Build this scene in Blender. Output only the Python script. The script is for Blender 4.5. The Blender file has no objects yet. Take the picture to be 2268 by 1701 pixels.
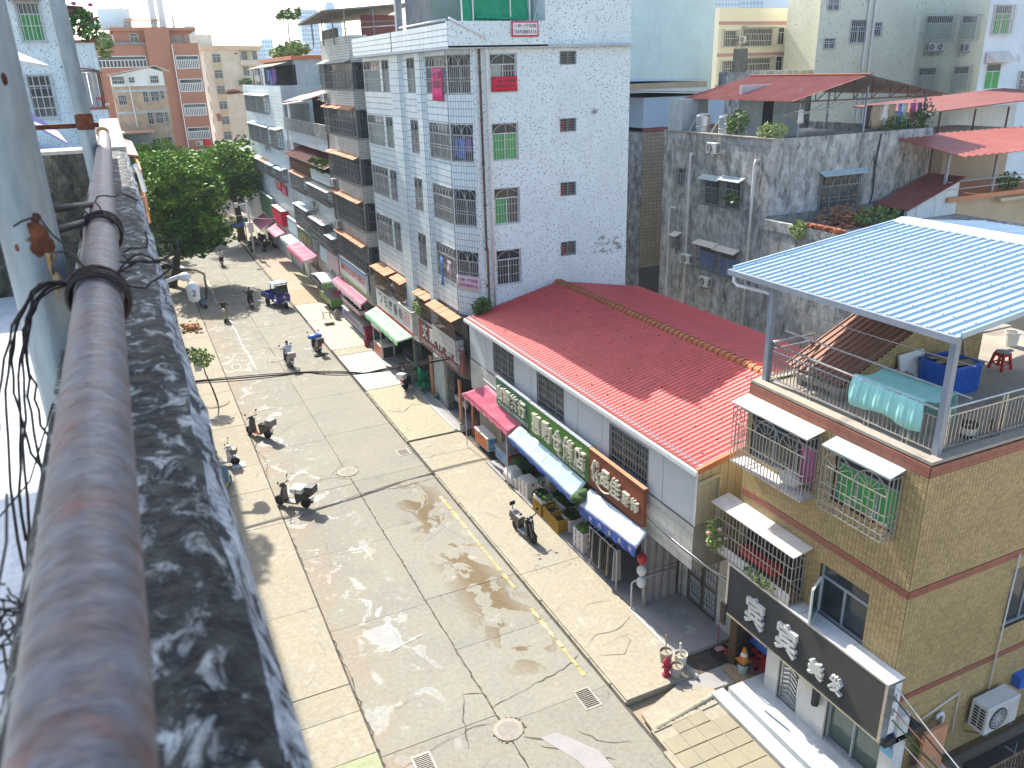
import bpy, bmesh, math, random
from mathutils import Vector, Matrix
random.seed(7)
S = bpy.context.scene
COL = S.collection
# ---------------------------------------------------------------- camera, sky, sun, exposure
cam_d = bpy.data.cameras.new('camera'); cam = bpy.data.objects.new('camera', cam_d); COL.objects.link(cam)
cam_d.sensor_width = 36.0; cam_d.lens = 28.48; cam_d.clip_start = 0.02; cam_d.clip_end = 4000
CX = Vector((0.9001, 0.4353, 0.0161)).normalized()
_S = Vector((236 - 1134, 183 - 850.5, 1794.16)); _V = Vector((1270 - 1134, 5490 - 850.5, 1794.16))
_S.normalize(); _V.normalize(); _X = _V.cross(_S); _X.normalize()      # street direction, down, across in camera axes
if _X.x < 0: _X.negate()
def _w(c): c = Vector(c); return Vector((c.dot(_X), c.dot(_S), -c.dot(_V)))
r_, u_, b_ = _w((1, 0, 0)), _w((0, -1, 0)), _w((0, 0, -1))
cam.matrix_world = Matrix(((r_.x, u_.x, b_.x, 0), (r_.y, u_.y, b_.y, 0), (r_.z, u_.z, b_.z, 17.0), (0, 0, 0, 1)))
cam_d.dof.use_dof = True; cam_d.dof.focus_distance = 30; cam_d.dof.aperture_fstop = 11
S.camera = cam
SUN_EL, SUN_AZ = math.radians(44.0), math.radians(-6.0)
wd = bpy.data.worlds.new('World'); S.world = wd; wd.use_nodes = True
_nt = wd.node_tree; _bg = _nt.nodes['Background']
_sky = _nt.nodes.new('ShaderNodeTexSky'); _sky.sky_type = 'NISHITA'; _sky.sun_disc = False
_sky.sun_elevation = SUN_EL; _sky.sun_rotation = SUN_AZ; _sky.dust_density = 1.6; _sky.air_density = 1.0; _sky.ozone_density = 0.3
_nt.links.new(_sky.outputs[0], _bg.inputs[0]); _bg.inputs[1].default_value = 0.15
sun_d = bpy.data.lights.new('sun', 'SUN'); sun = bpy.data.objects.new('sun', sun_d); COL.objects.link(sun)
sun_d.energy = 3.6; sun_d.angle = math.radians(0.5); sun_d.color = (1.0, 0.95, 0.86)
_sd = Vector((math.sin(SUN_AZ) * math.cos(SUN_EL), math.cos(SUN_AZ) * math.cos(SUN_EL), math.sin(SUN_EL)))
sun.rotation_euler = _sd.to_track_quat('Z', 'Y').to_euler(); sun.location = (0, 0, 60)
S.view_settings.view_transform = 'Standard'; S.view_settings.look = 'None'
S.view_settings.exposure = 1.38; S.view_settings.gamma = 1.0; S.view_settings.use_curve_mapping = False
# ---------------------------------------------------------------- helpers
V = Vector
ORG = {}
class MB:
    def __init__(s): s.v = []; s.f = []; s.m = []; s.cm = 0
    def add(s, vs, fs):
        n = len(s.v); s.v += [tuple(p) for p in vs]
        for f in fs: s.f.append(tuple(i + n for i in f)); s.m.append(s.cm)
    def mat(s, i): s.cm = i; return s
    def box(s, x0, x1, y0, y1, z0, z1):
        s.add([(x0,y0,z0),(x1,y0,z0),(x1,y1,z0),(x0,y1,z0),(x0,y0,z1),(x1,y0,z1),(x1,y1,z1),(x0,y1,z1)],
              [(0,3,2,1),(4,5,6,7),(0,1,5,4),(1,2,6,5),(2,3,7,6),(3,0,4,7)]); return s
    def quad(s, a, b, c, d): s.add([a,b,c,d], [(0,1,2,3)]); return s
    def poly(s, ps): s.add(ps, [tuple(range(len(ps)))]); return s
    def hexa(s, a, b):          # two quads (lists of four points) joined as a solid
        s.add(list(a) + list(b), [(3,2,1,0),(4,5,6,7),(0,1,5,4),(1,2,6,5),(2,3,7,6),(3,0,4,7)]); return s
    def slab(s, ps, n, t):      # polygon given thickness t along n
        n = V(n).normalized() * t; k = len(ps); top = [V(p) + n for p in ps]
        s.add([V(p) for p in ps] + top, [tuple(reversed(range(k))), tuple(range(k, 2*k))] + [(i, (i+1) % k, k + (i+1) % k, k + i) for i in range(k)]); return s
    def bar(s, p, q, w, h=None, up=(0,0,1)):
        p, q = V(p), V(q); d = q - p
        if d.length < 1e-6: return s
        d.normalize(); u = V(up)
        if abs(d.dot(u)) > .95: u = V((0,1,0)) if abs(d.y) < .9 else V((1,0,0))
        a = d.cross(u).normalized(); b = a.cross(d).normalized(); h = h or w
        a *= w/2; b *= h/2
        s.add([p-a-b, p+a-b, p+a+b, p-a+b, q-a-b, q+a-b, q+a+b, q-a+b],
              [(0,3,2,1),(4,5,6,7),(0,1,5,4),(1,2,6,5),(2,3,7,6),(3,0,4,7)]); return s
    def tube(s, pts, r, n=6, cap=True):
        pts = [V(p) for p in pts]; k = len(pts); rs = r if isinstance(r, (list, tuple)) else [r]*k
        base = len(s.v); prev = None
        for i, p in enumerate(pts):
            d = (pts[min(i+1, k-1)] - pts[max(i-1, 0)])
            d = d.normalized() if d.length > 1e-9 else V((0,0,1))
            if prev is None:
                u = V((0,0,1)) if abs(d.z) < .9 else V((1,0,0)); a = d.cross(u).normalized()
            else:
                a = prev - d * prev.dot(d); a = a.normalized() if a.length > 1e-6 else d.orthogonal().normalized()
            prev = a; b = d.cross(a)
            for j in range(n):
                t = 2*math.pi*j/n; s.v.append(tuple(p + (a*math.cos(t) + b*math.sin(t))*rs[i]))
        for i in range(k-1):
            for j in range(n):
                s.f.append((base+i*n+j, base+i*n+(j+1)%n, base+(i+1)*n+(j+1)%n, base+(i+1)*n+j)); s.m.append(s.cm)
        if cap:
            s.f.append(tuple(base+j for j in reversed(range(n)))); s.m.append(s.cm)
            s.f.append(tuple(base+(k-1)*n+j for j in range(n))); s.m.append(s.cm)
        return s
    def lathe(s, c, prof, n=12, axis='z'):     # prof: list of (r, h)
        c = V(c); base = len(s.v); k = len(prof)
        for r, h in prof:
            for j in range(n):
                t = 2*math.pi*j/n; p = (r*math.cos(t), r*math.sin(t), h)
                if axis == 'x': p = (h, r*math.cos(t), r*math.sin(t))
                if axis == 'y': p = (r*math.sin(t), h, r*math.cos(t))
                s.v.append(tuple(c + V(p)))
        for i in range(k-1):
            for j in range(n):
                s.f.append((base+i*n+j, base+i*n+(j+1)%n, base+(i+1)*n+(j+1)%n, base+(i+1)*n+j)); s.m.append(s.cm)
        s.f.append(tuple(base+j for j in reversed(range(n)))); s.m.append(s.cm)
        s.f.append(tuple(base+(k-1)*n+j for j in range(n))); s.m.append(s.cm); return s
    def ball(s, c, r, n=8, sz=(1,1,1)):
        m = max(4, n//2 + 1)
        prof = [(max(1e-3, math.sin(math.pi*i/m)), -math.cos(math.pi*i/m)) for i in range(m+1)]
        i0 = len(s.v); s.lathe((0,0,0), prof, n)
        for i in range(i0, len(s.v)):
            p = s.v[i]; s.v[i] = (c[0]+p[0]*r*sz[0], c[1]+p[1]*r*sz[1], c[2]+p[2]*r*sz[2])
        return s
    def xform(s, M, i0=0):
        for i in range(i0, len(s.v)): s.v[i] = tuple(M @ V(s.v[i]))
        return s
    def build(s, name, mats, parent=None, smooth=False, origin=None):
        me = bpy.data.meshes.new(name)
        if parent is not None: o0 = ORG[parent.name]
        elif origin is not None: o0 = V(origin)
        elif s.v:
            xs = [p[0] for p in s.v]; ys = [p[1] for p in s.v]; zs = [p[2] for p in s.v]
            o0 = V(((min(xs)+max(xs))/2, (min(ys)+max(ys))/2, min(zs)))
        else: o0 = V((0,0,0))
        me.from_pydata([(p[0]-o0.x, p[1]-o0.y, p[2]-o0.z) for p in s.v], [], s.f)
        if not isinstance(mats, (list, tuple)): mats = [mats]
        for m in mats: me.materials.append(m)
        if len(mats) > 1: me.polygons.foreach_set('material_index', s.m)
        if smooth: me.polygons.foreach_set('use_smooth', [True]*len(me.polygons))
        me.update()
        o = bpy.data.objects.new(name, me); COL.objects.link(o)
        if parent is not None: o.parent = parent
        else: o.location = o0
        ORG[o.name] = o0
        return o
def tag(o, label=None, cat=None, group=None, kind=None):
    if label: o['label'] = label
    if cat: o['category'] = cat
    if group: o['group'] = group
    if kind: o['kind'] = kind
    return o
def thing(name, loc, label, cat, group=None):
    o = bpy.data.objects.new(name, None); COL.objects.link(o); o.location = loc; o.empty_display_size = .2
    ORG[o.name] = V(loc); return tag(o, label, cat, group)
def copy_tree(o, parent=None):
    c = o.copy(); COL.objects.link(c); ORG[c.name] = ORG.get(o.name, V((0,0,0)))
    if parent is not None: c.parent = parent
    for ch in list(o.children): copy_tree(ch, c)
    return c
def place(o, loc, rz=0, sc=1.0): o.location = loc; o.rotation_euler = (0, 0, rz); o.scale = (sc, sc, sc); return o
class F:                       # a facade: u along it, z up, d outwards
    def __init__(s, O, U, N): s.O = V(O); s.U = V(U).normalized(); s.N = V(N).normalized()
    def p(s, u, z, d=0): return s.O + s.U*u + V((0,0,z)) + s.N*d
    def box(s, mb, u0, u1, z0, z1, d0, d1):
        mb.hexa([s.p(u0,z0,d0), s.p(u1,z0,d0), s.p(u1,z1,d0), s.p(u0,z1,d0)], [s.p(u0,z0,d1), s.p(u1,z0,d1), s.p(u1,z1,d1), s.p(u0,z1,d1)])
    def wall(s, mb, u0, u1, z0, z1, holes=(), depth=.14, d=0):
        us = sorted({u0, u1, *[min(max(h[i], u0), u1) for h in holes for i in (0, 1)]}); zs = sorted({z0, z1, *[min(max(h[i], z0), z1) for h in holes for i in (2, 3)]})
        for a, b in zip(us, us[1:]):
            for c, e in zip(zs, zs[1:]):
                m, n = (a+b)/2, (c+e)/2
                if any(h[0] < m < h[1] and h[2] < n < h[3] for h in holes): continue
                mb.quad(s.p(a,c,d), s.p(b,c,d), s.p(b,e,d), s.p(a,e,d))
        for h in holes:
            a, b, c, e = h[:4]
            for (p, q) in (((a,c),(b,c)), ((b,c),(b,e)), ((b,e),(a,e)), ((a,e),(a,c))):
                mb.quad(s.p(*p,d), s.p(*q,d), s.p(*q,d-depth), s.p(*p,d-depth))
    def tiles(s, mb, u0, u1, z0, z1, tw, th, gap=.012, t=.012, holes=(), d=0, stagger=False, jit=.0):
        n = max(1, round((u1-u0)/tw)); k = max(1, round((z1-z0)/th)); w = (u1-u0)/n; hh = (z1-z0)/k
        for j in range(k):
            off = (w/2 if stagger and j % 2 else 0)
            for i in range(n + (1 if off else 0)):
                a = max(u0, u0 + i*w - off) + gap/2; b = min(u1, u0 + (i+1)*w - off) - gap/2
                c = z0 + j*hh + gap/2; e = z0 + (j+1)*hh - gap/2
                if b - a < .01: continue
                R = [(a, b, c, e)]; tt = t + random.uniform(-jit, jit)
                for h in holes:          # tiles are cut where an opening crosses them
                    if not (a < h[1] and b > h[0] and c < h[3] and e > h[2]): continue
                    Q = []
                    for (a1, b1, c1, e1) in R:
                        if not (a1 < h[1] and b1 > h[0] and c1 < h[3] and e1 > h[2]): Q.append((a1, b1, c1, e1)); continue
                        Q += [(a1, h[0], c1, e1), (h[1], b1, c1, e1), (max(a1, h[0]), min(b1, h[1]), c1, h[2]), (max(a1, h[0]), min(b1, h[1]), h[3], e1)]
                    R = [q for q in Q if q[1]-q[0] > .02 and q[3]-q[2] > .02]
                for (a1, b1, c1, e1) in R:
                    P = [s.p(a1,c1,d), s.p(b1,c1,d), s.p(b1,e1,d), s.p(a1,e1,d)]; Q = [p + s.N*tt for p in P]
                    mb.add(P + Q, [(4,5,6,7),(0,1,5,4),(1,2,6,5),(2,3,7,6),(3,0,4,7)])
def text_mb(txt, size, ext=.0, bold=0.0):
    cu = bpy.data.curves.new('lettering', 'FONT'); cu.body = txt; cu.size = size; cu.extrude = ext; cu.offset = bold*size; cu.resolution_u = 2
    cu.align_x = 'LEFT'; o = bpy.data.objects.new('lettering', cu); COL.objects.link(o)
    dg = bpy.context.evaluated_depsgraph_get(); me = bpy.data.meshes.new_from_object(o.evaluated_get(dg))
    vs = [tuple(v.co) for v in me.vertices]; fs = [tuple(p.vertices) for p in me.polygons]
    bpy.data.objects.remove(o); bpy.data.curves.remove(cu); bpy.data.meshes.remove(me)
    return vs, fs
def lettering(f, txt, u0, u1, z0, z1, d, mat, parent, ext=.0, bold=.0, name='lettering', flip=True, slant=0):
    """text stretched into the rectangle u0..u1 (reading towards -u when flip) on facade f"""
    vs, fs = text_mb(txt, 1.0, 0.0, bold); mb = MB()
    if not vs: return None
    xs = [v[0] for v in vs]; ys = [v[1] for v in vs]; x0, x1, y0, y1 = min(xs), max(xs), min(ys), max(ys)
    def mp(v, dd):
        a = (v[0]-x0)/(x1-x0+1e-9); b = (v[1]-y0)/(y1-y0+1e-9)
        return f.p(u1-(u1-u0)*a if flip else u0+(u1-u0)*a, z0+(z1-z0)*b + slant*a, dd)
    n = len(vs); mb.add([mp(v, d) for v in vs], fs)
    if ext > 0:
        cnt = {}
        for q in fs:
            for i in range(len(q)):
                e = (q[i], q[(i+1) % len(q)]); cnt[e] = cnt.get(e, 0)+1
        mb.add([mp(v, d) for v in vs] + [mp(v, d-ext) for v in vs], [(b, a, a+n, b+n) for (a, b) in cnt if (b, a) not in cnt])
    return mb.build(name, mat, parent)
FX = lambda x: F((x,0,0), (0,1,0), (-1,0,0))       # facade facing the street
FY = lambda y: F((0,y,0), (1,0,0), (0,-1,0))       # facade facing the camera end
# ---------------------------------------------------------------- materials
M = {}
def nodes(name, rough=.8, metal=0.0, spec=.3):
    m = bpy.data.materials.new(name); m.use_nodes = True; nt = m.node_tree; b = nt.nodes['Principled BSDF']
    b.inputs['Roughness'].default_value = rough; b.inputs['Metallic'].default_value = metal; b.inputs['Specular IOR Level'].default_value = spec
    M[name] = m; return m, nt, b
def N(nt, t, **kw):
    n = nt.nodes.new(t)
    for k, v in kw.items():
        if k in n.inputs: n.inputs[k].default_value = v
        else: setattr(n, k, v)
    return n
def pos(nt, sc=(1,1,1)):
    g = N(nt, 'ShaderNodeNewGeometry'); mp = N(nt, 'ShaderNodeMapping'); mp.inputs['Scale'].default_value = sc
    nt.links.new(g.outputs['Position'], mp.inputs[0]); return mp.outputs[0]
def noise(nt, vec, scale, detail=4, rough=.6, dist=0):
    n = N(nt, 'ShaderNodeTexNoise'); n.inputs['Scale'].default_value = scale; n.inputs['Detail'].default_value = detail
    n.inputs['Roughness'].default_value = rough; n.inputs['Distortion'].default_value = dist; nt.links.new(vec, n.inputs['Vector']); return n.outputs[0]
def ramp(nt, fac, a, b, inv=False):
    r = N(nt, 'ShaderNodeMapRange'); r.inputs[1].default_value = a; r.inputs[2].default_value = b
    if inv: r.inputs[3].default_value = 1; r.inputs[4].default_value = 0
    nt.links.new(fac, r.inputs[0]); return r.outputs[0]
def mix(nt, fac, a, b, mode='MIX'):
    n = N(nt, 'ShaderNodeMix', data_type='RGBA', blend_type=mode)
    for s, v in ((n.inputs[0], fac), (n.inputs[6], a), (n.inputs[7], b)):
        if hasattr(v, 'links') or hasattr(v, 'is_linked'): nt.links.new(v, s)
        elif isinstance(v, (int, float)): s.default_value = v
        else: s.default_value = (*v[:3], 1)
    return n.outputs[2]
def math_(nt, op, a, b=None):
    n = N(nt, 'ShaderNodeMath', operation=op)
    for i, v in enumerate((a, b)):
        if v is None: continue
        if isinstance(v, (int, float)): n.inputs[i].default_value = v
        else: nt.links.new(v, n.inputs[i])
    return n.outputs[0]
def bump(nt, b, h, s=.3, d=.02):
    n = N(nt, 'ShaderNodeBump'); n.inputs['Strength'].default_value = s; n.inputs['Distance'].default_value = d
    nt.links.new(h, n.inputs['Height']); nt.links.new(n.outputs[0], b.inputs['Normal']); return n
def setc(nt, b, c):
    if isinstance(c, (tuple, list)): b.inputs['Base Color'].default_value = (*c[:3], 1)
    else: nt.links.new(c, b.inputs['Base Color'])
def worn(name, c, c2=None, sc=1.5, lo=.4, hi=.7, rough=.8, metal=0, spec=.3, stretch=(1,1,1), fine=.12, bmp=.15, stain=None, stain_rng=(.58,.7), stain_sc=.7, stain_stretch=(1,1,.25), island=0.0, grit=0.0, grit_sc=5):
    """painted, plastered or printed surface: two tones, grain, optional stains with shapes of their own"""
    m, nt, b = nodes(name, rough, metal, spec); p = pos(nt, stretch)
    c2 = c2 or tuple(x*.8 for x in c)
    n1 = noise(nt, p, sc, 6, .65); col = mix(nt, ramp(nt, n1, lo, hi), c, c2)
    if stain:
        ps = pos(nt, stain_stretch); n2 = noise(nt, ps, stain_sc, 8, .68, .6); col = mix(nt, ramp(nt, n2, *stain_rng), col, stain)
    if fine:
        n3 = noise(nt, p, 40, 3, .6); v = ramp(nt, n3, .25, .75)
        hs = N(nt, 'ShaderNodeHueSaturation'); nt.links.new(col, hs.inputs['Color'])
        nt.links.new(math_(nt, 'ADD', math_(nt, 'MULTIPLY', v, fine*2), 1-fine), hs.inputs['Value']); col = hs.outputs[0]
    if grit:
        n4 = noise(nt, pos(nt, (1,1,.6)), grit_sc, 10, .8, .2); hs = N(nt, 'ShaderNodeHueSaturation'); nt.links.new(col, hs.inputs['Color'])
        nt.links.new(math_(nt, 'ADD', math_(nt, 'MULTIPLY', ramp(nt, n4, .36, .62), grit), 1-grit*.75), hs.inputs['Value']); col = hs.outputs[0]
    if island:
        g = N(nt, 'ShaderNodeNewGeometry'); hs = N(nt, 'ShaderNodeHueSaturation'); nt.links.new(col, hs.inputs['Color'])
        nt.links.new(math_(nt, 'ADD', math_(nt, 'MULTIPLY', g.outputs['Random Per Island'], island*2), 1-island), hs.inputs['Value']); col = hs.outputs[0]
    setc(nt, b, col)
    if bmp: bump(nt, b, n1 if not fine else n3, bmp, .01)
    return m
def plain(name, c, rough=.6, metal=0, spec=.4, fine=.08):
    return worn(name, c, tuple(x*.85 for x in c), 3, .35, .75, rough, metal, spec, fine=fine, bmp=.05)
# ================================================================ ground, road, pavements
def band(nt, vec, axis, a, b, soft):
    sx = N(nt, 'ShaderNodeSeparateXYZ'); nt.links.new(vec, sx.inputs[0]); o = sx.outputs[axis]
    return math_(nt, 'MULTIPLY', ramp(nt, o, a-soft, a+soft), ramp(nt, o, b-soft, b+soft, True))
def concrete(name, c, c2, warm, wet=False):
    m, nt, b = nodes(name, .88, 0, .25); p = pos(nt)
    n1 = noise(nt, p, .55, 6, .62, .4); n2 = noise(nt, p, 2.6, 7, .66, .8); n3 = noise(nt, p, 55, 3, .6); n5 = noise(nt, p, 7, 10, .78)
    col = mix(nt, ramp(nt, n1, .38, .64), c, c2); col = mix(nt, ramp(nt, n2, .5, .78), col, warm)
    # chalky bloom
    n4 = noise(nt, p, 1.5, 9, .72, .5); blot = ramp(nt, n4, .57, .63)
    g = N(nt, 'ShaderNodeNewGeometry'); isl = ramp(nt, noise(nt, p, .21, 2), .3, .7)
    rough = None
    if wet:
        zl = math_(nt, 'MULTIPLY', band(nt, p, 0, 3.4, 6.0, .5), band(nt, p, 1, 17, 62, 4))      # damp hollows on the left lane
        zr = math_(nt, 'MULTIPLY', band(nt, p, 0, 8.1, 9.7, .5), band(nt, p, 1, 18.0, 31, 1.0))    # brown puddle stains on the right lane
        zf = math_(nt, 'MULTIPLY', band(nt, p, 0, 4.2, 10.0, .5), band(nt, p, 1, 47, 95, 4))
        bl = math_(nt, 'MULTIPLY', blot, math_(nt, 'MAXIMUM', math_(nt, 'MULTIPLY', zf, .6), math_(nt, 'MAXIMUM', math_(nt, 'MULTIPLY', zl, .5), math_(nt, 'MULTIPLY', zr, .35))))
        col = mix(nt, bl, col, (.5, .5, .48))
        ps = pos(nt, (1.0, .72, 1)); pud = noise(nt, ps, .95, 5, .55, .9)
        ringl = math_(nt, 'MULTIPLY', ramp(nt, pud, .57, .605), zl); wl = math_(nt, 'MULTIPLY', ramp(nt, pud, .61, .63), zl)
        col = mix(nt, math_(nt, 'MULTIPLY', ringl, .45), col, (.6, .6, .58)); col = mix(nt, math_(nt, 'MULTIPLY', wl, .8), col, (.2, .21, .21))
        pb = noise(nt, ps, .8, 6, .6, 1.3); wb = math_(nt, 'MULTIPLY', ramp(nt, pb, .515, .54), zr)
        col = mix(nt, math_(nt, 'MULTIPLY', wb, .85), col, (.15, .1, .045))
        wf = math_(nt, 'MULTIPLY', ramp(nt, pud, .6, .62), zf); col = mix(nt, math_(nt, 'MULTIPLY', wf, .7), col, (.24, .2, .16))
        red = math_(nt, 'MULTIPLY', band(nt, p, 0, 2.4, 4.3, .7), ramp(nt, n1, .4, .65)); col = mix(nt, math_(nt, 'MULTIPLY', red, .45), col, (.4, .25, .14))
        rough = math_(nt, 'SUBTRACT', .88, math_(nt, 'MULTIPLY', wl, .45))
    else:
        col = mix(nt, math_(nt, 'MULTIPLY', blot, .25), col, (.6, .57, .5))
    # fine hair cracks
    vo = N(nt, 'ShaderNodeTexVoronoi', feature='DISTANCE_TO_EDGE'); vo.inputs['Scale'].default_value = .33
    wv = N(nt, 'ShaderNodeMix', data_type='RGBA', blend_type='ADD'); wv.inputs[0].default_value = .5
    nz = N(nt, 'ShaderNodeTexNoise'); nz.inputs['Scale'].default_value = 1.2; nz.inputs['Detail'].default_value = 6; nt.links.new(p, nz.inputs['Vector'])
    nt.links.new(p, wv.inputs[6]); nt.links.new(nz.outputs[1], wv.inputs[7]); nt.links.new(wv.outputs[2], vo.inputs['Vector'])
    cr = math_(nt, 'MULTIPLY', ramp(nt, vo.outputs['Distance'], .0, .009, True), ramp(nt, n1, .52, .6))
    col = mix(nt, math_(nt, 'MULTIPLY', cr, .75), col, (.16, .13, .1))
    hs = N(nt, 'ShaderNodeHueSaturation'); nt.links.new(col, hs.inputs['Color'])
    oi = N(nt, 'ShaderNodeObjectInfo')
    v = math_(nt, 'ADD', math_(nt, 'ADD', math_(nt, 'MULTIPLY', ramp(nt, n3, .25, .75), .16), math_(nt, 'MULTIPLY', ramp(nt, n5, .38, .6), .22)), math_(nt, 'ADD', .7, math_(nt, 'MULTIPLY', oi.outputs['Random'], .1)))
    nt.links.new(v, hs.inputs['Value']); setc(nt, b, hs.outputs[0])
    if rough is not None: nt.links.new(rough, b.inputs['Roughness'])
    bump(nt, b, n3, .25, .01); return m
concrete('road_concrete', (.285, .268, .215), (.25, .245, .212), (.3, .255, .185), True)
concrete('walk_concrete', (.36, .318, .235), (.33, .305, .242), (.37, .3, .195))
concrete('patch_pink', (.4, .315, .25), (.38, .31, .25), (.4, .3, .22))
concrete('patch_green', (.35, .33, .235), (.37, .34, .24), (.38, .32, .22))
concrete('patch_orange', (.39, .31, .19), (.37, .3, .2), (.4, .28, .15))
concrete('moss_concrete', (.42, .4, .3), (.3, .34, .17), (.42, .36, .25))
worn('tile_cream', (.43,.385,.29), (.39,.355,.275), fine=.08, island=.06, rough=.55)
worn('tile_white', (.43,.43,.405), (.39,.39,.37), fine=.08, island=.05, rough=.5)
worn('tile_pink', (.5, .36, .35), (.45, .33, .32), fine=.1)
worn('paver_stone', (.3,.265,.18), (.26,.235,.17), sc=1.2, fine=.15, island=.1, bmp=.3)
worn('earth', (.3, .24, .17), (.36, .3, .22), sc=.4, fine=.15)
worn('kerb_dark', (.05, .045, .04), (.12, .1, .08), sc=3)
worn('crack_dark', (.08, .065, .05), (.14, .11, .08), sc=6)
worn('slab_grey', (.33, .31, .3), (.28, .27, .27), fine=.1, stain=(.45, .42, .38), stain_rng=(.6, .64), stain_stretch=(1, 1, 1))
worn('marble_step', (.58, .6, .6), (.5, .53, .54), sc=2.2, lo=.45, hi=.6, rough=.3, fine=.04)
worn('iron_cover', (.3, .27, .23), (.36, .33, .28), sc=5, rough=.6, metal=.2)
worn('grate_black', (.02, .02, .02), (.05, .04, .03), sc=5)
worn('paint_yellow', (.5, .32, .09), (.45, .37, .25), sc=3.5, lo=.45, hi=.55, fine=.2)
worn('paint_white', (.62, .6, .55), (.45, .41, .34), sc=3, lo=.42, hi=.55, fine=.2)
worn('dirt_orange', (.42, .2, .07), (.36, .2, .1), sc=3, fine=.25)
g = MB(); g.quad((-1500,-300,-.12),(1500,-300,-.12),(1500,2600,-.12),(-1500,2600,-.12)); tag(g.build('ground', M['earth']), kind='structure')
road = MB().box(3.3, 10.34, -10, 150, -.11, -.02).build('road', M['kerb_dark']); tag(road, kind='structure')
def slabrow(xa, xb, ys, mat, parent, z0=-.02, jz=.006, gap=.018, name='slab', top=0.0, mats=None):
    for i, (a, b) in enumerate(zip(ys, ys[1:])):
        m = MB(); dz = top + random.uniform(-jz, jz); e = gap/2
        n = max(2, int((b-a)/.6)); c = .012
        ed = lambda x, s: [(x + s*(e + random.uniform(0, .012)), a+e+(b-a-2*e)*k/n) for k in range(n+1)]
        L = ed(xa, 1); R = ed(xb, -1); ring = L + R[::-1]
        k = len(ring); m.add([(x, y, dz) for x, y in ring] + [(x, y, z0) for x, y in ring], [tuple(reversed(range(k)))] + [(j, (j+1) % k, (j+1) % k + k, j + k) for j in range(k)])
        m.build(name, M[mats[i % len(mats)] if mats else mat], parent)
slabrow(3.45, 6.83, [6, 11.4, 16.7, 22.5, 27.2, 32.3, 37.6, 43, 48.2, 53.5, 59, 64.4, 70, 76, 82, 90, 98, 110, 150], 'road_concrete', road)
slabrow(6.83, 10.24, [6, 11, 16.3, 19.8, 22.7, 27.9, 32.5, 38, 43.4, 48.8, 54, 59.5, 65, 71, 77, 83, 91, 100, 110, 150], 'road_concrete', road)
lw = MB().box(-2, 3.43, -10, 150, -.11, -.01).build('left_pavement', M['kerb_dark']); tag(lw, kind='structure')
slabrow(-1, 3.42, [6, 12, 16.9, 18.6, 19.8, 24.0, 30.3, 33.6, 36.3, 41.5, 47, 53, 59, 66, 74, 84, 100, 150], 'walk_concrete', lw, -.02, .01, .03, 'pavement_slab', .03,
        ['moss_concrete', 'moss_concrete'] + ['walk_concrete']*16)
rw = MB().box(10.36, 14.0, 15.42, 150, -.11, .05).build('right_pavement', M['kerb_dark']); tag(rw, kind='structure')
slabrow(10.33, 12.8, [15.4, 22.4, 31.2], 'walk_concrete', rw, -.1, .004, .03, 'pavement_slab', .12)
slabrow(10.33, 13.1, [31.27, 33.1, 35.12], 'walk_concrete', rw, -.1, .003, .03, 'pavement_slab', .066)
slabrow(10.35, 12.95, [35.2, 42.85], 'patch_green', rw, -.1, .004, .03, 'pavement_slab', .12)
slabrow(10.35, 12.95, [49.75, 51.05], 'patch_green', rw, -.1, .004, .03, 'pavement_slab', .12)
slabrow(10.35, 13.6, [63.8, 68.5, 72.4, 76.6, 84.5, 92, 100, 112, 150], 'patch_pink', rw, -.1, .006, .03, 'pavement_slab', .12, ['patch_orange', 'patch_green', 'patch_green', 'patch_pink', 'walk_concrete', 'walk_concrete', 'patch_pink', 'patch_pink'])
def tilefield(x0, x1, y0, y1, s, mat, parent, z=.12):
    mb = MB(); nx = round((x1-x0)/s); ny = round((y1-y0)/s); sx = (x1-x0)/nx; sy = (y1-y0)/ny; e = .008
    for i in range(nx):
        for j in range(ny):
            a, b, c, d = x0+i*sx+e, x0+(i+1)*sx-e, y0+j*sy+e, y0+(j+1)*sy-e; t = z+random.uniform(-.002, .002)
            mb.add([(a,c,t),(b,c,t),(b,d,t),(a,d,t),(a,c,z-.03),(b,c,z-.03),(b,d,z-.03),(a,d,z-.03)], [(0,1,2,3),(4,5,1,0),(5,6,2,1),(6,7,3,2),(7,4,0,3)])
    return tag(mb.build('paving_tiles', M[mat], parent), kind='stuff')
tilefield(10.36, 12.95, 42.9, 49.7, .3, 'tile_white', rw)
tilefield(10.62, 13.0, 51.1, 58.65, .3, 'tile_cream', rw); tilefield(10.36, 13.4, 58.7, 63.75, .3, 'tile_cream', rw)
for i in range(12):
    MB().box(10.33, 10.6, 51.12+i*.628, 51.12+i*.628+.615, -.05, .135).build('kerb_stone', M['tile_pink'], rw)
for (a, b) in ((15.4, 22.0), (22.03, 27), (27.03, 31.2), (35.2, 42.8), (63.8, 72), (72.03, 84)):       # broken kerb edge
    m = MB(); n = int((b-a)/.4); 
    for k in range(n):
        w = random.uniform(.0, .05); y = a+(b-a)*k/n
        m.box(10.27+w*.6, 10.345, y, y+(b-a)/n-.01, -.1, .1-w*.7)
    tag(m.build('kerb_edge', M['walk_concrete'], rw), kind='stuff')
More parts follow.
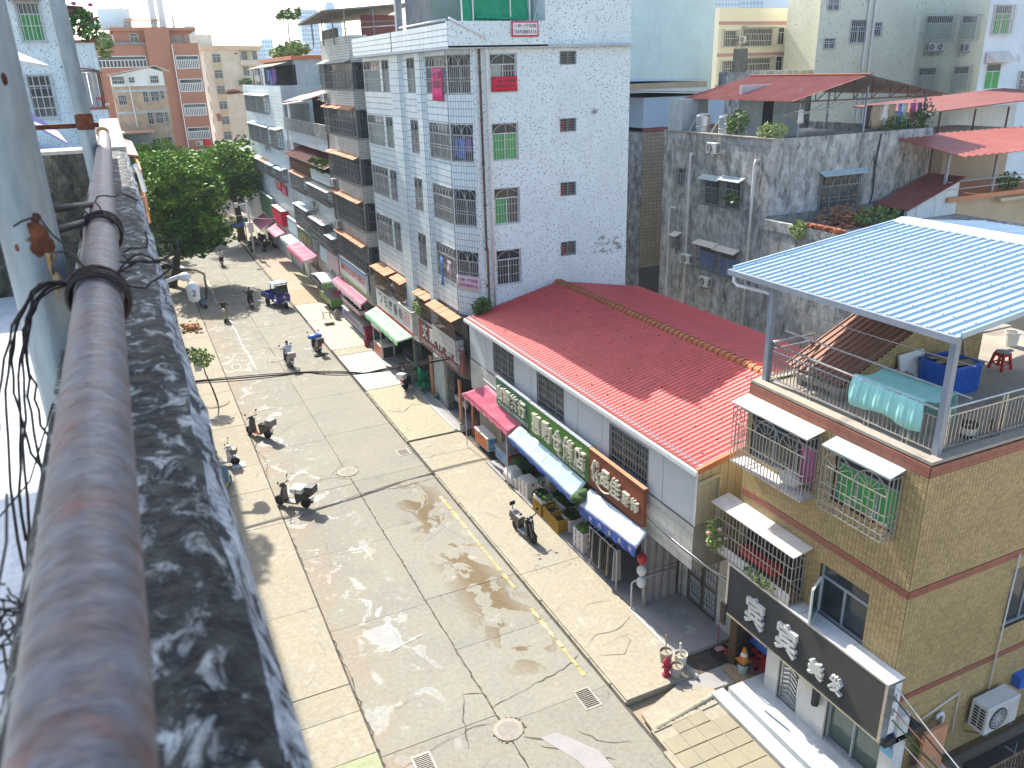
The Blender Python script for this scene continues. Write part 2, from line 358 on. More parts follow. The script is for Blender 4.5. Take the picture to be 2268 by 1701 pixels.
# pavers in front of the hair salon
pv = MB().box(10.36, 12.66, 6, 14.2, -.11, .055).build('paver_bed', M['walk_concrete']); tag(pv, kind='structure')
pm = {}
for i in range(4):
    for j in range(15):
        if (i, j) in ((0, 14), (3, 14)): continue
        key = random.choice((0, 1, 2, 3))
        if key not in pm:
            m = MB(); a = .267; h = .075; bv = .012; dz = .006*key
            m.add([(-a,-a,0),(a,-a,0),(a,a,0),(-a,a,0),(-a,-a,h-bv),(a,-a,h-bv),(a,a,h-bv),(-a,a,h-bv),(-a+bv,-a+bv,h+dz*.3),(a-bv,-a+bv,h+dz),(a-bv,a-bv,h+dz*.6),(-a+bv,a-bv,h)],
                  [(0,1,5,4),(1,2,6,5),(2,3,7,6),(3,0,4,7),(4,5,9,8),(5,6,10,9),(6,7,11,10),(7,4,8,11),(8,9,10,11)])
            m.xform(Matrix.Translation(ORG[pv.name])); o = m.build('paver', M['paver_stone'], pv); pm[key] = o
        else: o = pm[key].copy(); COL.objects.link(o); ORG[o.name] = ORG[pm[key].name]; o.parent = pv
        o.location = V((10.68+i*.545+.02*random.random(), 6.4+j*.545, 0.0)) - ORG[pv.name]; o.rotation_euler = (random.uniform(-.012,.012), random.uniform(-.012,.012), random.uniform(-.01,.01))
for pts in ([(10.3,13.3),(10.28,6)],):
    MB().box(10.2, 10.36, 6, 13.4, -.05, .1).build('kerb_stone', M['walk_concrete'], pv)
mb = MB().slab([(10.4,14.1,.0),(12.75,14.2,.0),(12.9,14.75,.0),(12.0,15.3,.0),(10.45,14.8,.0)], (0,0,1), .085); mb.build('cement_apron', M['walk_concrete'], pv)
mb = MB()
for k in range(14):       # mounded cement lip between the two pavements
    x = 10.6+k*.165; mb.ball((x, 14.22+.02*k, .03), .14+.03*random.random(), 8, (1.0, .8, .6+.02*k))
tag(mb.build('cement_lip', M['walk_concrete'], pv, True), kind='stuff')
MB().slab([(12.0,15.35,-.05),(12.9,14.75,-.05),(14.9,14.6,-.05),(14.9,16.15,-.05),(12.7,16.15,-.05)], (0,0,1), .09).build('alley_floor', M['slab_grey']); tag(bpy.data.objects['alley_floor'], kind='structure')
# landing in front of the steel doors
ld = MB().box(12.78, 16, 16.2, 18.95, -.1, .17).build('door_landing', M['slab_grey']); tag(ld, kind='structure')
MB().box(12.66, 12.775, 15.3, 19.0, -.1, .155).build('kerb_stone', M['tile_white'], ld)
sf = MB().box(12.82, 18, 19.0, 31.2, -.1, .14).build('shop_floor', M['slab_grey']); tag(sf, kind='structure')
sf2 = MB().box(12.97, 18, 35.1, 62, -.1, .15).build('shop_floor', M['slab_grey']); tag(sf2, kind='structure')
MB().box(12.83, 12.96, 35.3, 42.7, -.1, .165).build('kerb_stone', M['tile_white'], sf2)
MB().box(13.3, 13.42, 35.3, 40.7, .15, .24).build('kerb_stone', M['tile_white'], sf2)
# salon steps
st = MB().box(13.04, 16, 6, 14.28, -.1, .42).build('salon_porch', M['marble_step']); tag(st, kind='structure')
MB().box(12.62, 13.035, 6, 14.5, -.1, .22).build('step', M['marble_step'], st)
mb = MB(); mb.box(13.02, 13.1, 6, 14.26, .42, .432); mb.box(12.6, 12.66, 6, 14.48, .22, .232); mb.build('step_nosing', M['tile_white'], st)
# cracks, paint, covers and grates set in the road
def ribbon(pts, w, z, jit, name, mat, parent, step=.18, taper=True):
    P = []
    for (x0, y0), (x1, y1) in zip(pts, pts[1:]):
        n = max(1, int(math.hypot(x1-x0, y1-y0)/step))
        for k in range(n): P.append((x0+(x1-x0)*k/n, y0+(y1-y0)*k/n))
    P.append(pts[-1]); k = len(P); P = [(x+random.uniform(-jit, jit), y+random.uniform(-jit, jit)) for x, y in P]; mb = MB(); vs = []
    for i, (x, y) in enumerate(P):
        a = P[max(0, i-1)]; b = P[min(k-1, i+1)]; dx, dy = b[0]-a[0], b[1]-a[1]; l = math.hypot(dx, dy) or 1
        ww = w*(.62 if taper else 1)*random.uniform(.3, 1.5)*(min(1, i/2+.2, (k-1-i)/2+.2) if taper else 1)/2
        vs += [(x-dy/l*ww, y+dx/l*ww, z), (x+dy/l*ww, y-dx/l*ww, z)]
    mb.add(vs, [(2*i, 2*i+1, 2*i+3, 2*i+2) for i in range(k-1)]); return mb.build(name, M[mat], parent)
for pts, w in (([(6.83,14.6),(6.85,16.6),(6.82,19),(6.8,22.4),(6.86,25),(6.83,27.8),(6.85,33)], .045), ([(6.9,17.6),(6.3,17.9),(6.05,17.2),(5.8,16.5),(5.7,15.9)], .05), ([(3.6,15.95),(5.0,16.4),(6.1,16.55),(6.75,16.5)], .03),
               ([(6.8,17.0),(8.2,17.3),(9.4,17.5),(10.2,17.9)], .035), ([(3.45,30.3),(5.2,30.8),(6.8,31.2),(8.6,31.0),(10.2,31.1)], .05), ([(4.3,34.8),(5.3,34.0),(6.0,33.4),(6.6,34.2),(7.3,34.9)], .03),
               ([(5.0,33.0),(5.6,33.4),(6.3,33.2),(6.9,32.6)], .05), ([(4.6,39),(5.6,40.2),(7,41),(8.6,41.4)], .03), ([(3.46,34.6),(3.7,36.3),(3.42,38.4),(3.45,44),(3.42,52)], .06),
               ([(3.45,16),(3.5,20),(3.42,24),(3.47,29)], .07), ([(7.4,15.2),(8.2,14.4),(9,13.8)], .06), ([(7.2,15.6),(7.9,15.1),(8.6,14.3),(8.9,13.5)], .09), ([(8.6,15.2),(8.9,14.6),(9.7,14.1)], .05)):
    ribbon(pts, w, .0115, .045, 'crack', 'crack_dark', road)
for pts, w in (([(11.2,19.5),(11.6,19.8),(12.3,19.7)], .03), ([(10.5,17.9),(11,18.3),(11.8,18.2),(12.6,18.6)], .035), ([(10.6,17.4),(11.4,17.1),(11.9,17.6),(11.7,18.1)], .025), ([(10.4,39.5),(11.3,38.8),(12,39.6),(12.8,39.2)], .04)):
    ribbon(pts, w, .131, .03, 'crack', 'crack_dark', rw)
MB().slab([(7.55,15.4,.008),(8.05,15.35,.008),(8.75,14.3,.008),(8.85,13.2,.008),(8.3,13.1,.008),(8.1,14.2,.008)], (0,0,1), .004).build('cement_patch', M['slab_grey'], road)
for a, b in ((18.4, 18.75), (18.9, 19.9), (20.0, 20.6), (21.9, 22.9), (23.1, 24.9), (25.0, 26.3), (26.4, 28.0), (28.1, 29.4)):
    ribbon([(9.87, a), (9.86, b)], .13, .0125, .012, 'painted_line', 'paint_yellow', road, .12, False)
for a, b in ((16.95, 17.35), (17.42, 18.3)): ribbon([(9.85+.05*(a-17), a), (9.85, b)], .13, .0125, .012, 'painted_line', 'paint_yellow', road, .12, False)
ribbon([(4.9,20.7),(6.1,21.0)], .09, .0125, .006, 'painted_line', 'paint_white', road, .1, False)
ribbon([(4.65,27.0),(5.8,26.9)], .07, .0125, .02, 'painted_line', 'paint_white', road, .1); ribbon([(5.8,26.9),(5.9,25.9)], .06, .0125, .02, 'painted_line', 'paint_white', road, .1)
ribbon([(5.35,50),(5.25,56),(5.3,66)], .16, .0125, .06, 'painted_line', 'paint_white', road, .4)
ribbon([(5.0,68),(5.1,78)], .2, .0125, .08, 'painted_line', 'paint_white', road, .4)
def manhole(x, y, r, parent, z=.012):
    mb = MB(); mb.lathe((x, y, z), [(r*1.16, 0), (r*1.16, .012), (r*1.0, .014)], 28); o = mb.build('manhole_frame', M['walk_concrete'], parent)
    m2 = MB(); m2.lathe((x, y, z), [(r*.97, .012), (r*.97, .018), (r*.9, .019), (r*.9, .016), (r*.01, .016)], 28)
    for i in range(-7, 8):
        yy = y+i*r*.118; h = math.sqrt(max(0, (.87*r)**2-(yy-y)**2)); 
        if h > .03: m2.box(x-h, x+h, yy-r*.03, yy+r*.03, z+.016, z+.023)
    m2.build('manhole_cover', M['iron_cover'], parent)
    m3 = MB(); 
    for k in range(20):
        t = random.uniform(0, 6.28); q = r*random.uniform(1.18, 1.32); m3.ball((x+q*math.cos(t), y+q*math.sin(t), .008), random.uniform(.02,.05), 6, (1,1,.3))
    tag(m3.build('rubble', M['crack_dark'], parent), kind='stuff')
manhole(6.9, 16.05, .36, road); manhole(6.88, 33.55, .42, road); manhole(6.72, 51.4, .4, road); manhole(8.83, 47.6, .36, road)
def grate(x, y, w, l, parent):
    f = MB(); e = .06; z = .011
    f.box(x-w/2-e, x+w/2+e, y-l/2-e, y-l/2, -.015, z+.006); f.box(x-w/2-e, x+w/2+e, y+l/2, y+l/2+e, -.015, z+.006); f.box(x-w/2-e, x-w/2, y-l/2, y+l/2, -.015, z+.006); f.box(x+w/2, x+w/2+e, y-l/2, y+l/2, -.015, z+.006)
    f.build('drain_frame', M['iron_cover'], parent); k = MB().box(x-w/2, x+w/2, y-l/2, y+l/2, -.016, z); k.build('drain_pit', M['grate_black'], parent)
    b = MB(); n = 10
    for i in range(n+1): b.box(x-w/2+.01, x+w/2-.01, y-l/2+l*i/n-.011, y-l/2+l*i/n+.011, -.01, z+.005)
    b.build('drain_bars', M['iron_cover'], parent)
grate(9.45, 16.1, .42, .72, road); grate(4.42, 15.95, .42, .62, road); grate(9.8, 34.3, .45, .6, road); grate(4.26, 51.3, .4, .6, road)
MB().lathe((14.14, 15.8, .04), [(.42, 0), (.42, .03), (.36, .035), (.36, .02), (.02, .02)], 22).build('manhole_cover', M['grate_black'], bpy.data.objects['alley_floor'])
# ================================================================ shared facade pieces
worn('glass_dark', (.03,.04,.045), (.045,.055,.06), rough=.08, spec=.6, fine=0, bmp=0)
worn('glass_green', (.06,.1,.08), (.05,.08,.07), rough=.1, spec=.6, fine=0, bmp=0)
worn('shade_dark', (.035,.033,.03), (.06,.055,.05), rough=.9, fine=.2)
worn('frame_white', (.72,.74,.73), (.6,.61,.6), sc=4, rough=.5, fine=.06)
worn('frame_grey', (.34,.37,.4), (.28,.3,.32), sc=4, rough=.35, spec=.5, fine=.04)
worn('bars_steel', (.42,.39,.34), (.3,.22,.15), sc=6, lo=.5, hi=.75, rough=.4, metal=.3, fine=.1)
worn('bars_white', (.55,.53,.5), (.4,.33,.26), sc=5, lo=.5, hi=.75, rough=.5, fine=.1)
worn('bars_rust', (.2,.11,.06), (.3,.24,.18), sc=5, rough=.8, fine=.2)
worn('bars_grey', (.22,.22,.21), (.15,.12,.1), sc=5, lo=.5, hi=.7, rough=.6, fine=.2)
worn('steel_bright', (.55,.54,.52), (.42,.41,.4), sc=6, rough=.22, metal=.85, fine=.04, bmp=0)
worn('curtain_green', (.11,.42,.12), (.07,.28,.09), sc=14, rough=.8, stretch=(1,1,.05), fine=.1)
worn('curtain_pale', (.42,.5,.42), (.3,.38,.3), sc=14, rough=.8, stretch=(1,1,.05), fine=.1)
worn('curtain_pink', (.5,.12,.28), (.35,.08,.2), sc=14, rough=.8, stretch=(1,1,.05))
worn('cloth_white', (.68,.66,.64), (.5,.47,.5), sc=6, rough=.9)
worn('cloth_blue', (.12,.25,.55), (.08,.16,.4), sc=6, rough=.9)
worn('cloth_dark', (.03,.03,.035), (.08,.075,.07), sc=5, rough=.9)
worn('cloth_tan', (.36,.28,.19), (.28,.22,.15), sc=6, rough=.9)
worn('cloth_purple', (.25,.1,.4), (.2,.08,.3), sc=6, rough=.9)
worn('canopy_tin', (.62,.6,.55), (.5,.44,.36), sc=2.5, rough=.6, fine=.1, stain=(.3,.2,.12), stain_rng=(.62,.72), stain_sc=3, stain_stretch=(1,1,1))
worn('canopy_rust', (.56,.23,.11), (.5,.3,.19), sc=3, rough=.8, fine=.2, stain=(.3,.13,.06), stain_rng=(.56,.7), stain_sc=3, stain_stretch=(1,1,1))
worn('canopy_blue', (.33,.42,.44), (.45,.5,.5), sc=3, rough=.5, fine=.1)
worn('pvc_white', (.68,.68,.66), (.55,.54,.52), sc=1.5, rough=.4, fine=.05)
worn('pipe_rust', (.1,.055,.035), (.16,.1,.07), sc=4, rough=.85, fine=.2)
worn('ac_white', (.63,.62,.58), (.5,.48,.44), sc=2, rough=.5, fine=.06)
worn('leaf_a', (.075,.16,.03), (.05,.115,.022), sc=3, rough=.5, fine=.2, island=.35, bmp=0)
worn('leaf_b', (.13,.2,.045), (.08,.14,.03), sc=3, rough=.5, fine=.2, island=.35, bmp=0)
worn('banner_hint', (.55,.25,.25), (.6,.4,.35), sc=5); worn('leaf_pale', (.3,.36,.12), (.18,.27,.07), sc=3, rough=.6, fine=.2, island=.3, bmp=0)
worn('plastic_red', (.5,.025,.03), (.42,.02,.03), rough=.35, spec=.5, fine=.04)
worn('terracotta', (.36,.15,.08), (.3,.12,.07), rough=.8)
def window(f, par, u0, u1, z0, z1, d=-.13, frame='frame_white', mull=1, transom=.3, curtain=None, glass='glass_dark', w=.045):
    mb = MB()
    for a, b in ((u0, u0+w), (u1-w, u1)): f.box(mb, a, b, z0, z1, d, d+.05)
    for a, b in ((z0, z0+w), (z1-w, z1)): f.box(mb, u0+w, u1-w, a, b, d, d+.05)
    zt = z1 - (z1-z0)*transom
    if transom: f.box(mb, u0+w, u1-w, zt-w/2, zt+w/2, d, d+.05)
    for i in range(1, mull+1):
        u = u0+(u1-u0)*i/(mull+1); f.box(mb, u-w/2, u+w/2, z0+w, (zt if transom else z1)-w/2, d, d+.045)
    o = mb.build('window', M[frame], par)
    g = MB(); g.quad(f.p(u0,z0,d+.012), f.p(u1,z0,d+.012), f.p(u1,z1,d+.012), f.p(u0,z1,d+.012)); g.build('pane', M[glass], o)
    if curtain:
        c = MB(); n = 14; zz = (zt if transom else z1)-.02; ua, ub = u0+w, u1-w
        if isinstance(curtain, tuple): cm, ua, ub = curtain[0], u0+(u1-u0)*curtain[1], u0+(u1-u0)*curtain[2]
        else: cm = curtain
        for i in range(n):
            a = ua+(ub-ua)*i/n; b = ua+(ub-ua)*(i+1)/n; d0 = d+.018+.012*(i % 2); d1 = d+.018+.012*((i+1) % 2)
            c.quad(f.p(a,z0+w,d0), f.p(b,z0+w,d1), f.p(b,zz,d1), f.p(a,zz,d0))
        c.build('curtain', M[cm], o)
    return o
def arch(mb, f, u0, u1, z0, z1, d, w, rays=True):
    c = (u0+u1)/2; r = (u1-u0)/2; h = z1-z0; n = 10; pr = None
    for i in range(n+1):
        t = math.pi*i/n; p = f.p(c+r*math.cos(t), z0+h*math.sin(t), d)
        if pr is not None: mb.bar(pr, p, w)
        pr = p
    if rays:
        for i in range(1, 6):
            t = math.pi*i/6; mb.bar(f.p(c+r*.22*math.cos(t), z0+h*.22*math.sin(t), d), f.p(c+r*math.cos(t), z0+h*math.sin(t), d), w*.8)
def gothic(mb, f, u0, u1, z0, z1, d, w):
    n = 6; m = (u0+u1)/2
    for s, e in ((u0, 1), (u1, -1)):
        pr = None
        for i in range(n+1):
            t = math.pi/2*i/n; p = f.p(s+e*(u1-u0)*.62*(1-math.cos(t)), z0+(z1-z0)*math.sin(t), d)
            if pr is not None: mb.bar(pr, p, w)
            pr = p
def cage(f, par, u0, u1, z0, z1, dep=.4, mat='bars_steel', step=.12, w=.016, hz=(.33,.66), top='gothic', sides=True, floor=True, d0=0.02, roof=None, roof_over=.12, roof_slope=.12, roof_mat='canopy_tin', aw=.55, name='window_cage'):
    mb = MB(); d = d0+dep; n = max(2, round((u1-u0)/step)); zt = z1-(z1-z0)*.28 if top else z1
    for i in range(n+1):
        u = u0+(u1-u0)*i/n; mb.bar(f.p(u,z0,d), f.p(u,zt if 0 < i < n else z1,d), w)
    for q in [0, 1]+list(hz)+([.72] if top else []):
        z = z0+(z1-z0)*q; mb.bar(f.p(u0,z,d), f.p(u1,z,d), w*1.2)
    if top:
        k = max(1, round((u1-u0)/aw))
        for i in range(k):
            a, b = u0+(u1-u0)*i/k, u0+(u1-u0)*(i+1)/k
            if top == 'arch': arch(mb, f, a+.02, b-.02, zt, z1-.02, d, w)
            else:
                gothic(mb, f, a+.02, b-.02, zt, z1-.02, d, w); mb.bar(f.p((a+b)/2,zt,d), f.p((a+b)/2,z1,d), w*.8)
                mb.bar(f.p(a,zt,d), f.p(a,z1,d), w)
    if dep > .05 and sides:
        for u in (u0, u1):
            for q in [0, 1]+list(hz): z = z0+(z1-z0)*q; mb.bar(f.p(u,z,d0), f.p(u,z,d), w*1.2)
            k = max(1, round(dep/step))
            for i in range(k): mb.bar(f.p(u,z0,d0+dep*i/k), f.p(u,z1,d0+dep*i/k), w)
    if dep > .05 and floor:
        for i in range(n+1):
            u = u0+(u1-u0)*i/n; mb.bar(f.p(u,z0,d0), f.p(u,z0,d), w)
    o = mb.build(name, M[mat], par)
    if roof:
        r = MB(); e = roof_over; zz = z1+.03
        r.hexa([f.p(u0-e,zz+roof_slope,d0), f.p(u1+e,zz+roof_slope,d0), f.p(u1+e,zz,d+e), f.p(u0-e,zz,d+e)],
               [f.p(u0-e,zz+roof_slope+.03,d0), f.p(u1+e,zz+roof_slope+.03,d0), f.p(u1+e,zz+.03,d+e), f.p(u0-e,zz+.03,d+e)])
        r.build('cage_roof', M[roof_mat], o)
    return o
AC0 = [None]
def ac_unit(loc, rz, label, sc=1.0):
    """outdoor air conditioner; its fan side looks along local -y"""
    g = 'air conditioner units on the walls'
    if AC0[0] is None:
        t = thing('air_conditioner', (0,0,0), label, 'air conditioner', g); AC0[0] = t
        mb = MB(); w, h, q = .8, .56, .3; b = .015
        mb.hexa([(-w/2,-q/2+b,b),(w/2,-q/2+b,b),(w/2,q/2,b),(-w/2,q/2,b)], [(-w/2,-q/2+b,h),(w/2,-q/2+b,h),(w/2,q/2,h),(-w/2,q/2,h)])
        mb.hexa([(-w/2+b,-q/2,b*2),(w/2-b,-q/2,b*2),(w/2,-q/2+b,b),(-w/2,-q/2+b,b)], [(-w/2+b,-q/2,h-b),(w/2-b,-q/2,h-b),(w/2,-q/2+b,h),(-w/2,-q/2+b,h)])
        mb.build('casing', M['ac_white'], t)
        m2 = MB(); m2.lathe((-.12,-q/2-.004,h/2), [(.21,0),(.21,-.012),(.19,-.014),(.19,-.002),(.01,-.002)], 20, 'y'); fg = m2.build('fan_grille', M['cloth_dark'], t)
        m3 = MB()
        for k in range(1, 5): r = .19*k/4.2; m3.tube([(-.12+r*math.cos(a*math.pi/8),-q/2-.012,h/2+r*math.sin(a*math.pi/8)) for a in range(17)], .005, 4, False)
        for k in range(6): a = math.pi*k/6; m3.bar((-.12-.2*math.cos(a),-q/2-.012,h/2-.2*math.sin(a)), (-.12+.2*math.cos(a),-q/2-.012,h/2+.2*math.sin(a)), .008)
        m3.build('fan_guard', M['ac_white'], fg)
        m4 = MB()
        for r in range(7):
            for c in (0, 1): m4.box(w/2, w/2+.004, -q/2+.05+c*.11, -q/2+.14+c*.11, .09+r*.06, .13+r*.06); m4.box(-w/2-.004, -w/2, -q/2+.05+c*.11, -q/2+.14+c*.11, .09+r*.06, .13+r*.06)
        tag(m4.build('side_vents', M['cloth_dark'], t), kind='stuff')
        m5 = MB()
        for x in (-.3, .3): m5.bar((x,-q/2,-.02), (x,q/2+.15,-.02), .035); m5.bar((x,q/2+.14,-.02), (x,q/2+.14,-.3), .03); m5.bar((x,-q/2+.05,-.03), (x,q/2+.14,-.28), .02)
        m5.build('bracket', M['bars_grey'], t); o = t
    else:
        o = copy_tree(AC0[0]); o['label'] = label
    place(o, loc, rz, sc); return o
def leaves(mb, c, r, n, s, flat=1.0, rng=random):
    for _ in range(n):
        while True:
            p = V((rng.uniform(-1,1), rng.uniform(-1,1), rng.uniform(-1,1)))
            if .25 < p.length < 1: break
        p = V((p.x*r[0], p.y*r[1], p.z*r[2])) + V(c); a = V((rng.gauss(0,1), rng.gauss(0,1), rng.gauss(0,.6)*flat)).normalized(); b = a.orthogonal().normalized()
        b = (b*math.cos(rng.random()*6.3) + a.cross(b)*math.sin(rng.random()*6.3)).normalized(); q = s*rng.uniform(.6,1.3)
        mb.add([p-a*q*.6, p+b*q*.32+a*q*.05, p+a*q*.7, p-b*q*.32+a*q*.05], [(0,1,2,3)])
def plant(name, loc, r, n, s, label, cat='plant', mat='leaf_b', pot=None, group=None, flowers=None, stems=5):
    t = thing(name, loc, label, cat, group); x, y, z = loc; base = z+(pot[1] if pot else 0)
    mb = MB(); cz = base+r[2]*.95; leaves(mb, (x,y,cz), r, n, s)
    mb.build('foliage', M[mat], t)
    st = MB()
    for k in range(stems):
        a = random.uniform(0,6.28); st.tube([(x,y,base), (x+r[0]*.3*math.cos(a), y+r[1]*.3*math.sin(a), base+r[2]*.7), (x+r[0]*.6*math.cos(a), y+r[1]*.6*math.sin(a), base+r[2]*1.4)], [.02*r[2]+.006,.012*r[2]+.005,.004], 5)
    st.build('stem', M['bars_rust'], t)
    if pot:
        pm = MB(); pm.lathe((x,y,z), [(pot[0]*.7,0),(pot[0],pot[1]),(pot[0]*1.08,pot[1]),(pot[0]*1.08,pot[1]*.9),(pot[0]*.9,pot[1]*.85)], 12); pm.build('pot', M['terracotta'], t)
    if flowers:
        fm = MB()
        for _ in range(flowers[1]):
            q = V((random.gauss(0,.5)*r[0], random.gauss(0,.5)*r[1], abs(random.gauss(0,.5))*r[2]))+V((x,y,cz)); fm.ball(q, s*.55, 6, (1,1,.7))
        tag(fm.build('flowers', M[flowers[0]], t), kind='stuff')
    return t
def rope(name, pts, r, mat, label, cat='cable', group=None, sag=0, n=16, seg=6):
    mb = MB(); P = []
    for (a, b) in zip(pts, pts[1:]):
        a, b = V(a), V(b)
        for k in range(n): t = k/n; p = a.lerp(b, t); p.z -= sag*4*t*(1-t); P.append(p)
    P.append(V(pts[-1])); mb.tube(P, r, seg); return tag(mb.build(name, M[mat], smooth=True), label, cat, group)
# ================================================================ yellow tiled building with the hair salon
worn('yellow_tile', (.5,.365,.17), (.46,.33,.15), sc=.6, rough=.42, spec=.4, fine=.05, island=.15, bmp=0, stain=(.36,.25,.12), stain_rng=(.58,.8), grit=.15, grit_sc=2)
worn('grout_brown', (.1,.065,.03), (.08,.05,.025), sc=2)
worn('band_tile', (.32,.12,.08), (.27,.1,.07), sc=3, rough=.45, island=.06, fine=.05)
worn('roof_cement', (.33,.29,.24), (.42,.36,.28), sc=.9, fine=.15, stain=(.2,.17,.14), stain_rng=(.56,.66), stain_stretch=(1,1,1))
worn('tin_pale', (.4,.51,.57), (.36,.47,.54), sc=.8, rough=.32, metal=.25, spec=.5, fine=.03, bmp=0)
worn('tin_brown', (.3,.15,.1), (.26,.13,.09), sc=1.2, rough=.5, metal=.1, fine=.05, stain=(.5,.45,.42), stain_rng=(.66,.7), stain_sc=2.2, stain_stretch=(1,1,1))
worn('sign_charcoal', (.07,.064,.055), (.09,.083,.07), sc=1.5, rough=.4, fine=.06)
worn('letter_white', (.62,.63,.62), (.55,.56,.56), sc=3, rough=.4, fine=.03)
worn('marble_wall', (.6,.6,.58), (.52,.52,.52), sc=1.6, lo=.47, hi=.56, rough=.25, spec=.5, fine=.03)
worn('post_grey', (.3,.33,.37), (.25,.27,.3), sc=2, rough=.4, metal=.2, fine=.06)
YB = thing('yellow_building', (14, 10, 0), 'yellow tiled corner building with red-brown bands, hair salon below and roof terrace on top', 'building')
fx, fy = FX(14.0), FY(9.97); fxl = F((24,15.49,0),(-1,0,0),(0,1,0))
ZT = 9.16
h_front = [(10.6,12.4,7.2,8.6), (12.95,15.3,7.1,8.6), (12.95,15.3,4.1,5.5), (10.93,12.45,3.9,5.36), (13.87,15.2,.04,2.9), (12.63,13.38,.42,2.6), (9.98,11.65,.42,2.85)]
mb = MB(); fx.wall(mb, 9.97, 15.49, 0, ZT, h_front, .16); mb.build('front_wall', M['grout_brown'], YB)
h_side = [(17.65,19.2,3.75,5.5)]
mb = MB(); fy.wall(mb, 14, 24, 0, ZT, h_side, .16); mb.build('side_wall', M['grout_brown'], YB)
mb = MB(); fxl.wall(mb, 0, 10, 0, ZT); mb.quad((24,9.97,0),(24,15.49,0),(24,15.49,ZT),(24,9.97,ZT)); mb.build('rear_wall', M['yellow_tile'], YB)
mb = MB().box(14.14, 23.9, 10.12, 15.35, 9.0, 9.2); mb.build('terrace_floor', M['roof_cement'], YB)
mb = MB(); mb.box(14.0,14.26,9.97,15.49,ZT-.02,9.235); mb.box(14.26,24,9.97,10.22,ZT-.02,9.235); mb.box(14.26,24,15.25,15.49,ZT-.02,9.235); mb.build('terrace_kerb', M['roof_cement'], YB)
tb = [(8.86,9.13),(5.86,6.06),(2.86,3.02)]
def skip(holes): return holes + [(0,99,a,b) for a, b in tb]
mb = MB(); fx.tiles(mb, 9.97, 15.49, 3.02, 8.86, .11, .062, .012, .008, skip(h_front[:4])); tag(mb.build('wall_tiles', M['yellow_tile'], YB), kind='stuff')
mb = MB(); fy.tiles(mb, 14.0, 20.5, .3, 8.86, .11, .062, .012, .008, skip(h_side)); tag(mb.build('wall_tiles', M['yellow_tile'], YB), kind='stuff')
for a, b in tb:
    mb = MB(); fx.tiles(mb, 9.97, 15.49, a, b, .3, (b-a)/2, .006, .022); fy.tiles(mb, 14.0, 22, a, b, .3, (b-a)/2, .006, .022); tag(mb.build('tile_band', M['band_tile'], YB), kind='stuff')
# windows with cages
window(fx, YB, 10.6, 12.4, 7.2, 8.6, curtain='curtain_green', mull=2, frame='frame_grey')
window(fx, YB, 12.95, 15.3, 7.1, 8.6, frame='frame_grey', mull=2, curtain=('curtain_pink', .05, .28))
window(fx, YB, 12.95, 15.3, 4.1, 5.5, frame='frame_grey', mull=2)
window(fy, YB, 17.65, 19.2, 3.75, 5.5, frame='frame_grey', mull=1, transom=0)
cg2 = cage(fx, YB, 10.55, 12.42, 7.12, 8.66, .4, step=.155, w=.02, hz=(.12,.3,.42), top='arch', aw=.9, roof=True, roof_mat='canopy_blue', roof_over=.04)
cg1 = cage(fx, YB, 12.85, 15.47, 7.0, 8.66, .5, step=.12, w=.018, hz=(.3,.42), top='arch', aw=.87, roof=True, roof_over=.05)
cg3 = cage(fx, YB, 12.85, 15.85, 3.98, 5.46, .5, step=.14, w=.02, hz=(.5,.75), top=None, roof=True, roof_over=.12)
mb = MB(); 
for u, z in ((10.95,7.6),(11.55,7.6)): 
    for s in (.07,.12): mb.bar(fx.p(u-s,z,.42), fx.p(u,z+s,.42), .014); mb.bar(fx.p(u,z+s,.42), fx.p(u+s,z,.42), .014); mb.bar(fx.p(u+s,z,.42), fx.p(u,z-s,.42), .014); mb.bar(fx.p(u,z-s,.42), fx.p(u-s,z,.42), .014)
for u, z in ((11.0,8.0),(11.3,7.85),(11.75,8.0),(12.05,7.85),(11.9,7.35),(11.2,7.3)): mb.bar(fx.p(u-.15,z,.42), fx.p(u+.15,z,.42), .018)
mb.build('ornament', M['bars_steel'], cg2)
MB().box(13.52,14.0,12.9,15.44,6.98,7.02).build('cage_shelf', M['cloth_white'], cg1)
MB().box(13.52,14.0,12.9,15.7,3.985,4.01).build('cage_shelf', M['bars_rust'], cg3)
mb = MB(); fx.box(mb, 12.88, 15.82, 4.0, 4.3, .5, .512); mb.build('cage_apron', M['cloth_white'], cg3)
plant('cage_plant', (13.42,15.75,4.02), (.28,.35,.55), 260, .13, 'leafy pale green plants crowding the left end of the lower window cage', mat='leaf_pale', flowers=('banner_hint',14)); plant('cage_plant', (13.42,13.9,4.02), (.14,.6,.18), 120, .1, 'low green plants along the floor of the lower window cage', mat='leaf_b')
bx = MB(); bx.box(13.6,13.95,13.6,15.0,4.35,4.5); tag(bx.build('red_shelf', M['plastic_red']), 'red plastic rack inside the lower window cage', 'rack')
bx = MB(); bx.ball((13.72,13.5,7.3), .26, 9, (.7,1.3,.8)); tag(bx.build('laundry_heap', M['cloth_white'], None, True), 'heap of white washing inside the upper left window cage', 'laundry')
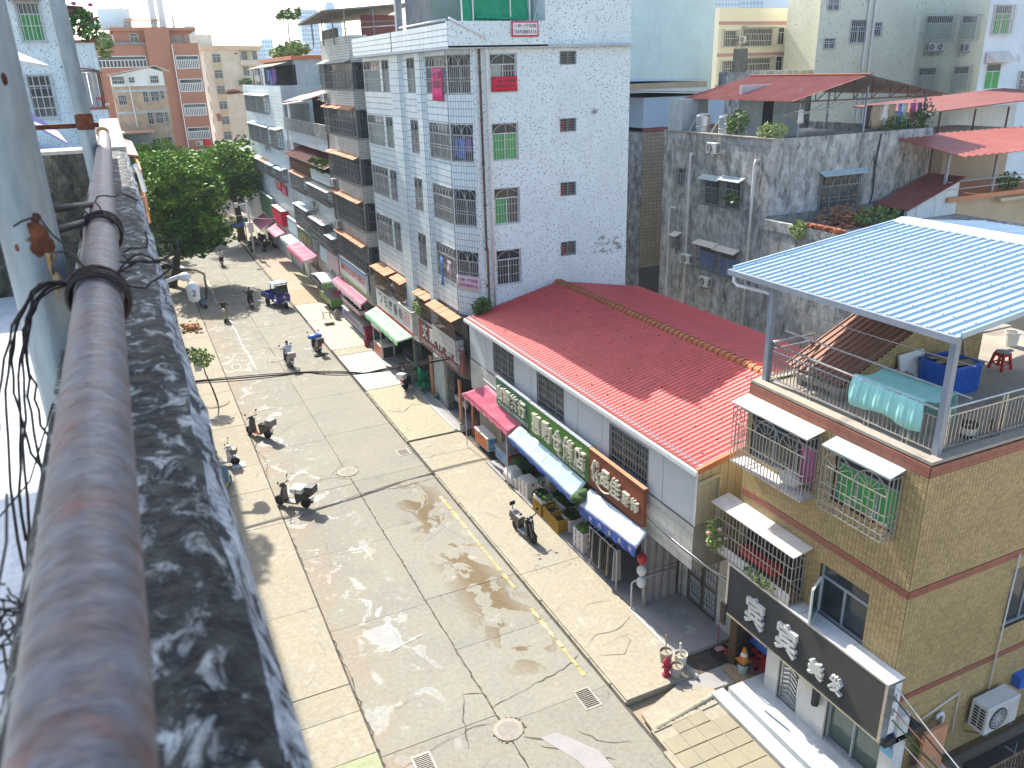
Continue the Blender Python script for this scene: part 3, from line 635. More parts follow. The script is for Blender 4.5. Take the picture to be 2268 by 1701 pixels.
# open casement window
w4 = window(fx, YB, 10.93, 12.45, 3.9, 5.36, frame='frame_grey', mull=1, transom=.26, w=.06)
h = fx.p(12.42, 3.96, -.06); a = math.radians(62); dv = V((-math.sin(a), -math.cos(a), 0)); nv = V((0,0,1))
mb = MB(); wl, wh = .7, 1.0
for p, q in (((0,0),(wl,0)),((wl,0),(wl,wh)),((wl,wh),(0,wh)),((0,wh),(0,0))): mb.bar(h+dv*p[0]+nv*p[1], h+dv*q[0]+nv*q[1], .055, .04)
mb.build('casement', M['frame_white'], w4)
mb = MB(); mb.quad(h, h+dv*wl, h+dv*wl+nv*wh, h+nv*wh); mb.build('pane', M['glass_green'], w4)
mb = MB(); fx.tiles(mb, 10.9, 12.48, 3.72, 3.88, .11, .075, .012, .05); mb.build('window_sill', M['yellow_tile'], YB)
# ground floor of the salon
fb = MB(); fx.box(fb, 13.39, 13.86, .0, 2.85, 0, .06); fb.build('marble_cladding', M['marble_wall'], YB)
fb = MB(); fx.box(fb, 11.66, 12.62, .42, 2.85, 0, .06); fb.build('marble_cladding', M['marble_wall'], YB)
fb = MB(); fx.box(fb, 9.6, 9.96, .0, 2.85, -.3, .06); fb.build('marble_pillar', M['marble_wall'], YB)
dr = MB(); fx.box(dr, 12.63, 13.38, .42, 2.6, -.12, -.06); d1 = dr.build('steel_door', M['frame_grey'], YB)
dd = MB()
for (a, b) in ((12.63,12.72),(13.29,13.38)): fx.box(dd, a, b, .42, 2.6, -.06, -.02)
for (a, b) in ((.42,.52),(1.95,2.05),(2.5,2.6)): fx.box(dd, 12.72, 13.29, a, b, -.06, -.02)
for k in range(9):
    z = .62+k*.145; 
    dd.bar(fx.p(12.76,z,-.04), fx.p(12.98,z+.14,-.04), .035); dd.bar(fx.p(13.03,z+.14,-.04), fx.p(13.25,z,-.04), .035)
dd.build('door_pattern', M['steel_bright'], d1)
MB().ball(fx.p(12.78,1.5,.02), .045, 8).build('door_handle', M['steel_bright'], d1)
gl = MB(); fx.box(gl, 9.98, 11.65, .42, 2.85, -.14, -.12); g1 = gl.build('shop_window', M['glass_green'], YB)
gl = MB()
for u in (9.98, 10.8, 11.6): fx.box(gl, u, u+.05, .42, 2.85, -.12, -.05)
fx.box(gl, 9.98, 11.65, .42, .5, -.12, .02); gl.build('shop_window_frame', M['frame_grey'], g1)
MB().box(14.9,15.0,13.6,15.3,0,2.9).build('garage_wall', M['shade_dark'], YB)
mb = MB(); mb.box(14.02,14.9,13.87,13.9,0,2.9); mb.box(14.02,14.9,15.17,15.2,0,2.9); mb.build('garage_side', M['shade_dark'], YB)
ln = MB(); ln.lathe(fx.p(11.93,1.35,.16), [(.05,0),(.1,.04),(.1,.5),(.06,.56)], 10); lo = tag(ln.build('wall_lantern', M['cloth_dark']), 'black cylinder lantern on the marble wall right of the steel door', 'lantern')
np_ = thing('number_plate', fx.p(9.78,2.1,.07), 'blue house number plate on the marble pillar at the salon corner', 'sign')
mb = MB(); fx.box(mb, 9.64, 9.93, 1.9, 2.35, .065, .075); worn('plate_blue', (.04,.13,.5), (.05,.15,.5), rough=.4); mb.build('plate', M['plate_blue'], np_)
mb = MB(); fx.box(mb, 9.62, 9.95, 1.62, 1.88, .065, .075); worn('plate_cyan', (.15,.45,.65), (.15,.4,.6), rough=.4); mb.build('lower_plate', M['plate_cyan'], np_)
lettering(fx, '2', 9.74, 9.84, 1.95, 2.15, .078, M['letter_white'], np_)
# the sign
SG = thing('salon_sign', (13.5, 12.4, 2.3), 'long charcoal slatted salon sign with big white characters on the yellow building', 'sign')
f2 = FX(13.5)
MB().box(13.54, 13.98, 9.72, 15.18, 2.33, 3.86).build('sign_box', M['frame_white'], SG)
for i in range(17):
    z = 2.36+i*.0885; m = MB(); m.hexa([f2.p(9.76,z,-.03),f2.p(15.12,z,-.03),f2.p(15.12,z+.08,-.03),f2.p(9.76,z+.08,-.03)], [f2.p(9.76,z,.03),f2.p(15.12,z,.03),f2.p(15.12,z+.072,-.02),f2.p(9.76,z+.072,-.02)])
    m.build('slat', M['sign_charcoal'], SG)
for (a, b, c, d, e) in ((9.67,15.2,3.87,3.92,-.48),(9.67,9.75,2.3,3.87,-.2),(15.12,15.2,2.3,3.87,-.2),(9.67,15.2,2.24,2.3,-.2)): m = MB(); f2.box(m, a, b, c, d, e, .03); m.build('sign_frame', M['steel_bright'], SG)
for a, b in ((9.68,11.0),(11.02,12.5),(12.52,13.8),(13.82,15.19)): m = MB(); f2.box(m, a, b, 3.925, 3.945, -.49, .04); m.build('top_panel', M['frame_white'], SG)
for ch, u0, u1, z0, z1 in (('宾',13.6,14.3,2.62,3.5),('宾',12.37,13.1,2.6,3.48),('美',11.43,11.92,2.65,3.12),('发',10.83,11.25,2.67,3.14)):
    lettering(f2, ch, u0, u1, z0, z1, .12, M['letter_white'], SG, .1, .026)
f3 = FY(9.71)
mb = MB(); f3.box(mb, 13.58, 13.95, 2.38, 3.84, 0, .015); mb.build('side_panel', M['frame_white'], SG)
lettering(f3, '美', 13.66, 13.86, 3.3, 3.55, .02, M['sign_charcoal'], SG, flip=False); lettering(f3, '发', 13.66, 13.86, 2.9, 3.15, .02, M['sign_charcoal'], SG, flip=False)
# ---- roof terrace
def railing(f, u0, u1, z, label, posts, h=1.02):
    t = thing('railing', f.p((u0+u1)/2, z, 0), label, 'railing', 'steel railings round the roof terrace')
    mb = MB(); mb.tube([f.p(u0,z+h), f.p(u1,z+h)], .032, 8); mb.build('handrail', M['steel_bright'], t, True)
    mb = MB(); mb.bar(f.p(u0,z+h-.18), f.p(u1,z+h-.18), .03); mb.bar(f.p(u0,z+.1), f.p(u1,z+.1), .035); mb.build('cross_rail', M['steel_bright'], t)
    for u in posts:
        for du in (-.06, .06): MB().bar(f.p(u+du,z-.02), f.p(u+du,z+h), .04).build('rail_post', M['steel_bright'], t)
    n = int(abs(u1-u0)/.118); me = None
    for i in range(1, n):
        u = u0+(u1-u0)*i/n
        if any(abs(u-q) < .08 for q in posts): continue
        if me is None: me = MB().bar(f.p(u,z+.1), f.p(u,z+h-.18), .018).build('baluster', M['steel_bright'], t); ub = u
        else:
            c = me.copy(); COL.objects.link(c); c.parent = t; ORG[c.name] = ORG[me.name]; c.location = f.p(u,0)-f.p(ub,0)
    return t
railing(FX(14.36), 10.25, 15.3, 9.22, 'steel railing along the street edge of the yellow building terrace', (10.95,12.0,13.8,15.24))
railing(FY(10.22), 14.45, 21.5, 9.22, 'steel railing along the shaded side edge of the yellow building terrace', (14.55,16.35,18.2,20.0))
railing(FY(15.32), 14.4, 15.9, 9.22, 'short steel railing at the far corner of the yellow building terrace', (15.85,))
CN = thing('terrace_canopy', (17,13,9.2), 'pale ribbed metal canopy on grey posts over the yellow building terrace', 'canopy')
for (x, y) in ((14.39,10.19),(14.33,15.3),(20.3,10.3),(20.3,15.2)):
    MB().box(x-.07, x+.07, y-.07, y+.07, 9.2, 11.86+(x-14.2)*.115-.03).build('post', M['post_grey'], CN)
def ribbed(mb, x0, x1, z0, z1, y0, y1, pitch, rib, w, t=.012, taper=.6):
    """sheet sloping along x with trapezoid ribs running up the slope"""
    prof = []; n = max(1, round((y1-y0)/pitch)); p = (y1-y0)/n
    for i in range(n):
        b = y0+i*p; prof += [(b, 0), (b+p-w, 0), (b+p-w+w*.25, rib), (b+p-w*.25, rib)]
    prof.append((y1, 0)); k = len(prof)
    vs = [(x0,y,z0+h) for y, h in prof] + [(x1,y,z1+h) for y, h in prof] + [(x0,y,z0+h-t) for y, h in prof] + [(x1,y,z1+h-t) for y, h in prof]
    fs = [(i, k+i, k+i+1, i+1) for i in range(k-1)] + [(2*k+i+1, 3*k+i+1, 3*k+i, 2*k+i) for i in range(k-1)] + [(i, i+1, 2*k+i+1, 2*k+i) for i in range(k-1)] + [(k+i+1, k+i, 3*k+i, 3*k+i+1) for i in range(k-1)]
    mb.add(vs, fs); return mb
mb = MB(); ribbed(mb, 14.18, 20.35, 11.9, 12.6, 10.02, 16.78, .25, .045, .11); mb.build('roof_sheet', M['tin_pale'], CN)
mb = MB(); ribbed(mb, 20.35, 24, 12.6, 12.2, 10.02, 16.78, .25, .045, .11); mb.build('roof_sheet', M['tin_pale'], CN)
mb = MB(); mb.hexa([(20.0,9.98,12.58),(20.35,9.98,12.66),(20.35,16.82,12.66),(20.0,16.82,12.58)],[(20.0,9.98,12.63),(20.35,9.98,12.71),(20.35,16.82,12.71),(20.0,16.82,12.63)]); mb.hexa([(20.35,9.98,12.66),(20.7,9.98,12.62),(20.7,16.82,12.62),(20.35,16.82,12.66)],[(20.35,9.98,12.71),(20.7,9.98,12.67),(20.7,16.82,12.67),(20.35,16.82,12.71)]); mb.build('ridge_cap', M['frame_white'], CN)
mb = MB(); mb.box(14.08,14.2,9.98,16.82,11.78,11.92); mb.build('gutter', M['post_grey'], CN)
for y in (10.0, 16.8): MB().bar((14.25,y,11.93),(20.3,y,12.62),.05,.12).build('edge_flashing', M['tin_pale'], CN)
mb = MB()
for y in (10.3, 12.0, 13.7, 15.3, 16.5): mb.bar((14.25,y,11.84),(20.3,y,12.52),.05,.08)
for x in (15.5, 17, 18.5): mb.bar((x,10.05,11.86+(x-14.2)*.115),(x,16.7,11.86+(x-14.2)*.115),.05,.05)
mb.build('purlins', M['post_grey'], CN)
mb = MB()
for x in (14.9, 15.9, 17.0, 18.1, 19.2):
    z = 11.9+(x-14.18)*.1135+.055
    for i in range(27): mb.box(x-.012, x+.012, 10.02+i*.25+.18-.012, 10.02+i*.25+.18+.012, z-.012, z+.012)
tag(mb.build('roof_screws', M['post_grey'], CN), kind='stuff')
mb = MB(); mb.tube([(14.14,16.6,11.8),(14.14,16.6,11.62),(14.14,16.45,11.55),(14.3,15.5,11.55),(14.36,15.38,11.5)], .045, 8); mb.build('drain_pipe', M['pvc_white'], CN, True)
# stair roof, stair wall
SR = thing('stair_roof', (16,14.5,9.2), 'brown ribbed metal roof sloping over the terrace stairs beside yellow tiles', 'roof')
mb = MB(); ribbed(mb, 14.95, 19.0, 9.58, 11.4, 13.4, 15.3, .19, .035, .06); mb.build('roof_sheet', M['tin_brown'], SR)
f5 = FY(13.42)
mb = MB(); n = 16
mb.slab([(15.1,13.44,9.2),(20.0,13.44,9.2),(20.0,13.44,11.5),(18.95,13.44,11.32),(15.1,13.44,9.56)], (0,1,0), .12); mb.build('stair_wall', M['grout_brown'], SR)
mb = MB()
for j in range(36):
    z = 9.22+j*.062
    if z > 11.35: break
    u0 = 15.15 if z < 9.58 else 15.15+(z-9.56)*2.2; f5.tiles(mb, u0, 19.98, z, z+.06, .11, .06, .012, .008, (), -.02)
tag(mb.build('wall_tiles', M['yellow_tile'], SR), kind='stuff')
MB().box(15.2,16.6,13.5,13.75,9.2,9.5).build('stair_kerb', M['roof_cement'], SR)
def extr(pts, n, t, name, mat, par): return MB().slab(pts, n, t).build(name, mat, par)
# towel over pole and handrail
worn('towel_mint', (.34,.66,.6), (.3,.6,.55), sc=5, rough=.95, fine=.08)
mb = MB(); prof = [(14.30,9.62),(14.29,9.8),(14.29,10.0),(14.31,10.2),(14.37,10.275),(14.5,10.25),(14.7,10.17),(14.95,10.14),(15.2,10.17),(15.4,10.24),(15.47,10.2),(15.5,10.0),(15.52,9.75),(15.53,9.55)]
ny = 90
for i, (x, z) in enumerate(prof):
    for j in range(ny+1):
        t = j/ny; y = 10.66+t*1.9; amp = .011 if (i < 4 or i > 10) else .006
        wv = amp*math.sin(t*39+i*.35)+amp*.8*math.sin(t*17+1)+ (.007*math.sin(t*97+i*.8) if i < 4 else .004*math.sin(t*60))
        yy = y + (.06*(t-.5) if i < 3 else 0)+ (.1*(i-6)/8 if 4 <= i <= 10 else (.05 if i > 10 else -.05))
        mb.v.append((x+wv*(1 if (i < 4 or i > 10) else .2), yy, z+wv*(.4 if 4 <= i <= 10 else 0) - (.05*math.sin(t*9) if i in (0, 13) else 0)))
k = ny+1
for i in range(len(prof)-1):
    for j in range(ny): mb.f.append((i*k+j, i*k+j+1, (i+1)*k+j+1, (i+1)*k+j)); mb.m.append(0)
tw = mb.build('towel', M['towel_mint'], None, True); tag(tw, 'large mint green sheet hung over the terrace railing to dry', 'sheet')
md = tw.modifiers.new('thickness', 'SOLIDIFY'); md.thickness = .012
rope('bamboo_pole', [(14.85,15.3,10.5),(15.5,10.38,10.22)], .022, 'bars_white', 'pale bamboo pole carrying the mint sheet', 'pole')
rope('drying_pole', [(15.0,15.1,11.05),(15.45,10.4,10.95)], .014, 'steel_bright', 'thin steel drying pole under the pale canopy', 'pole', sag=.03)
# blue tub, stool, buckets, boards
worn('plastic_blue', (.03,.14,.55), (.03,.12,.45), rough=.4, spec=.5, fine=.04)
worn('plastic_white', (.66,.65,.6), (.55,.53,.48), rough=.45, fine=.06)
worn('wood_pale', (.4,.3,.19), (.3,.21,.13), sc=4, rough=.8, stretch=(1,1,6))
worn('foam_white', (.7,.7,.68), (.6,.6,.57), sc=4, rough=.9, fine=.06)
TB = thing('storage_box', (17.85,12.7,9.2), 'big blue plastic storage box full of boards beside the stair wall', 'box'); TB.rotation_euler = (0,0,.0)
mb = MB(); mb.box(17.42,18.35,12.25,13.15,9.22,9.27)
for (a, b, c, d) in ((17.4,18.37,12.22,12.26),(17.4,18.37,13.13,13.17),(17.4,17.44,12.26,13.13),(18.33,18.37,12.26,13.13)): mb.box(a,b,c,d,9.2,9.95)
mb.build('tub', M['plastic_blue'], TB)
mb = MB()
for i in range(11): mb.box(17.43+i*.09, 17.46+i*.09, 12.2, 12.22, 9.24, 9.93); 
for i in range(9): mb.box(17.38, 17.4, 12.3+i*.1, 12.33+i*.1, 9.24, 9.93)
mb.box(17.36,18.41,12.18,12.22,9.9,9.97); mb.box(17.36,18.41,13.17,13.21,9.9,9.97); mb.box(17.36,17.4,12.18,13.21,9.9,9.97); mb.box(18.37,18.41,12.18,13.21,9.9,9.97)
mb.build('ribs', M['plastic_blue'], TB)
for i in range(5):
    o = MB().box(-.42,.42,-.07,.07,0,.025).build('plank', M['wood_pale']); place(o, (17.85+random.uniform(-.08,.08), 12.4+i*.14, 9.94+.02*(i % 2)), random.uniform(-.4,.4)); o.rotation_euler[1] = random.uniform(-.15,.15); tag(o, ['plank nearest the railing on the blue storage box','second plank from the railing on the blue storage box','middle plank on the blue storage box','fourth plank on the blue storage box','plank nearest the stair wall on the blue storage box'][i], 'plank', 'planks on the blue storage box')
o = MB().box(-.5,.5,-.03,.03,0,.85).build('white_board', M['foam_white']); place(o, (17.3,13.2,9.25), .1); o.rotation_euler[0] = -.25; tag(o, 'white board leaning on the yellow tiled stair wall', 'board')
for i in range(3):
    o = MB().box(-.04,.04,-.02,.02,0,1.25).build('wood_frame', M['wood_pale']); place(o, (18.75+i*.3,13.3,9.2), 0); o.rotation_euler = (-.12, .25-.2*i, 0); tag(o, ['left batten leaning on the stair wall beside the blue box','middle batten leaning on the stair wall beside the blue box','right batten leaning on the stair wall beside the blue box'][i], 'batten', 'battens leaning on the stair wall')
def stool(loc, rz, label, mat):
    t = thing('plastic_stool', loc, label, 'stool'); x, y, z = loc
    mb = MB(); mb.box(x-.15,x+.15,y-.15,y+.15,z+.43,z+.46); mb.box(x-.16,x+.16,y-.16,y+.16,z+.38,z+.43); mb.build('seat', M[mat], t)
    for sx in (-1,1):
        for sy in (-1,1): MB().hexa([(x+sx*.19-.03,y+sy*.19-.03,z),(x+sx*.19+.03,y+sy*.19-.03,z),(x+sx*.19+.03,y+sy*.19+.03,z),(x+sx*.19-.03,y+sy*.19+.03,z)], [(x+sx*.13-.03,y+sy*.13-.03,z+.39),(x+sx*.13+.03,y+sy*.13-.03,z+.39),(x+sx*.13+.03,y+sy*.13+.03,z+.39),(x+sx*.13-.03,y+sy*.13+.03,z+.39)]).build('leg', M[mat], t)
    mb = MB(); 
    for s in (-1,1): mb.box(x-.16,x+.16,y+s*.165-.012,y+s*.165+.012,z+.15,z+.19); mb.box(x+s*.165-.012,x+s*.165+.012,y-.15,y+.15,z+.15,z+.19)
    mb.build('stretcher', M[mat], t); return t
stool((20.3,13.0,9.2), 0, 'red plastic stool with a grey rag on the sunny terrace', 'plastic_red')
rg = MB(); rg.ball((20.3,13.0,9.68), .2, 8, (1,1,.22)); rg.ball((20.5,12.95,9.69), .09, 6, (1.6,1,.4)); tag(rg.build('rag', M['slab_grey'], None, True), 'grey rag bundled on the red stool', 'rag')
def bucket(loc, r, h, mat, label, handle=True, fill=None, cat='bucket', group=None, band=None):
    t = thing('bucket', loc, label, cat, group); x, y, z = loc
    mb = MB(); mb.lathe((x,y,z), [(r*.8,0),(r*.97,h*.9),(r*1.04,h*.9),(r*1.04,h),(r*.95,h),(r*.78,.06*h)], 16); mb.build('shell', M[mat], t, False)
    if handle: MB().tube([(x+r*math.cos(a*math.pi/8), y-.02, z+h*.95-.5*r*math.sin(a*math.pi/8)*.8) for a in range(9)], .008, 4).build('handle', M['bars_steel'], t)
    if fill: MB().lathe((x,y,z+h*.82), [(r*.9,0),(r*.9,.01)], 14).build('contents', M[fill], t)
    if band: MB().lathe((x,y,z+h*.3), [(r*.9,0),(r*.97,h*.45)], 16).build('paper_label', M[band], t)
    return t
bucket((15.75,10.5,9.2), .17, .36, 'cloth_dark', 'dark paint bucket with white label behind the side railing of the terrace', band='plastic_white')
bucket((22.3,14.1,9.2), .2, .42, 'plastic_white', 'white plastic bucket at the back of the sunny terrace')
br = thing('hand_brush', (16.2,10.35,9.2), 'green brush and red sticks leaning on the terrace side railing', 'brush')
MB().bar((16.1,10.3,9.2),(16.12,10.28,9.55),.02).build('stick', M['plastic_red'], br); MB().bar((16.26,10.3,9.2),(16.25,10.28,9.55),.02).build('stick', M['plastic_red'], br)
mb = MB(); leaves(mb, (16.18,10.3,9.5), (.05,.04,.15), 40, .08); mb.build('bristles', M['leaf_a'], br)
bs = thing('block_bench', (15.2,14.0,9.2), 'low grey stone bench on the terrace in front of the brown stair roof', 'bench')
MB().box(14.85,15.2,13.3,14.9,9.38,9.5).build('seat', M['roof_cement'], bs); 
for y in (13.4,14.6): MB().box(14.9,15.15,y,y+.2,9.2,9.38).build('support', M['slab_grey'], bs)
sk = MB()
for i in range(7): sk.ball((16.9+random.uniform(-.25,.25),13.2+random.uniform(-.1,.15),9.2+.12+.05*i), .17, 7, (1.2,.9,.7))
tag(sk.build('sack_heap', M['cloth_tan'], None, True), 'heap of brown sacks at the foot of the stair wall', 'sacks')
# pipes, air conditioner and cables on the shaded side wall
ac_unit((17.55,9.62,1.15), 0, 'large outdoor air conditioner low on the shaded side wall of the yellow building', 1.5)
pp = MB(); pp.tube([(17.62,9.9,6.0),(17.6,9.9,2.0)], .022, 6); pp.build('conduit', M['pvc_white'], YB, True)
pp = MB(); pp.tube([(15.2,9.9,2.05),(16.45,9.9,2.35),(16.47,9.9,1.0)], .02, 6); pp.tube([(15.95,9.88,.2),(15.95,9.88,1.85),(15.9,9.88,1.95),(15.75,9.88,1.95),(15.72,9.88,1.8)], .05, 8); pp.build('drain_pipe', M['pvc_white'], YB, True)
mb = MB(); mb.box(13.6,14.8,9.6,9.96,2.1,2.28); mb.build('beam_end', M['cloth_dark'], YB)
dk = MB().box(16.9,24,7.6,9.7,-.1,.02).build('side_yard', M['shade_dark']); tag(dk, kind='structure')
sh = thing('blue_shutter', (20,9.9,1.6), 'long blue pipe casing along the side wall behind the air conditioner', 'pipe')
MB().box(18.6,24,9.72,9.95,1.7,2.05).build('casing', M['plastic_blue'], sh)
gt = thing('side_fence', (16.5,9.0,0), 'low rusty bar fence between the salon wall and the side yard', 'fence')
for i in range(16): MB().bar((15.9+i*.13,8.75,.0),(15.9+i*.13,8.75,1.0),.025).build('bar', M['bars_rust'], gt)
MB().bar((15.8,8.75,1.0),(18.0,8.75,1.0),.035).build('rail', M['bars_rust'], gt)
rp = MB().box(15.0,15.8,9.6,9.68,.0,1.9).build('rusty_panel', M['canopy_rust']); tag(rp, 'rusty sheet metal panel leaning at the salon side wall', 'panel')
scp = MB()
for i in range(40): 
    p = V((random.uniform(17.2,20.5), random.uniform(8.0,9.3), .15+random.uniform(0,.5))); scp.bar(p, p+V((random.uniform(-.5,.5),random.uniform(-.4,.4),random.uniform(-.2,.3))), .025)
tag(scp.build('scrap_heap', M['bars_grey']), 'tangled heap of scrap bars in the dark side yard', 'scrap', kind='stuff')
for i, (mt, nm) in enumerate((('pvc_white','white'),('cloth_dark','black'),('canopy_rust','orange'),('leaf_a','green'))):
    rope('power_cable', [(13.75,9.66,3.75-.3*i),(14.2+.1*i,6.2,1.9-.1*i)], .016, mt, f'{nm} power cable running down from the salon sign past the corner', 'cable', sag=.12)
for i, (mt, nm) in enumerate((('pvc_white','thin white'),('leaf_a','thin green'),('cloth_dark','thin black'))):
    rope('telephone_wire', [(13.9+.1*i,9.5,2.35),(14.9+.25*i,7.2,.9)], .012, mt, f'{nm} wire hanging from the black beam at the salon corner', 'cable', sag=.15)
# ================================================================ red-roofed shop building
worn('panel_grey', (.53,.57,.6), (.5,.54,.57), sc=.5, rough=.45, fine=.03, bmp=0)
worn('panel_cream', (.52,.46,.3), (.47,.41,.27), sc=.6, rough=.5, fine=.04)
worn('white_walltile', (.56,.56,.53), (.48,.47,.43), sc=.8, grit=.2, rough=.4, fine=.06, island=.08, stain=(.36,.26,.18), stain_rng=(.62,.75), stain_sc=1.2)
worn('grout_grey', (.16,.15,.13), (.12,.11,.1))
worn('raw_concrete', (.3,.27,.22), (.24,.2,.16), sc=1.0, fine=.15, stain=(.12,.09,.06), stain_rng=(.55,.7))
worn('roof_red', (.6,.08,.07), (.5,.065,.055), sc=.9, rough=.45, spec=.4, fine=.08, bmp=0, stain=(.36,.12,.1), stain_rng=(.6,.8), stain_sc=1.3, stain_stretch=(.3,1,1), grit=.25, grit_sc=3)
worn('ridge_orange', (.5,.17,.06), (.42,.13,.05), sc=2, rough=.5, fine=.06)
worn('sign_green', (.1,.25,.04), (.08,.2,.035), sc=1, rough=.45, fine=.04)
worn('sign_darkgreen', (.05,.17,.09), (.06,.2,.1), sc=1, rough=.4, fine=.04)
worn('sign_brown', (.25,.07,.035), (.21,.06,.03), sc=1, rough=.45, fine=.04)
worn('letter_cream', (.6,.58,.45), (.5,.48,.38), sc=3, rough=.4, fine=.03)
worn('tarp_skyblue', (.5,.66,.72), (.55,.7,.74), sc=1.5, rough=.6, fine=.05)
worn('tarp_navy', (.03,.07,.3), (.04,.1,.36), sc=2, rough=.6, fine=.06)
worn('tarp_pale', (.6,.66,.76), (.52,.6,.72), sc=1.5, rough=.5, fine=.04)
worn('tarp_pink', (.6,.13,.2), (.56,.17,.23), sc=1.0, rough=.6, fine=.06)
worn('drape_taupe', (.33,.29,.27), (.27,.24,.225), sc=8, stretch=(1,1,.06), rough=.95)
worn('crate_yellow', (.42,.25,.035), (.36,.21,.03), sc=3, rough=.5)
worn('tape_red', (.5,.07,.05), (.42,.06,.04), rough=.5)
worn('veg_dark', (.035,.075,.025), (.05,.1,.03), sc=6, fine=.25, island=.3)
worn('veg_light', (.16,.24,.06), (.1,.18,.05), sc=6, fine=.2, island=.3)
worn('radish', (.55,.56,.4), (.5,.5,.4), sc=6, island=.15)
worn('brinjal', (.07,.03,.04), (.12,.05,.04), sc=6, island=.3)
RB = thing('red_roof_building', (17, 25, 0), 'low grey panelled shop building under a bright red tile-pattern metal roof', 'building')
x0 = 13.3; f = FX(x0); YN, YFar = 16.55, 33.75
wins = [(28.9,31.0,4.62,6.02),(24.55,26.73,4.55,5.96),(19.0,21.3,4.48,5.87)]
mb = MB(); ed = [16.55,18.2,19.9,21.8,23.5,25.2,27.3,29.6,31.8,33.75]
f.wall(mb, YN, YFar, 4.4, 6.5, wins, .1); mb.build('wall', M['panel_grey'], RB)
for y in ed[1:-1]:
    if any(a-.05 < y < b+.05 for a, b, *_ in wins): continue
    mb = MB(); f.box(mb, y-.012, y+.012, 4.42, 6.4, .0, .006); mb.build('panel_seam', M['frame_grey'], RB)
mb = MB(); f.box(mb, YN-.02, YN+.05, 4.4, 6.3, .0, .02); mb.build('corner_flashing', M['frame_white'], RB)
for a, b, c, d in wins:
    w = window(f, RB, a, b, c, d, d=-.09, frame='frame_grey', mull=2, transom=0)
    cage(f, w, a+.01, b-.01, c+.01, d-.01, .0, mat='bars_grey', step=.16, w=.022, hz=(.22,.44,.66,.86), top=None, d0=.015, name='grille')
mb = MB(); mb.box(13.28,15.2,YN,YFar,2.88,4.38); mb.build('jetty_wall', M['grout_grey'], RB)
ft = FX(13.28); mb = MB(); ft.tiles(mb, YN, 19.2, 2.9, 4.36, .115, .24, .012, .012); tag(mb.build('wall_tiles', M['white_walltile'], RB), kind='stuff')
mb = MB(); ft.tiles(mb, 30.1, YFar, 2.9, 4.36, .6, .24, .012, .012, jit=.003); tag(mb.build('wall_tiles', M['white_walltile'], RB), kind='stuff')
f16 = FY(16.54); mb = MB()
mb.slab([(13.31,16.56,4.4),(22.5,16.56,4.4),(22.5,16.56,6.5),(18,16.56,7.3),(13.31,16.56,6.2)], (0,1,0), .1); mb.build('gable_panel', M['panel_cream'], RB)
for i in range(30): x = 13.5+i*.3; mb = MB(); mb.bar((x,16.545,4.42),(x,16.545,6.2+min(1.0,(x-13.3)*.22) if x < 18 else 7.2-(x-18)*.18),.02); mb.build('panel_rib', M['panel_cream'], RB)
mb = MB(); mb.box(15.25,22.5,16.56,16.8,0,4.38); mb.box(13.3,15.25,16.56-.02,16.6,2.88,4.39); mb.build('lower_wall', M['raw_concrete'], RB)
mb = MB(); mb.tube([(13.3,16.45,5.85),(14.0,16.45,5.98),(14.05,16.45,5.9),(14.05,16.45,4.5)], .05, 8); mb.build('drain_pipe', M['panel_cream'], RB, True)
# recessed ground floor
fr = FX(14.72); mb = MB(); fr.wall(mb, 16.2, 19.0, 0.0, 2.88, [(17.0,18.5,.17,2.55)], .08); mb.build('recess_wall', M['grout_grey'], RB)
mb = MB(); fr.tiles(mb, 16.2, 16.98, .17, 2.86, .2, .3, .012, .01); fr.tiles(mb, 18.52, 19.0, .17, 2.86, .2, .3, .012, .01); tag(mb.build('wall_tiles', M['white_walltile'], RB), kind='stuff')
worn('door_bronze', (.16,.14,.11), (.12,.1,.08), sc=3, rough=.4, metal=.4)
for a, b in ((17.0,17.74),(17.76,18.5)):
    mb = MB(); fr.box(mb, a, b, .18, 2.55, -.08, -.03); d_ = mb.build('door', M['door_bronze'], RB)
    for (c, e) in ((.3,1.15),(1.3,2.4)):
        p = MB(); fr.box(p, a+.08, b-.08, c, e, -.03, -.018); p.build('door_panel', M['frame_grey'], d_)
        q = MB(); um = (a+b)/2
        for k in range(5): q.bar(fr.p(a+.1+k*.13,c+.03,-.01), fr.p(a+.1+k*.13,e-.03,-.01), .018)
        for k in range(4): q.bar(fr.p(a+.09,c+.06+k*(e-c)/4.3,-.01), fr.p(b-.09,c+.06+k*(e-c)/4.3,-.01), .018)
        for k in range(12): t = k*math.pi/6; q.bar(fr.p(um+.16*math.cos(t),(c+e)/2+.16*math.sin(t),-.008), fr.p(um+.16*math.cos(t+.53),(c+e)/2+.16*math.sin(t+.53),-.008), .016)
        q.build('door_lattice', M['steel_bright'], d_)
MB().bar(fr.p(17.82,1.1,.0), fr.p(17.82,1.45,.0), .03).build('door_handle', M['steel_bright'], RB)
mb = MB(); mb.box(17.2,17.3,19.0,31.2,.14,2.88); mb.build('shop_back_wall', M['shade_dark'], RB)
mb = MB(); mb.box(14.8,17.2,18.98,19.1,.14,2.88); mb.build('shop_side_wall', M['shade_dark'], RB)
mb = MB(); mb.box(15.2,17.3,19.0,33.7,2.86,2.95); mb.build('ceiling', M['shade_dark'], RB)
for y in (22.3, 26.2, 30.9): MB().box(13.42,13.75,y-.16,y+.16,.1,2.88).build('pillar', M['raw_concrete'], RB)
MB().box(13.6,17.3,31.2,33.7,.0,2.88).build('shop_end_wall', M['raw_concrete'], RB)
MB().box(22.3,22.5,16.6,33.7,0,6.6).build('rear_wall', M['raw_concrete'], RB)
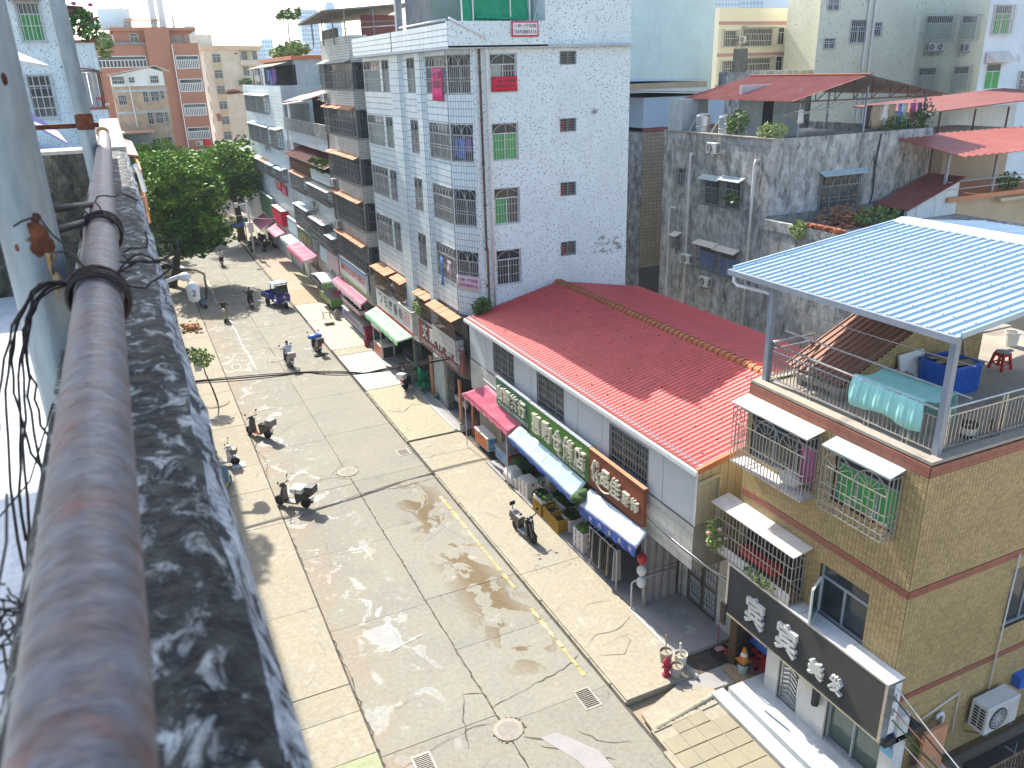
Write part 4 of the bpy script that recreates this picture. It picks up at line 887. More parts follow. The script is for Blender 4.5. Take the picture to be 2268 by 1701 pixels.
# roof: wavy tile-pattern sheets
def tileroof(xe, ze, xr, zr, ya, yb, pitch, step, amp, drop):
    mb = MB(); nr = round((yb-ya)/pitch); ns = round(abs(xr-xe)/step); sub = 6; ny = nr*sub
    rows = []
    for i in range(ns):
        for q in (0.0, .96): rows.append(((i+q)/ns, -drop*q))
    for t, dz in rows:
        x = xe+(xr-xe)*t; z = ze+(zr-ze)*t+drop+dz
        for j in range(ny+1):
            y = ya+(yb-ya)*j/ny; ph = (j % sub)/sub; mb.v.append((x, y, z+amp*(abs(math.sin(math.pi*ph))**.7)))
    k = ny+1
    for i in range(len(rows)-1):
        for j in range(ny): mb.f.append((i*k+j, (i+1)*k+j, (i+1)*k+j+1, i*k+j+1)); mb.m.append(0)
    return mb
sh1 = tileroof(13.12, 6.34, 17.98, 7.44, 16.36, 33.74, .205, .31, .05, .03).build('roof_sheet', M['roof_red'], RB, True)
sh2 = tileroof(22.6, 6.58, 18.02, 7.44, 16.36, 33.74, .205, .31, .05, .03).build('roof_sheet', M['roof_red'], RB, True)
for k in range(58):
    y = 16.4+k*.3; mb = MB(); vs = []; n = 8
    for yy, s in ((y,1.12),(y+.06,1.12),(y+.07,1.0),(y+.3,.96)):
        for i in range(n+1): t = math.pi*i/n; vs.append((18+.2*s*math.cos(t), yy, 7.44+.17*s*math.sin(t)))
    mb.add(vs, [(r*(n+1)+i, r*(n+1)+i+1, (r+1)*(n+1)+i+1, (r+1)*(n+1)+i) for r in range(3) for i in range(n)]); 
    if k == 0: mb.poly([(18+.22*math.cos(math.pi*i/n), y, 7.44+.19*math.sin(math.pi*i/n)) for i in range(n+1)])
    mb.build('ridge_tile', M['ridge_orange'], RB, True)
mb = MB(); mb.bar((13.1,16.34,6.34),(18,16.34,7.46),.1,.16); mb.build('verge_trim', M['ridge_orange'], RB)
mb = MB(); mb.box(13.02,13.12,16.3,33.74,6.22,6.36); mb.build('gutter', M['frame_white'], RB)
mb = MB(); random.seed(5)
for i in range(6):
    x = 13.7+i*.75
    for j in range(16):
        y = 16.9+j*1.05+(i % 2)*.3; z = 6.34+(x-13.12)*.2263+.07; mb.box(x-.017,x+.017,y-.017,y+.017,z-.02,z+.012)
tag(mb.build('roof_screws', M['cloth_dark'], RB), kind='stuff')
mb = MB(); mb.box(13.42,22.3,16.7,33.7,4.35,4.4); mb.build('upper_floor', M['shade_dark'], RB)
# signs on the red-roofed building
def slatsign(name, f, u0, u1, z0, z1, n, mat, label, depth=.12, border=None):
    t = thing(name, f.p((u0+u1)/2, z0, 0), label, 'sign')
    mb = MB(); f.box(mb, u0, u1, z0, z1, -depth, -.012); mb.build('sign_back', M[mat], t)
    h = (z1-z0)/n
    for i in range(n):
        z = z0+i*h; m = MB(); m.hexa([f.p(u0,z+.004,-.012),f.p(u1,z+.004,-.012),f.p(u1,z+h-.004,-.012),f.p(u0,z+h-.004,-.012)], [f.p(u0,z+.004,.012),f.p(u1,z+.004,.012),f.p(u1,z+h-.02,-.002),f.p(u0,z+h-.02,-.002)])
        m.build('slat', M[mat], t)
    b = MB(); f.box(b, u0-.03, u1+.03, z1, z1+.035, -depth, .03); b.build('sign_cap', M[border or 'frame_grey'], t)
    return t
fs = FX(13.0)
s1 = slatsign('tea_shop_sign', fs, 26.92, 30.15, 3.42, 4.68, 14, 'sign_darkgreen', 'dark green slatted shop sign nearest the pink awning')
for i, ch in enumerate('启妍茶行'): lettering(fs, ch, 29.3-i*.72, 29.92-i*.72, 3.82, 4.5, .12, M['letter_cream'], s1, .1, .02)
lettering(fs, '订货电话:13480868312', 27.0, 29.9, 3.5, 3.68, .03, M['letter_white'], s1, .01, .01)
s2 = slatsign('warehouse_shop_sign', fs, 22.17, 26.9, 3.28, 4.66, 15, 'sign_green', 'bright green slatted shop sign with five big cream characters')
for i, ch in enumerate('惠购仓储店'): lettering(fs, ch, 25.75-i*.86, 26.45-i*.86, 3.62, 4.45, .14, M['letter_cream'], s2, .12, .022)
lettering(fs, '电话:1 3609328', 22.4, 24.5, 3.33, 3.52, .03, M['letter_white'], s2, .01, .015)
s3 = slatsign('clothes_shop_sign', fs, 18.74, 22.14, 3.28, 4.64, 15, 'sign_brown', 'reddish brown slatted clothes shop sign beside the bright green one', border='canopy_rust')
for ch, a, b, c, d in (('依',21.2,21.85,3.62,4.4),('品',20.65,21.2,3.72,4.3),('佳',20.0,20.6,3.6,4.3),('服',19.45,19.85,3.65,4.1),('饰',18.95,19.35,3.65,4.1)): lettering(fs, ch, a, b, c, d, .12, M['letter_cream'], s3, .1, .02)
mb = MB(); mb.tube([fs.p(21.5,3.62,.1)]+[fs.p(21.5-.9*k/10, 3.62-.14*math.sin(math.pi*k/10), .1) for k in range(1,11)]+[fs.p(20.55,3.75,.1)], .03, 6); mb.build('swoosh', M['letter_cream'], s3)
# awnings
def awning(name, pts, label, mat, valance=None, vmat=None, poles=True, sagk=.05, frame='bars_white', wob=.02):
    """pts: back-left, back-right, front-right, front-left"""
    t = thing(name, V(pts[0]).lerp(V(pts[2]), .5), label, 'awning'); bl, br, frr, fl = map(V, pts); mb = MB(); nu, nv = 26, 6
    for j in range(nv+1):
        for i in range(nu+1):
            a, b = i/nu, j/nv; p = bl.lerp(br, a).lerp(fl.lerp(frr, a), b); q = abs(((a*3) % 1)-.5)*2
            p.z -= sagk*math.sin(math.pi*b)*(1-q*q*.8) - wob*math.sin(a*23+b*5)*math.sin(math.pi*b); mb.v.append(tuple(p))
    k = nu+1
    for j in range(nv):
        for i in range(nu): mb.f.append((j*k+i, j*k+i+1, (j+1)*k+i+1, (j+1)*k+i)); mb.m.append(0)
    o = mb.build('cover', M[mat], t, True); md = o.modifiers.new('thickness', 'SOLIDIFY'); md.thickness = .01
    if valance:
        v = MB(); n = 40
        for i in range(n+1):
            p = fl.lerp(frr, i/n); s = .02*math.sin(i*1.1); v.v += [(p.x-.01, p.y, p.z), (p.x-.02+s, p.y, p.z-valance-(.03 if i % 2 else 0))]
        for i in range(n): v.f.append((2*i, 2*i+2, 2*i+3, 2*i+1)); v.m.append(0)
        vo = v.build('valance', M[vmat or mat], t); md = vo.modifiers.new('thickness', 'SOLIDIFY'); md.thickness = .008
    d = V((0,0,.02)); b = MB(); b.tube([fl-d, frr-d], .02, 6); b.build('front_bar', M[frame], t)
    for a in (0, .5, 1):
        MB().bar(bl.lerp(br, a)-d*1.5, fl.lerp(frr, a)-d*1.5, .025).build('arm', M[frame], t)
    return t
awning('sky_blue_awning', [(12.98,27.7,3.32),(12.98,22.35,3.22),(12.62,22.6,2.5),(12.62,28.2,2.72)], 'long pale sky-blue tarpaulin awning below the bright green sign', 'tarp_skyblue', .16, 'tarp_navy')
ba = awning('blue_awning', [(12.98,22.0,3.12),(12.98,18.5,3.24),(12.6,18.5,2.78),(12.6,22.1,2.5)], 'white and navy awning with lettered valance below the brown clothes sign', 'tarp_pale', .34, 'tarp_navy')
fa = FX(12.575)
for i, ch in enumerate('依品佳服饰'): lettering(fa, ch, 21.2-i*.62, 21.38-i*.62, 2.3+i*.05, 2.48+i*.05, .01, M['letter_white'], ba, .0, .01)
pa = awning('pink_awning', [(13.2,31.6,3.75),(13.2,27.75,3.5),(12.7,28.4,2.75),(12.7,33.6,2.75)], 'pink canvas awning between the dark green sign and the oil shop', 'tarp_pink', .1, None, wob=.03)
for (x, y) in ((12.72,28.6),(12.72,33.3)): MB().bar((x,y,.14),(x,y,2.75),.035).build('pole', M['bars_white'], pa)
mb = MB(); mb.ball((12.75,22.25,2.75), .3, 10, (1,1.2,.5)); mb.ball((12.6,22.45,2.6), .2, 8, (1,1,.8)); mb.ball((12.85,22.2,2.9), .22, 8, (1.2,1,.6)); tag(mb.build('tarpaulin_bundle', M['veg_dark'], None, True), 'dark green tarpaulin bundle between the sky-blue and the navy awning', 'tarpaulin')
# curtain and frame at the clothes shop
ct = thing('drape', (13.8,18.95,.2), 'long taupe cloth drape hanging beside the clothes shop doorway', 'curtain')
mb = MB(); n = 36
for i in range(n+1):
    x = 13.08+1.42*i/n
    for j in range(7): z = 2.85-2.72*j/6; mb.v.append((x+.03*math.sin(i*.9), 18.92+.035*math.sin(i*.8+j*.3)+(-.03*j if i < 4 else 0), z))
for i in range(n):
    for j in range(6): mb.f.append((i*7+j, i*7+j+1, (i+1)*7+j+1, (i+1)*7+j)); mb.m.append(0)
mb.build('cloth', M['drape_taupe'], ct, True)
fm = thing('pipe_stand', (13.0,18.9,.2), 'bent steel pipe stand on the landing before the taupe drape', 'stand')
MB().tube([(12.75,18.9,.1),(12.75,18.9,1.15),(12.85,18.85,1.25),(14.5,18.85,1.25)], .028, 8).build('front_pipe', M['bars_white'], fm, True)
MB().tube([(13.15,18.8,.17),(13.15,18.8,2.9)], .026, 8).build('upright', M['bars_white'], fm, True)
MB().tube([(13.1,18.8,1.55),(14.6,18.7,1.55),(14.6,18.7,.17)], .022, 8).build('cross_pipe', M['bars_grey'], fm, True)
lt = thing('lantern_bags', (13.05,18.75,1.2), 'red and white bags hanging from the upright pipe at the clothes shop', 'bags')
for z, mt in ((2.1,'plastic_red'),(1.65,'foam_white'),(1.2,'foam_white')): m = MB(); m.ball((13.02,18.75,z), .17, 8, (1,1,1.2)); m.build('bag', M[mt], lt, True)
# clothes rack
rk = thing('clothes_rack', (13.2,20.9,.14), 'rail of dark trousers and jackets outside the clothes shop', 'clothes rack')
for y in (20.0, 21.8): MB().bar((12.85,y,.14),(12.85,y,1.75),.035).build('upright', M['bars_white'], rk)
MB().bar((12.85,20.0,1.72),(12.85,21.8,1.72),.035).build('rail', M['bars_white'], rk)
for i in range(13):
    y = 20.1+i*.13; mb = MB(); w = random.uniform(.2,.3); mb.hexa([(12.75,y-.02,.45+random.uniform(0,.2)),(12.75+w*1.3,y-.02,.45),(12.75+w*1.3,y+.05,.45),(12.75,y+.05,.45)], [(12.8,y-.015,1.68),(12.8+w,y-.015,1.68),(12.8+w,y+.03,1.68),(12.8,y+.03,1.68)])
    mb.build('garment', M[random.choice(['cloth_dark','cloth_dark','cloth_dark','cloth_tan','slab_grey'])], rk)
# crates, boxes and vegetables
def foambox(loc, dx, dy, dz, rz, label, tape=True, lid=True, cat='box', group='white foam boxes outside the shop'):
    t = thing('foam_box', (0,0,0), label, cat, group); b = .03
    mb = MB()
    if lid: mb.box(-dx/2,dx/2,-dy/2,dy/2,0,dz-.05); 
    else:
        mb.box(-dx/2+b,dx/2-b,-dy/2+b,dy/2-b,0,dz*.6)
        for (a, c, d, e) in ((-dx/2,dx/2,-dy/2,-dy/2+b),(-dx/2,dx/2,dy/2-b,dy/2),(-dx/2,-dx/2+b,-dy/2+b,dy/2-b),(dx/2-b,dx/2,-dy/2+b,dy/2-b)): mb.box(a,c,d,e,0,dz)
    mb.build('tray', M['foam_white'], t)
    if lid: MB().box(-dx/2-.008,dx/2+.008,-dy/2-.008,dy/2+.008,dz-.048,dz).build('lid', M['foam_white'], t)
    if tape:
        for yy in (-dy*.22, dy*.22): MB().box(-dx/2-.012,-dx/2-.0085,yy-.025,yy+.025,.02,dz-.03).build('tape', M['tape_red'], t)
        MB().box(-dx*.1,dx*.12,-dy/2-.012,-dy/2-.0085,dz*.25,dz*.6).build('print', M['tape_red'], t)
    return place(t, loc, rz)
k = 0
for loc, dim, lab, lid in (((13.15,28.55,.14),(.5,.75,.42),'foam box with red tape under the dark plastic sheet',True),((13.2,27.55,.14),(.55,.78,.5),'taped foam box at the front left of the vegetable stall, lower of two',True),((13.2,27.55,.64),(.55,.78,.24),'shallow foam box on top of the taped front left box',True),
    ((13.75,27.2,.14),(.6,.8,.62),'foam box holding pale radishes behind the front left boxes',False),((14.3,27.3,.14),(.55,.8,.55),'foam box behind the radish box in the shade',True)):
    foambox(loc, *dim, .05, lab, lid=lid)
for z in range(3): foambox((13.2,22.85,.14+z*.28), .5, .72, .27, 0, ['red striped foam box at the bottom of the stack beside the clothes rack','red striped foam box in the middle of the stack beside the clothes rack','red striped foam box on top of the stack, filled with greens'][z], lid=(z < 2))
foambox((13.55,24.45,.14), .62, .95, .52, 0, 'large foam box of dark greens right of the yellow crates', lid=False); foambox((14.15,24.3,.14), .5, .8, .55, 0, 'plain foam box right of the large box of dark greens', lid=True)
foambox((13.75,23.3,.14), .6, .7, .5, 0, 'foam box of dark aubergines behind the striped stack', lid=False)
def crate(loc, dx, dy, dz, rz, label, mat='crate_yellow', group='yellow slatted crates'):
    t = thing('crate', (0,0,0), label, 'crate', group)
    mb = MB(); n = 5
    for i in range(n):
        z = dz*i/(n-.3)
        for (a, c, d, e) in ((-dx/2,dx/2,-dy/2,-dy/2+.02),(-dx/2,dx/2,dy/2-.02,dy/2),(-dx/2,-dx/2+.02,-dy/2,dy/2),(dx/2-.02,dx/2,-dy/2,dy/2)): mb.box(a,c,d,e,z,z+dz*.13)
    tag(mb.build('slats', M[mat], t), kind='stuff')
    mb = MB(); m = 6
    for i in range(m+1):
        x = -dx/2+dx*i/m
        for y in (-dy/2,dy/2): mb.bar((x,y,0),(x,y,dz),.025)
    for i in range(1,m):
        y = -dy/2+dy*i/m
        for x in (-dx/2,dx/2): mb.bar((x,y,0),(x,y,dz),.025)
    tag(mb.build('uprights', M[mat], t), kind='stuff'); MB().box(-dx/2+.02,dx/2-.02,-dy/2+.02,dy/2-.02,.0,.02).build('bottom', M[mat], t)
    MB().box(-dx/2+.03,dx/2-.03,-dy/2+.03,dy/2-.03,.02,dz*.7).build('contents', M['shade_dark'], t)
    return place(t, loc, rz)
crate((13.1,26.0,.14), .55,.7,.55, 0, 'yellow crate under the foam tray of cabbages, farthest of the three'); crate((13.08,25.1,.14), .5,.62,.58, 0, 'yellow crate in the middle of the row of three'); crate((13.05,24.42,.14), .5,.55,.56, 0, 'yellow crate nearest the large foam box')
foambox((13.15,26.0,.69), .6,.75,.14, 0, 'shallow foam tray of greens resting on the farthest yellow crate', tape=False, lid=False)
foambox((13.85,25.6,.14), .7,1.6,.6, 0, 'long foam box of dark leafy greens behind the yellow crates', tape=False, lid=False)
def veg(c, r, n, s, mat, label, ball=False):
    mb = MB()
    if ball:
        for _ in range(n): mb.ball((c[0]+random.uniform(-1,1)*r[0], c[1]+random.uniform(-1,1)*r[1], c[2]+random.uniform(0,1)*r[2]), s*random.uniform(.7,1.2), 7, (1,1.4,.9))
    else:
        leaves(mb, c, r, n, s)
        for _ in range(n//10): mb.ball((c[0]+random.uniform(-.8,.8)*r[0], c[1]+random.uniform(-.8,.8)*r[1], c[2]), s*.6, 6)
    return tag(mb.build('vegetable_heap', M[mat], None, ball), label, 'vegetables', 'heaps of vegetables outside the shop', 'stuff')
veg((13.75,27.2,.58),(.24,.33,.16),34,.075,'radish','heap of round pale radishes in the foam box',True)
veg((13.15,26.25,.85),(.24,.3,.12),220,.15,'veg_dark','heap of dark green vegetables at the front left of the trays')
veg((13.15,25.75,.82),(.22,.25,.06),90,.13,'veg_light','pale greens lying in the shallow foam tray')
veg((13.85,25.6,.78),(.32,.75,.16),520,.15,'veg_dark','long dark heap of leafy greens behind the crates')
veg((14.3,25.2,.7),(.2,.6,.12),160,.12,'radish','pale white-green vegetables at the back under the awning')
veg((13.55,24.45,.68),(.28,.42,.14),320,.14,'veg_dark','dark broccoli-like greens in the large foam box')
veg((13.2,22.85,1.02),(.2,.3,.08),200,.16,'veg_light','bundles of pale green onions on the striped stack')
veg((13.75,23.3,.68),(.24,.28,.1),40,.06,'brinjal','heap of small dark brown roots in a foam box',True)
def sheet(name, c, dx, dy, dz, mat, label, cat='sheet'):
    mb = MB(); n = 12
    for i in range(n+1):
        for j in range(n+1):
            a, b = i/n*2-1, j/n*2-1; e = max(abs(a), abs(b)); z = dz*(1-max(0,(e-.62)/.38)**1.2)
            mb.v.append((c[0]+dx*a*(1-.1*e)+random.uniform(-.02,.02), c[1]+dy*b*(1-.1*e)+random.uniform(-.02,.02), c[2]+z+random.uniform(-.025,.025)))
    for i in range(n):
        for j in range(n): mb.f.append((i*(n+1)+j, (i+1)*(n+1)+j, (i+1)*(n+1)+j+1, i*(n+1)+j+1)); mb.m.append(0)
    o = mb.build(name, M[mat], None, True); md = o.modifiers.new('thickness','SOLIDIFY'); md.thickness = .01
    return tag(o, label, cat)
sheet('plastic_sheet', (13.15,28.9,.3), .4,.5,.5, 'foam_white', 'crumpled clear plastic sheet over the foam box near the carts')
sheet('tarpaulin', (13.75,29.3,.4), .55,.6,.55, 'veg_dark', 'dark tarpaulin thrown over goods behind the plastic sheet', 'tarpaulin')
# covered snack cart and red advertising cart
def cart(name, x0, x1, y0, y1, h, mats, label, wheels=True):
    t = thing(name, ((x0+x1)/2,(y0+y1)/2,.14), label, 'cart')
    MB().box(x0,x1,y0,y1,.34,h-.03).build('body', M[mats[0]], t); MB().box(x0-.03,x1+.03,y0-.03,y1+.03,h-.028,h+.02).build('worktop', M[mats[1]], t)
    MB().box(x0-.014,x0-.002,y0+.04,y1-.04,.38,h-.06).build('front_panel', M[mats[2]], t); MB().box(x0+.04,x1-.04,y0-.014,y0-.002,.38,h-.06).build('side_panel', M[mats[3]], t)
    for x in (x0+.1, x1-.1):
        for y in (y0+.15, y1-.15): m = MB(); m.lathe((x,y,.28), [(.03,-.025),(.13,-.025),(.14,0),(.13,.025),(.03,.025)], 12, 'x'); m.build('wheel', M['cloth_dark'], t)
    return t
worn('print_orange', (.6,.24,.04), (.5,.1,.03), sc=5, lo=.45, hi=.55, rough=.4); worn('print_red', (.5,.04,.03), (.45,.12,.04), sc=5, rough=.4); worn('print_blue', (.06,.2,.5), (.3,.45,.5), sc=4, rough=.4); worn('print_green', (.12,.3,.05), (.16,.34,.08), sc=4, rough=.4); worn('letter_yellow', (.7,.5,.06), (.65,.45,.05), rough=.5); worn('letter_red', (.55,.04,.03), (.5,.04,.03), rough=.5); worn('letter_dark', (.05,.05,.05), (.08,.08,.08), rough=.5)
c1_ = cart('advertising_cart', 13.15,14.3,31.75,33.3,1.0, ('plastic_white','foam_white','print_orange','print_blue'), 'white-topped cart with orange and blue printed sides at the end of the pink awning')
lettering(FX(13.13), '烧烤炸串', 31.95, 33.1, .62, .84, .004, M['letter_red'], c1_); lettering(FX(13.13), '奶茶小吃', 31.95, 33.1, .42, .58, .004, M['letter_red'], c1_); lettering(FY(31.73), '冰凉茶饮', 13.3, 14.15, .5, .72, .004, M['letter_white'], c1_, flip=False)
c2_ = cart('covered_cart', 13.3,14.4,29.9,31.2,.95, ('plastic_white','slab_grey','print_blue','print_red'), 'small snack cart covered with a grey cloth between orange cart and vegetables')
sheet('cart_cloth', (13.9,30.6,.8), .6,.6,.5, 'slab_grey', 'grey waterproof cloth thrown over the small snack cart')
tb_ = thing('drinks_table', (14.1,37.2,.15), 'low dark table carrying a row of white tubs outside the oil shop', 'table')
MB().box(13.75,14.3,36.3,38.0,.6,.64).build('tabletop', M['cloth_dark'], tb_)
for x in (13.8,14.25):
    for y in (36.4,37.9): MB().bar((x,y,.15),(x,y,.6),.04).build('leg', M['bars_grey'], tb_)
for i in range(5): bucket((14.0,36.45+i*.33,.64), .15,.34,'plastic_white', ['nearest white tub in the row on the low dark table','second white tub on the low dark table','middle white tub on the low dark table','fourth white tub on the low dark table','farthest white tub in the row on the low dark table'][i], False, cat='tub', group='white tubs on the dark table')
for i, (x, y) in enumerate(((13.9,34.6),(14.5,35.0),(14.2,34.0),(14.7,34.3))): stool((x,y,.15), 0, ['pink stool at the front under the pink awning','pink stool behind the front one under the pink awning','pink stool nearest the orange cart','pink stool deepest in the shade of the pink awning'][i], 'tarp_pink')
bucket((13.2,35.0,.1), .17,.36,'slab_grey','grey bucket with a mop at the corner of the oil shop ramp'); MB_ = rope('mop', [(13.2,35.0,.2),(13.15,35.1,1.35)], .016, 'wood_pale', 'mop handle standing in the grey bucket', 'mop')
bucket((13.44,39.6,.15), .15,.3,'leaf_a','green pail with a white lid on the kerb before the oil shop', fill='foam_white', band='sign_darkgreen'); rope('broom_stick', [(13.44,39.6,.3),(13.4,39.7,1.2)], .014, 'wood_pale', 'thin stick standing in the green pail', 'stick')
# ================================================================ white apartment building with the speckled side wall
def speckle(name, c, dots=(.03,.04,.05), sc=9.5, thr=.17, stain=(.3,.29,.28)):
    m, nt, b = nodes(name, .75, 0, .3); p = pos(nt)
    v = N(nt, 'ShaderNodeTexVoronoi', feature='F1'); v.inputs['Scale'].default_value = sc; nt.links.new(p, v.inputs['Vector'])
    n = noise(nt, p, .5, 5, .6); n2 = noise(nt, p, 1.1, 8, .7, .4)
    d = ramp(nt, math_(nt, 'ADD', v.outputs['Distance'], math_(nt, 'MULTIPLY', n, .22)), thr+.1, thr+.17, True)
    col = mix(nt, ramp(nt, n, .35, .7), c, tuple(x*.88 for x in c)); col = mix(nt, ramp(nt, n2, .66, .72), col, stain); col = mix(nt, math_(nt, 'MULTIPLY', d, .85), col, dots)
    if name == 'speckled_white':      # black mould patch low at the far edge, and a smaller one
        n7 = noise(nt, p, 2.2, 9, .75, .3); k1 = math_(nt, 'MULTIPLY', band(nt, p, 0, 19.9, 22.5, .35), band(nt, p, 2, 8.35, 9.5, .3)); k2 = math_(nt, 'MULTIPLY', band(nt, p, 0, 19.3, 20.8, .3), band(nt, p, 2, 14.9, 15.5, .2))
        col = mix(nt, math_(nt, 'MULTIPLY', ramp(nt, math_(nt, 'ADD', n7, math_(nt, 'MULTIPLY', math_(nt, 'MAXIMUM', k1, math_(nt, 'MULTIPLY', k2, .8)), .2)), .72, .76), .8), col, (.08,.08,.085))
    ps = pos(nt, (1,1,.12)); n3 = noise(nt, ps, 1.3, 6, .65); col = mix(nt, math_(nt, 'MULTIPLY', ramp(nt, n3, .55, .8), .2), col, (.34,.31,.27))
    setc(nt, b, col); return m
speckle('speckled_white', (.7,.78,.77), sc=10, thr=.2)
worn('tile_white_long', (.68,.75,.75), (.62,.69,.7), sc=.7, rough=.35, spec=.5, fine=.04, island=.05, stain=(.4,.36,.3), stain_rng=(.68,.8), stain_sc=1, bmp=0)
worn('tile_beige', (.58,.57,.52), (.5,.49,.44), sc=.6, rough=.5, fine=.06, island=.07, stain=(.33,.29,.24), stain_rng=(.6,.75), bmp=0)
worn('render_white', (.66,.69,.68), (.58,.61,.6), sc=.6, grit=.2, grit_sc=2, fine=.08, stain=(.25,.23,.2), stain_rng=(.6,.75))
worn('render_grey', (.46,.51,.52), (.4,.45,.46), sc=.5, grit=.3, grit_sc=2, fine=.1, stain=(.2,.2,.2), stain_rng=(.6,.76))
worn('moss_wall', (.24,.24,.22), (.13,.13,.12), sc=2, grit=.6, fine=.2, stain=(.4,.38,.34), stain_rng=(.56,.66), stain_stretch=(1,1,1))
worn('brick_red', (.38,.13,.07), (.3,.1,.06), sc=4, fine=.15, island=.15)
worn('tin_maroon', (.22,.07,.06), (.28,.11,.09), sc=1.2, rough=.6, fine=.08)
worn('tin_grey', (.35,.36,.36), (.28,.28,.27), sc=1.5, rough=.6, fine=.1)
worn('old_sheet', (.16,.14,.11), (.22,.2,.15), sc=1.5, fine=.2, stain=(.3,.28,.2), stain_rng=(.55,.65), stain_stretch=(1,1,1))
worn('net_green', (.02,.25,.13), (.03,.32,.18), sc=2, rough=.8, fine=.06)
worn('banner_pink', (.75,.05,.2), (.68,.05,.2), sc=2, rough=.6, fine=.04)
worn('banner_red', (.6,.02,.05), (.6,.02,.05), rough=.6); worn('banner_pale', (.66,.5,.53), (.6,.45,.5), rough=.6); worn('print_magenta', (.3,.03,.2), (.3,.03,.2), rough=.6)
AB = thing('apartment_building', (17.5,41,0), 'white six storey block with a speckled side wall rising behind the red roof', 'building')
f, fy = FX(13.35), FY(33.8); FZ = [(16.15,17.7),(13.3,14.88),(10.48,12.1),(7.65,9.3)]
AY1 = 48.35
holes = []
for z0, z1 in FZ: holes += [(35.1,37.7,z0,z1),(39.3,40.45,z0,z1),(43.5,44.65,z0,z1),(45.1,48.2,z0,z1)]
holes += [(38.7,40.8,4.85,6.0),(45.3,48.2,4.85,6.1),(42.8,44.8,4.85,6.0)]
mb = MB(); f.wall(mb, 35.1, AY1, 2.9, 17.95, holes, .2); mb.build('front_wall', M['grout_grey'], AB)
cols = [(41.3,42.9),(38.05,38.95)]
sk = lambda: holes + [(a-.1,b+.1,0,99) for a, b in cols]
mb = MB(); f.tiles(mb, 37.75, AY1, 6.3, 17.92, .62, .3, .025, .012, sk(), jit=.002); f.tiles(mb, 35.15, 37.75, 6.3, 17.92, .62, .3, .025, .012, sk(), jit=.002); tag(mb.build('wall_tiles', M['tile_white_long'], AB), kind='stuff')
for a, b in cols:
    fc = FX(13.2); w = b-a
    mb = MB(); mb.hexa([(13.35,a-.12,3),(13.35,b+.12,3),(13.21,b-.1,3),(13.21,a+.1,3)], [(13.35,a-.12,17.9),(13.35,b+.12,17.9),(13.21,b-.1,17.9),(13.21,a+.1,17.9)]); mb.build('column', M['grout_grey'], AB)
    mb = MB(); fc.tiles(mb, a+.1, b-.1, 3, 17.9, .16, .36, .02, .012)
    fd = F((13.34,a-.12,0),(-.13,.22,0),(-.22,-.13,0)); fd.tiles(mb, 0, .25, 3, 17.9, .125, .36, .02, .012); tag(mb.build('column_tiles', M['tile_white_long'], AB), kind='stuff')
# chamfered corner bay
fch = F((14.03,33.8,0),(-.68,1.3,0),(-1.3,-.68,0)); L = math.hypot(.68,1.3)
chh = [(.12,L-.08,z0,z1) for z0, z1 in FZ]+[(.1,L-.06,5.3,6.2)]
mb = MB(); fch.wall(mb, 0, L, 2.9, 17.95, chh, .15); mb.build('chamfer_wall', M['grout_grey'], AB)
mb = MB(); fch.tiles(mb, .0, L, 4.4, 17.92, .15, .3, .02, .012, chh); tag(mb.build('chamfer_tiles', M['tile_white_long'], AB), kind='stuff')
wx = [(14.85,16.08)]; vx = (18.2,19.0); vz = [(17.2,17.73),(14.36,14.92),(11.5,12.1),(8.68,9.33)]
hs = [(14.85,16.08,z0,z1) for z0, z1 in FZ]+[(18.2,19.0,a,b) for a, b in vz]
mb = MB(); fy.wall(mb, 14.03, 21.85, 0, 18, hs, .15); fy.wall(mb, 17.5, 21.85, 18, 24.5); mb.quad((21.85,33.8,0),(21.85,48,0),(21.85,48,24.5),(21.85,33.8,24.5)); mb.quad((17.5,33.8,18),(17.5,38.5,18),(17.5,38.5,24.5),(17.5,33.8,24.5)); mb.build('speckled_wall', M['speckled_white'], AB)
mb = MB(); mb.box(12.9,17.5,33.55,33.75,17.95,18.95); mb.build('side_parapet', M['speckled_white'], AB)
mb = MB(); mb.box(12.88,21.8,33.55,48.6,17.9,18.02); mb.build('roof_slab', M['render_grey'], AB)
for a, b in ((33.56,41.2),(41.32,48.6)): MB().box(12.9,13.1,a,b,17.95,18.9).build('front_parapet', M['grout_grey'], AB)
fp = FX(12.9)
mb = MB(); fp.tiles(mb, 33.56, 41.2, 17.95, 18.9, .6, .235, .025, .012); fp.tiles(mb, 41.32, 48.6, 17.95, 18.9, .6, .235, .025, .012); tag(mb.build('parapet_tiles', M['tile_white_long'], AB), kind='stuff')
cur = ['curtain_pale','curtain_green','curtain_green','curtain_pale']
